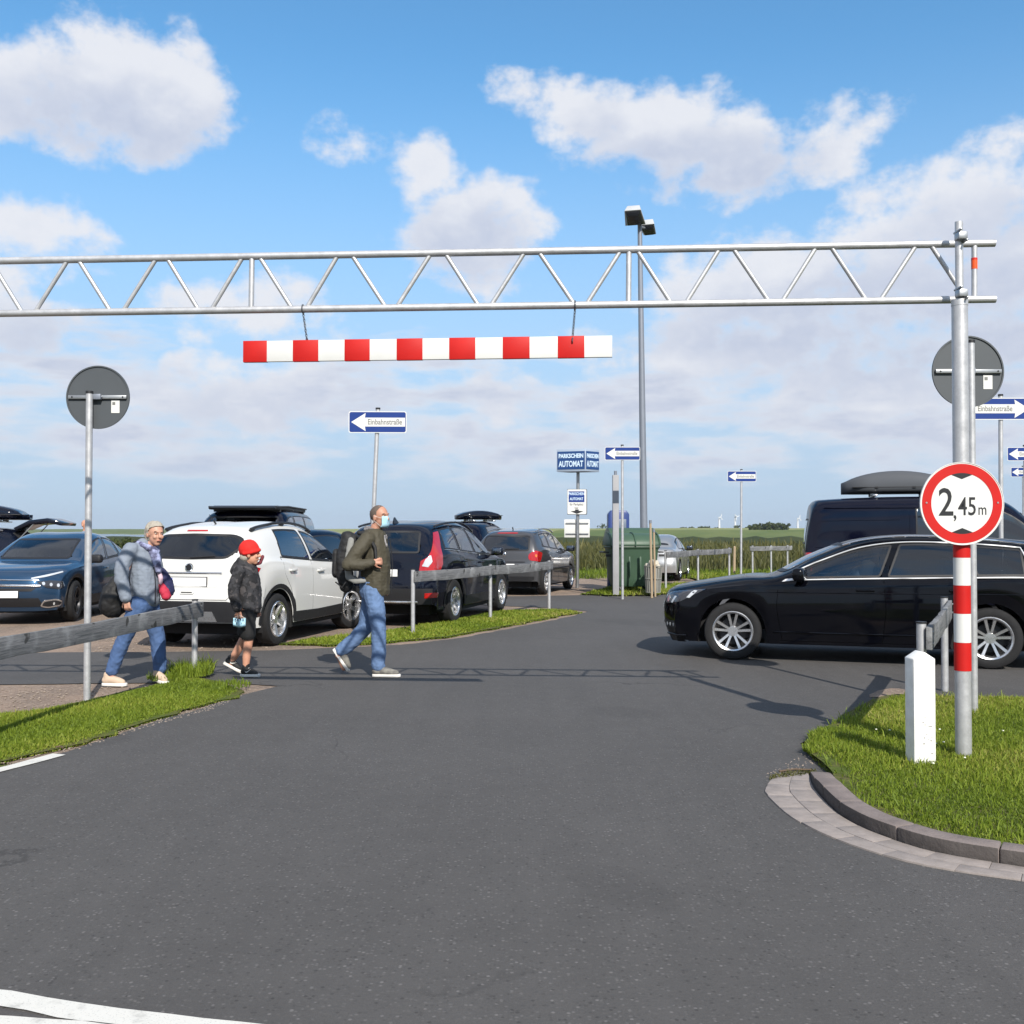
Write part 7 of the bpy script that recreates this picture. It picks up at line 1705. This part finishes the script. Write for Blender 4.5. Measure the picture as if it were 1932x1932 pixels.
for hl, te, up in (((-.045, -.07, 0), (.155, -.08, 0), (0, 0, 1)), ((-.265, .07, .115), (-.075, .07, .015), (.45, 0, .90))):
    o, a, d_, u_, s2, L_ = shoe(ch, hl, te, up, 'shoe_black', 'sole_white', .84, high=.08)
    cpt = a+d_*L_*.42+u_*.058+s2*.037
    MB().add([cpt+d_*x*L_+u_*z+s2*.002 for x, z in ((-.16, .006), (-.10, -.012), (.0, -.004), (.16, .028), (.0, .006), (-.09, -.002))]+[cpt+d_*x*L_+u_*z+s2*.0 for x, z in ((-.16, .006), (-.10, -.012), (.0, -.004), (.16, .028), (.0, .006), (-.09, -.002))],
             [(0, 1, 2, 3, 4, 5), (11, 10, 9, 8, 7, 6)]+[(j, 6+j, 6+(j+1) % 6, (j+1) % 6) for j in range(6)]).obj('swoosh_mark', 'sole_white', o, smooth=None)
for x, y, z in ((.008, -.07, .115), (-.195, .07, .165)): F = Flesh(); F.limb([(x, y, z-.02), (x+.003, y, z+.015)], [.034, .035]); F.fuse('sock', 'shoe_black', ch, .008, 2)
fm = thing('face_mask', 'blue printed face mask dangling from the hand of the child', 'mask', (cp0.x, cp0.y, 0))
mb = MB(); vs = []
for i in range(5):
    for j in range(7):
        x = -.085+.125*j/6; z = .625-.085*i/4-.012*math.sin(j/6*math.pi); vs.append((x, -.232+.012*math.sin(j*1.3)+.008*math.sin(i*1.9), z))
mk = mb.add(vs, [(i*7+j, i*7+j+1, (i+1)*7+j+1, (i+1)*7+j) for i in range(4) for j in range(6)]).obj('cloth', 'mask_blue', fm, smooth=60); mk.modifiers.new('s', 'SOLIDIFY').thickness = .003
mb = MB()
for x, z in ((-.06, .61), (-.035, .605), (-.005, .612), (.02, .606), (-.045, .575), (.0, .57)): mb.box((x, -.246, z), (.012, .004, .016))
mb.obj('print', 'cloth_navy', fm, smooth=None)['kind'] = 'stuff'
for x in (-.085, .04): MB().tube([(x, -.23, .62), (-.02, -.23, .655), (x*.9, -.232, .56)], .002, 5).obj('ear_loop', 'sole_white', fm)

# --- woman with grey jacket and black bag
wp0 = G(273, 1291)
wm = thing('person', 'grey-haired woman in blue grey jacket and jeans walking past the fence end', 'person', (wp0.x, wp0.y, 0), 0, 'people on foot')
F = Flesh(); hd = (.10, -.02, 1.49); q, R = head_parts(F, hd, -.75, .98, tilt=.12)
F.limb([(.06, 0, 1.39), (.0, 0, 1.31)], [.05, .058]); F.limb([(-.02, 0, 1.26), (-.01, 0, 1.1), (-.01, 0, .9), (-.02, 0, .82)], [.115, .115, .115, .12], flat=(.85, 1.1, 1))
F.limb([(-.10, -.14, 1.31), (-.14, -.21, 1.07), (-.10, -.215, .85)], [.050, .040, .028]); hand(F, (-.10, -.215, .85), (.05, 0, -1), (0, -1, 0), .75, .9, 1)
F.limb([(.02, .15, 1.31), (.06, .19, 1.09), (.12, .10, 1.03)], [.050, .040, .028]); hand(F, (.12, .10, 1.03), (.8, -.5, 0), (0, .3, 1), .9, .9, -1)
F.limb([(-.02, -.085, .82), (-.165, -.09, .48), (-.285, -.09, .15), (-.295, -.09, .08)], [.085, .060, .040, .040]); F.limb([(.0, .085, .82), (.085, .09, .47), (.115, .09, .15), (.115, .09, .08)], [.085, .060, .040, .040])
F.limb([(-.29, -.09, .05), (-.20, -.10, .035)], [.033, .028]); F.limb([(.115, .09, .05), (.19, .06, .035)], [.033, .028])
F.fuse('body', 'skin', wm, .0075, 3); face_details(wm, q, .98, R)
F = Flesh(); F.blob(q(-.018, 0, .036), (.104, .088, .094), R); F.blob(q(-.045, 0, -.02), (.072, .082, .075), R)
F.fuse('hair', 'hair_grey', wm, .006, 1, wrinkle=.014, fine=.022, cut=lambda v: (R.transposed() @ (v-Vector(hd))).z > -.085 and (R.transposed() @ (v-Vector(hd))).x < .02+max(0, (R.transposed() @ (v-Vector(hd))).z-.05)*1.6)
F = Flesh(); F.limb([(-.04, 0, 1.31), (-.02, 0, 1.20), (-.005, 0, 1.06), (.0, 0, .92), (.0, 0, .85)], [.125, .140, .142, .145, .145], flat=(.98, 1.12, .9)); F.limb([(-.10, -.13, 1.33), (-.15, -.21, 1.18), (-.155, -.225, 1.06), (-.11, -.225, .87)], [.078, .072, .068, .056]); F.limb([(.01, .14, 1.33), (.06, .20, 1.09), (.11, .12, 1.04)], [.074, .064, .05]); F.limb([(-.02, 0, 1.36), (-.07, 0, 1.36)], [.09, .07])
F.fuse('jacket', 'jacket_grey', wm, .009, 3, wrinkle=.018, fine=.010, cut=lambda v: v.z > .735+.12*max(0, v.x))
MB().tube([(.115, -.10, 1.22), (.135, -.10, 1.0), (.135, -.11, .80)], .005, 6).obj('zip', 'dark_plastic', wm)
F = Flesh(); F.limb([(.0, -.085, 1.375), (.07, -.085, 1.35), (.12, -.02, 1.32), (.08, .07, 1.34), (-.03, .06, 1.39), (-.06, -.03, 1.40), (.0, -.085, 1.375)], [.032]*7); F.limb([(.10, -.06, 1.31), (.135, -.075, 1.22), (.15, -.065, 1.13)], [.044, .044, .034]); F.fuse('scarf', 'scarf_blue', wm, .009, 3, wrinkle=.025, fine=.015)
F = Flesh(); F.limb([(-.01, 0, .88), (-.01, 0, .80)], [.135, .138], flat=(.9, 1.12, .9)); F.limb([(-.02, -.085, .80), (-.09, -.088, .64), (-.165, -.09, .48), (-.235, -.09, .30), (-.29, -.09, .15)], [.105, .092, .076, .068, .062]); F.limb([(.0, .085, .80), (.045, .088, .64), (.088, .09, .47), (.108, .09, .30), (.115, .09, .15)], [.105, .092, .078, .072, .068]); F.fuse('jeans', 'jeans_blue', wm, .009, 3, wrinkle=.016, fine=.012)
shoe(wm, (-.375, -.09, .0), (-.135, -.12, .0), (0, 0, 1), 'shoe_beige', 'sole_white', 1.0); shoe(wm, (.065, .09, .03), (.235, -.03, .0), (0, 0, 1), 'shoe_beige', 'sole_white', .95)
bg = thing('shoulder_bag', 'large sagging black bag hanging behind the grey-haired woman', 'bag', (wp0.x, wp0.y, 0))
F = Flesh(); F.limb([(-.22, .02, 1.10), (-.26, .01, .98), (-.30, 0, .86), (-.315, 0, .78)], [.055, .105, .145, .135], flat=(1, 1.1, .95)); F.fuse('sack', 'bag_black', bg, .012, 3, wrinkle=.035, fine=.014)
MB().tube([(-.22, .02, 1.12), (-.17, -.02, 1.26), (-.09, -.06, 1.41), (.0, -.02, 1.43)], .010, 7).tube([(-.40, .0, .80), (-.36, -.05, .95), (-.24, -.02, 1.14)], .007, 6).obj('strap', 'bag_black', bg)
jk = thing('carried_jacket', 'red and navy jacket draped over the arm of the grey-haired woman', 'jacket', (wp0.x, wp0.y, 0))
F = Flesh(); F.limb([(.14, .08, 1.10), (.20, .05, 1.0), (.225, .03, .92)], [.055, .065, .06], flat=(.8, 1.3, 1)); F.fuse('lining', 'cloth_navy', jk, .010, 3, wrinkle=.03, fine=.012)
F = Flesh(); F.limb([(.165, .0, .99), (.20, -.02, .92), (.215, -.02, .875)], [.035, .055, .050], flat=(1, 1.2, .9)); F.fuse('outer', 'cloth_red', jk, .009, 3, wrinkle=.025, fine=.012)
F = Flesh(); F.limb([(.14, -.03, 1.12), (.165, -.04, 1.05), (.165, -.04, 1.0)], [.022, .026, .018]); F.fuse('trim', 'cloth_pink', jk, .008, 2, wrinkle=.01)

# --- figure behind the blue car, only head and shoulders show
bp0 = P(161, 1000, 24.0)
pr = thing('person', 'bald person in a grey top standing behind the blue car', 'person', (bp0.x, 24.0, 0), 0, 'people on foot')
F = Flesh(); q, R = head_parts(F, (0, 0, 1.68), -.6, 1.0); F.limb([(0, 0, 1.58), (0, 0, 1.48)], [.055, .06]); F.limb([(0, 0, 1.38), (0, 0, 1.0)], [.13, .13], flat=(.8, 1.2, 1)); F.limb([(.03, -.2, 1.40), (.05, -.26, 1.1), (.1, -.25, .85)], [.05, .042, .03]); F.limb([(-.03, .2, 1.40), (-.05, .26, 1.1), (.02, .27, .85)], [.05, .042, .03])
hand(F, (.1, -.25, .85), (0, 0, -1), (0, -1, 0), .5); hand(F, (.02, .27, .85), (0, 0, -1), (0, 1, 0), .5, thumb=-1)
for s_ in (-1, 1): F.limb([(0, s_*.09, .95), (.01, s_*.1, .5), (0, s_*.1, .08), (.12, s_*.1, .04)], [.085, .06, .04, .03])
F.fuse('body', 'skin_warm', pr, .010, 3); face_details(pr, q, 1.0, R)
F = Flesh(); F.limb([(0, 0, 1.42), (0, 0, 1.2), (0, 0, .95)], [.15, .16, .155], flat=(.85, 1.25, .9)); F.limb([(.03, -.19, 1.41), (.05, -.26, 1.12), (.1, -.25, .9)], [.075, .062, .045]); F.limb([(-.03, .19, 1.41), (-.05, .26, 1.12), (.02, .27, .9)], [.075, .062, .045]); F.fuse('jumper', 'jacket_grey', pr, .012, 3, wrinkle=.02)
F = Flesh(); F.limb([(0, 0, .95), (0, 0, .9)], [.14, .14], flat=(.9, 1.15, .9))
for s_ in (-1, 1): F.limb([(0, s_*.09, .9), (.01, s_*.1, .5), (0, s_*.1, .1)], [.10, .08, .07])
F.fuse('trousers', 'jeans_blue', pr, .012, 3)
for s_ in (-1, 1): shoe(pr, (-.08, s_*.1, 0), (.2, s_*.1, 0), (0, 0, 1), 'shoe_black', 'sole_white')

# --- driver of the black estate, at the wheel
Mx = Matrix.Translation(ESTATE.location) @ Matrix.Rotation(ESTATE.rotation_euler.z, 4, 'Z')
dp = Mx @ Vector((2.22, -.37, 0))
dr = thing('person', 'driver at the steering wheel of the black estate car', 'person', dp, ESTATE.rotation_euler.z)
F = Flesh(); q, R = head_parts(F, (.14, 0, 1.20), math.pi, .95); F.limb([(.13, 0, 1.10), (.12, 0, 1.04)], [.052, .058]); F.limb([(.12, 0, .95), (.08, 0, .75), (.04, 0, .62)], [.12, .125, .13], flat=(.85, 1.15, 1))
for s_ in (-1, 1):
    F.limb([(.11, s_*.17, .98), (-.03, s_*.20, .80), (-.15, s_*.10, .93)], [.048, .040, .030]); hand(F, (-.15, s_*.10, .93), (-1, 0, .2), (0, s_*.5, .8), 1.0, .9, s_)
    F.limb([(.02, s_*.09, .62), (-.32, s_*.12, .66), (-.50, s_*.12, .40)], [.085, .065, .05])
F.fuse('body', 'skin', dr, .010, 3); face_details(dr, q, .95, R)
F = Flesh(); F.limb([(.12, 0, .98), (.09, 0, .80), (.04, 0, .64)], [.13, .14, .14], flat=(.9, 1.2, 1)); F.limb([(.11, .17, .99), (.0, .20, .84)], [.07, .06]); F.limb([(.11, -.17, .99), (.0, -.20, .84)], [.07, .06]); F.fuse('shirt', 'jacket_grey', dr, .012, 3, wrinkle=.015)
F = Flesh(); F.blob(q(-.02, 0, .045), (.10, .085, .09), R); F.fuse('hair', 'hair_brown', dr, .009, 2, cut=lambda v: (R.transposed() @ (v-Vector((.14, 0, 1.20)))).x < .05)

# ------------------------------------------------------------------ thin sea air over the flat land
m = bpy.data.materials.new('air'); m.use_nodes = True; k = NT(m.node_tree); k.n.clear()
pv = k.new('ShaderNodeVolumePrincipled'); pv.inputs['Color'].default_value = (.80, .88, 1.0, 1); pv.inputs['Density'].default_value = .00010; pv.inputs['Anisotropy'].default_value = .2
k.l.new(pv.outputs[0], k.new('ShaderNodeOutputMaterial').inputs['Volume']); MATS['air'] = m
struct(MB().box((0, 2570, 41.4), (9700, 5300, 85)).obj('haze', 'air', smooth=None), 'stuff')
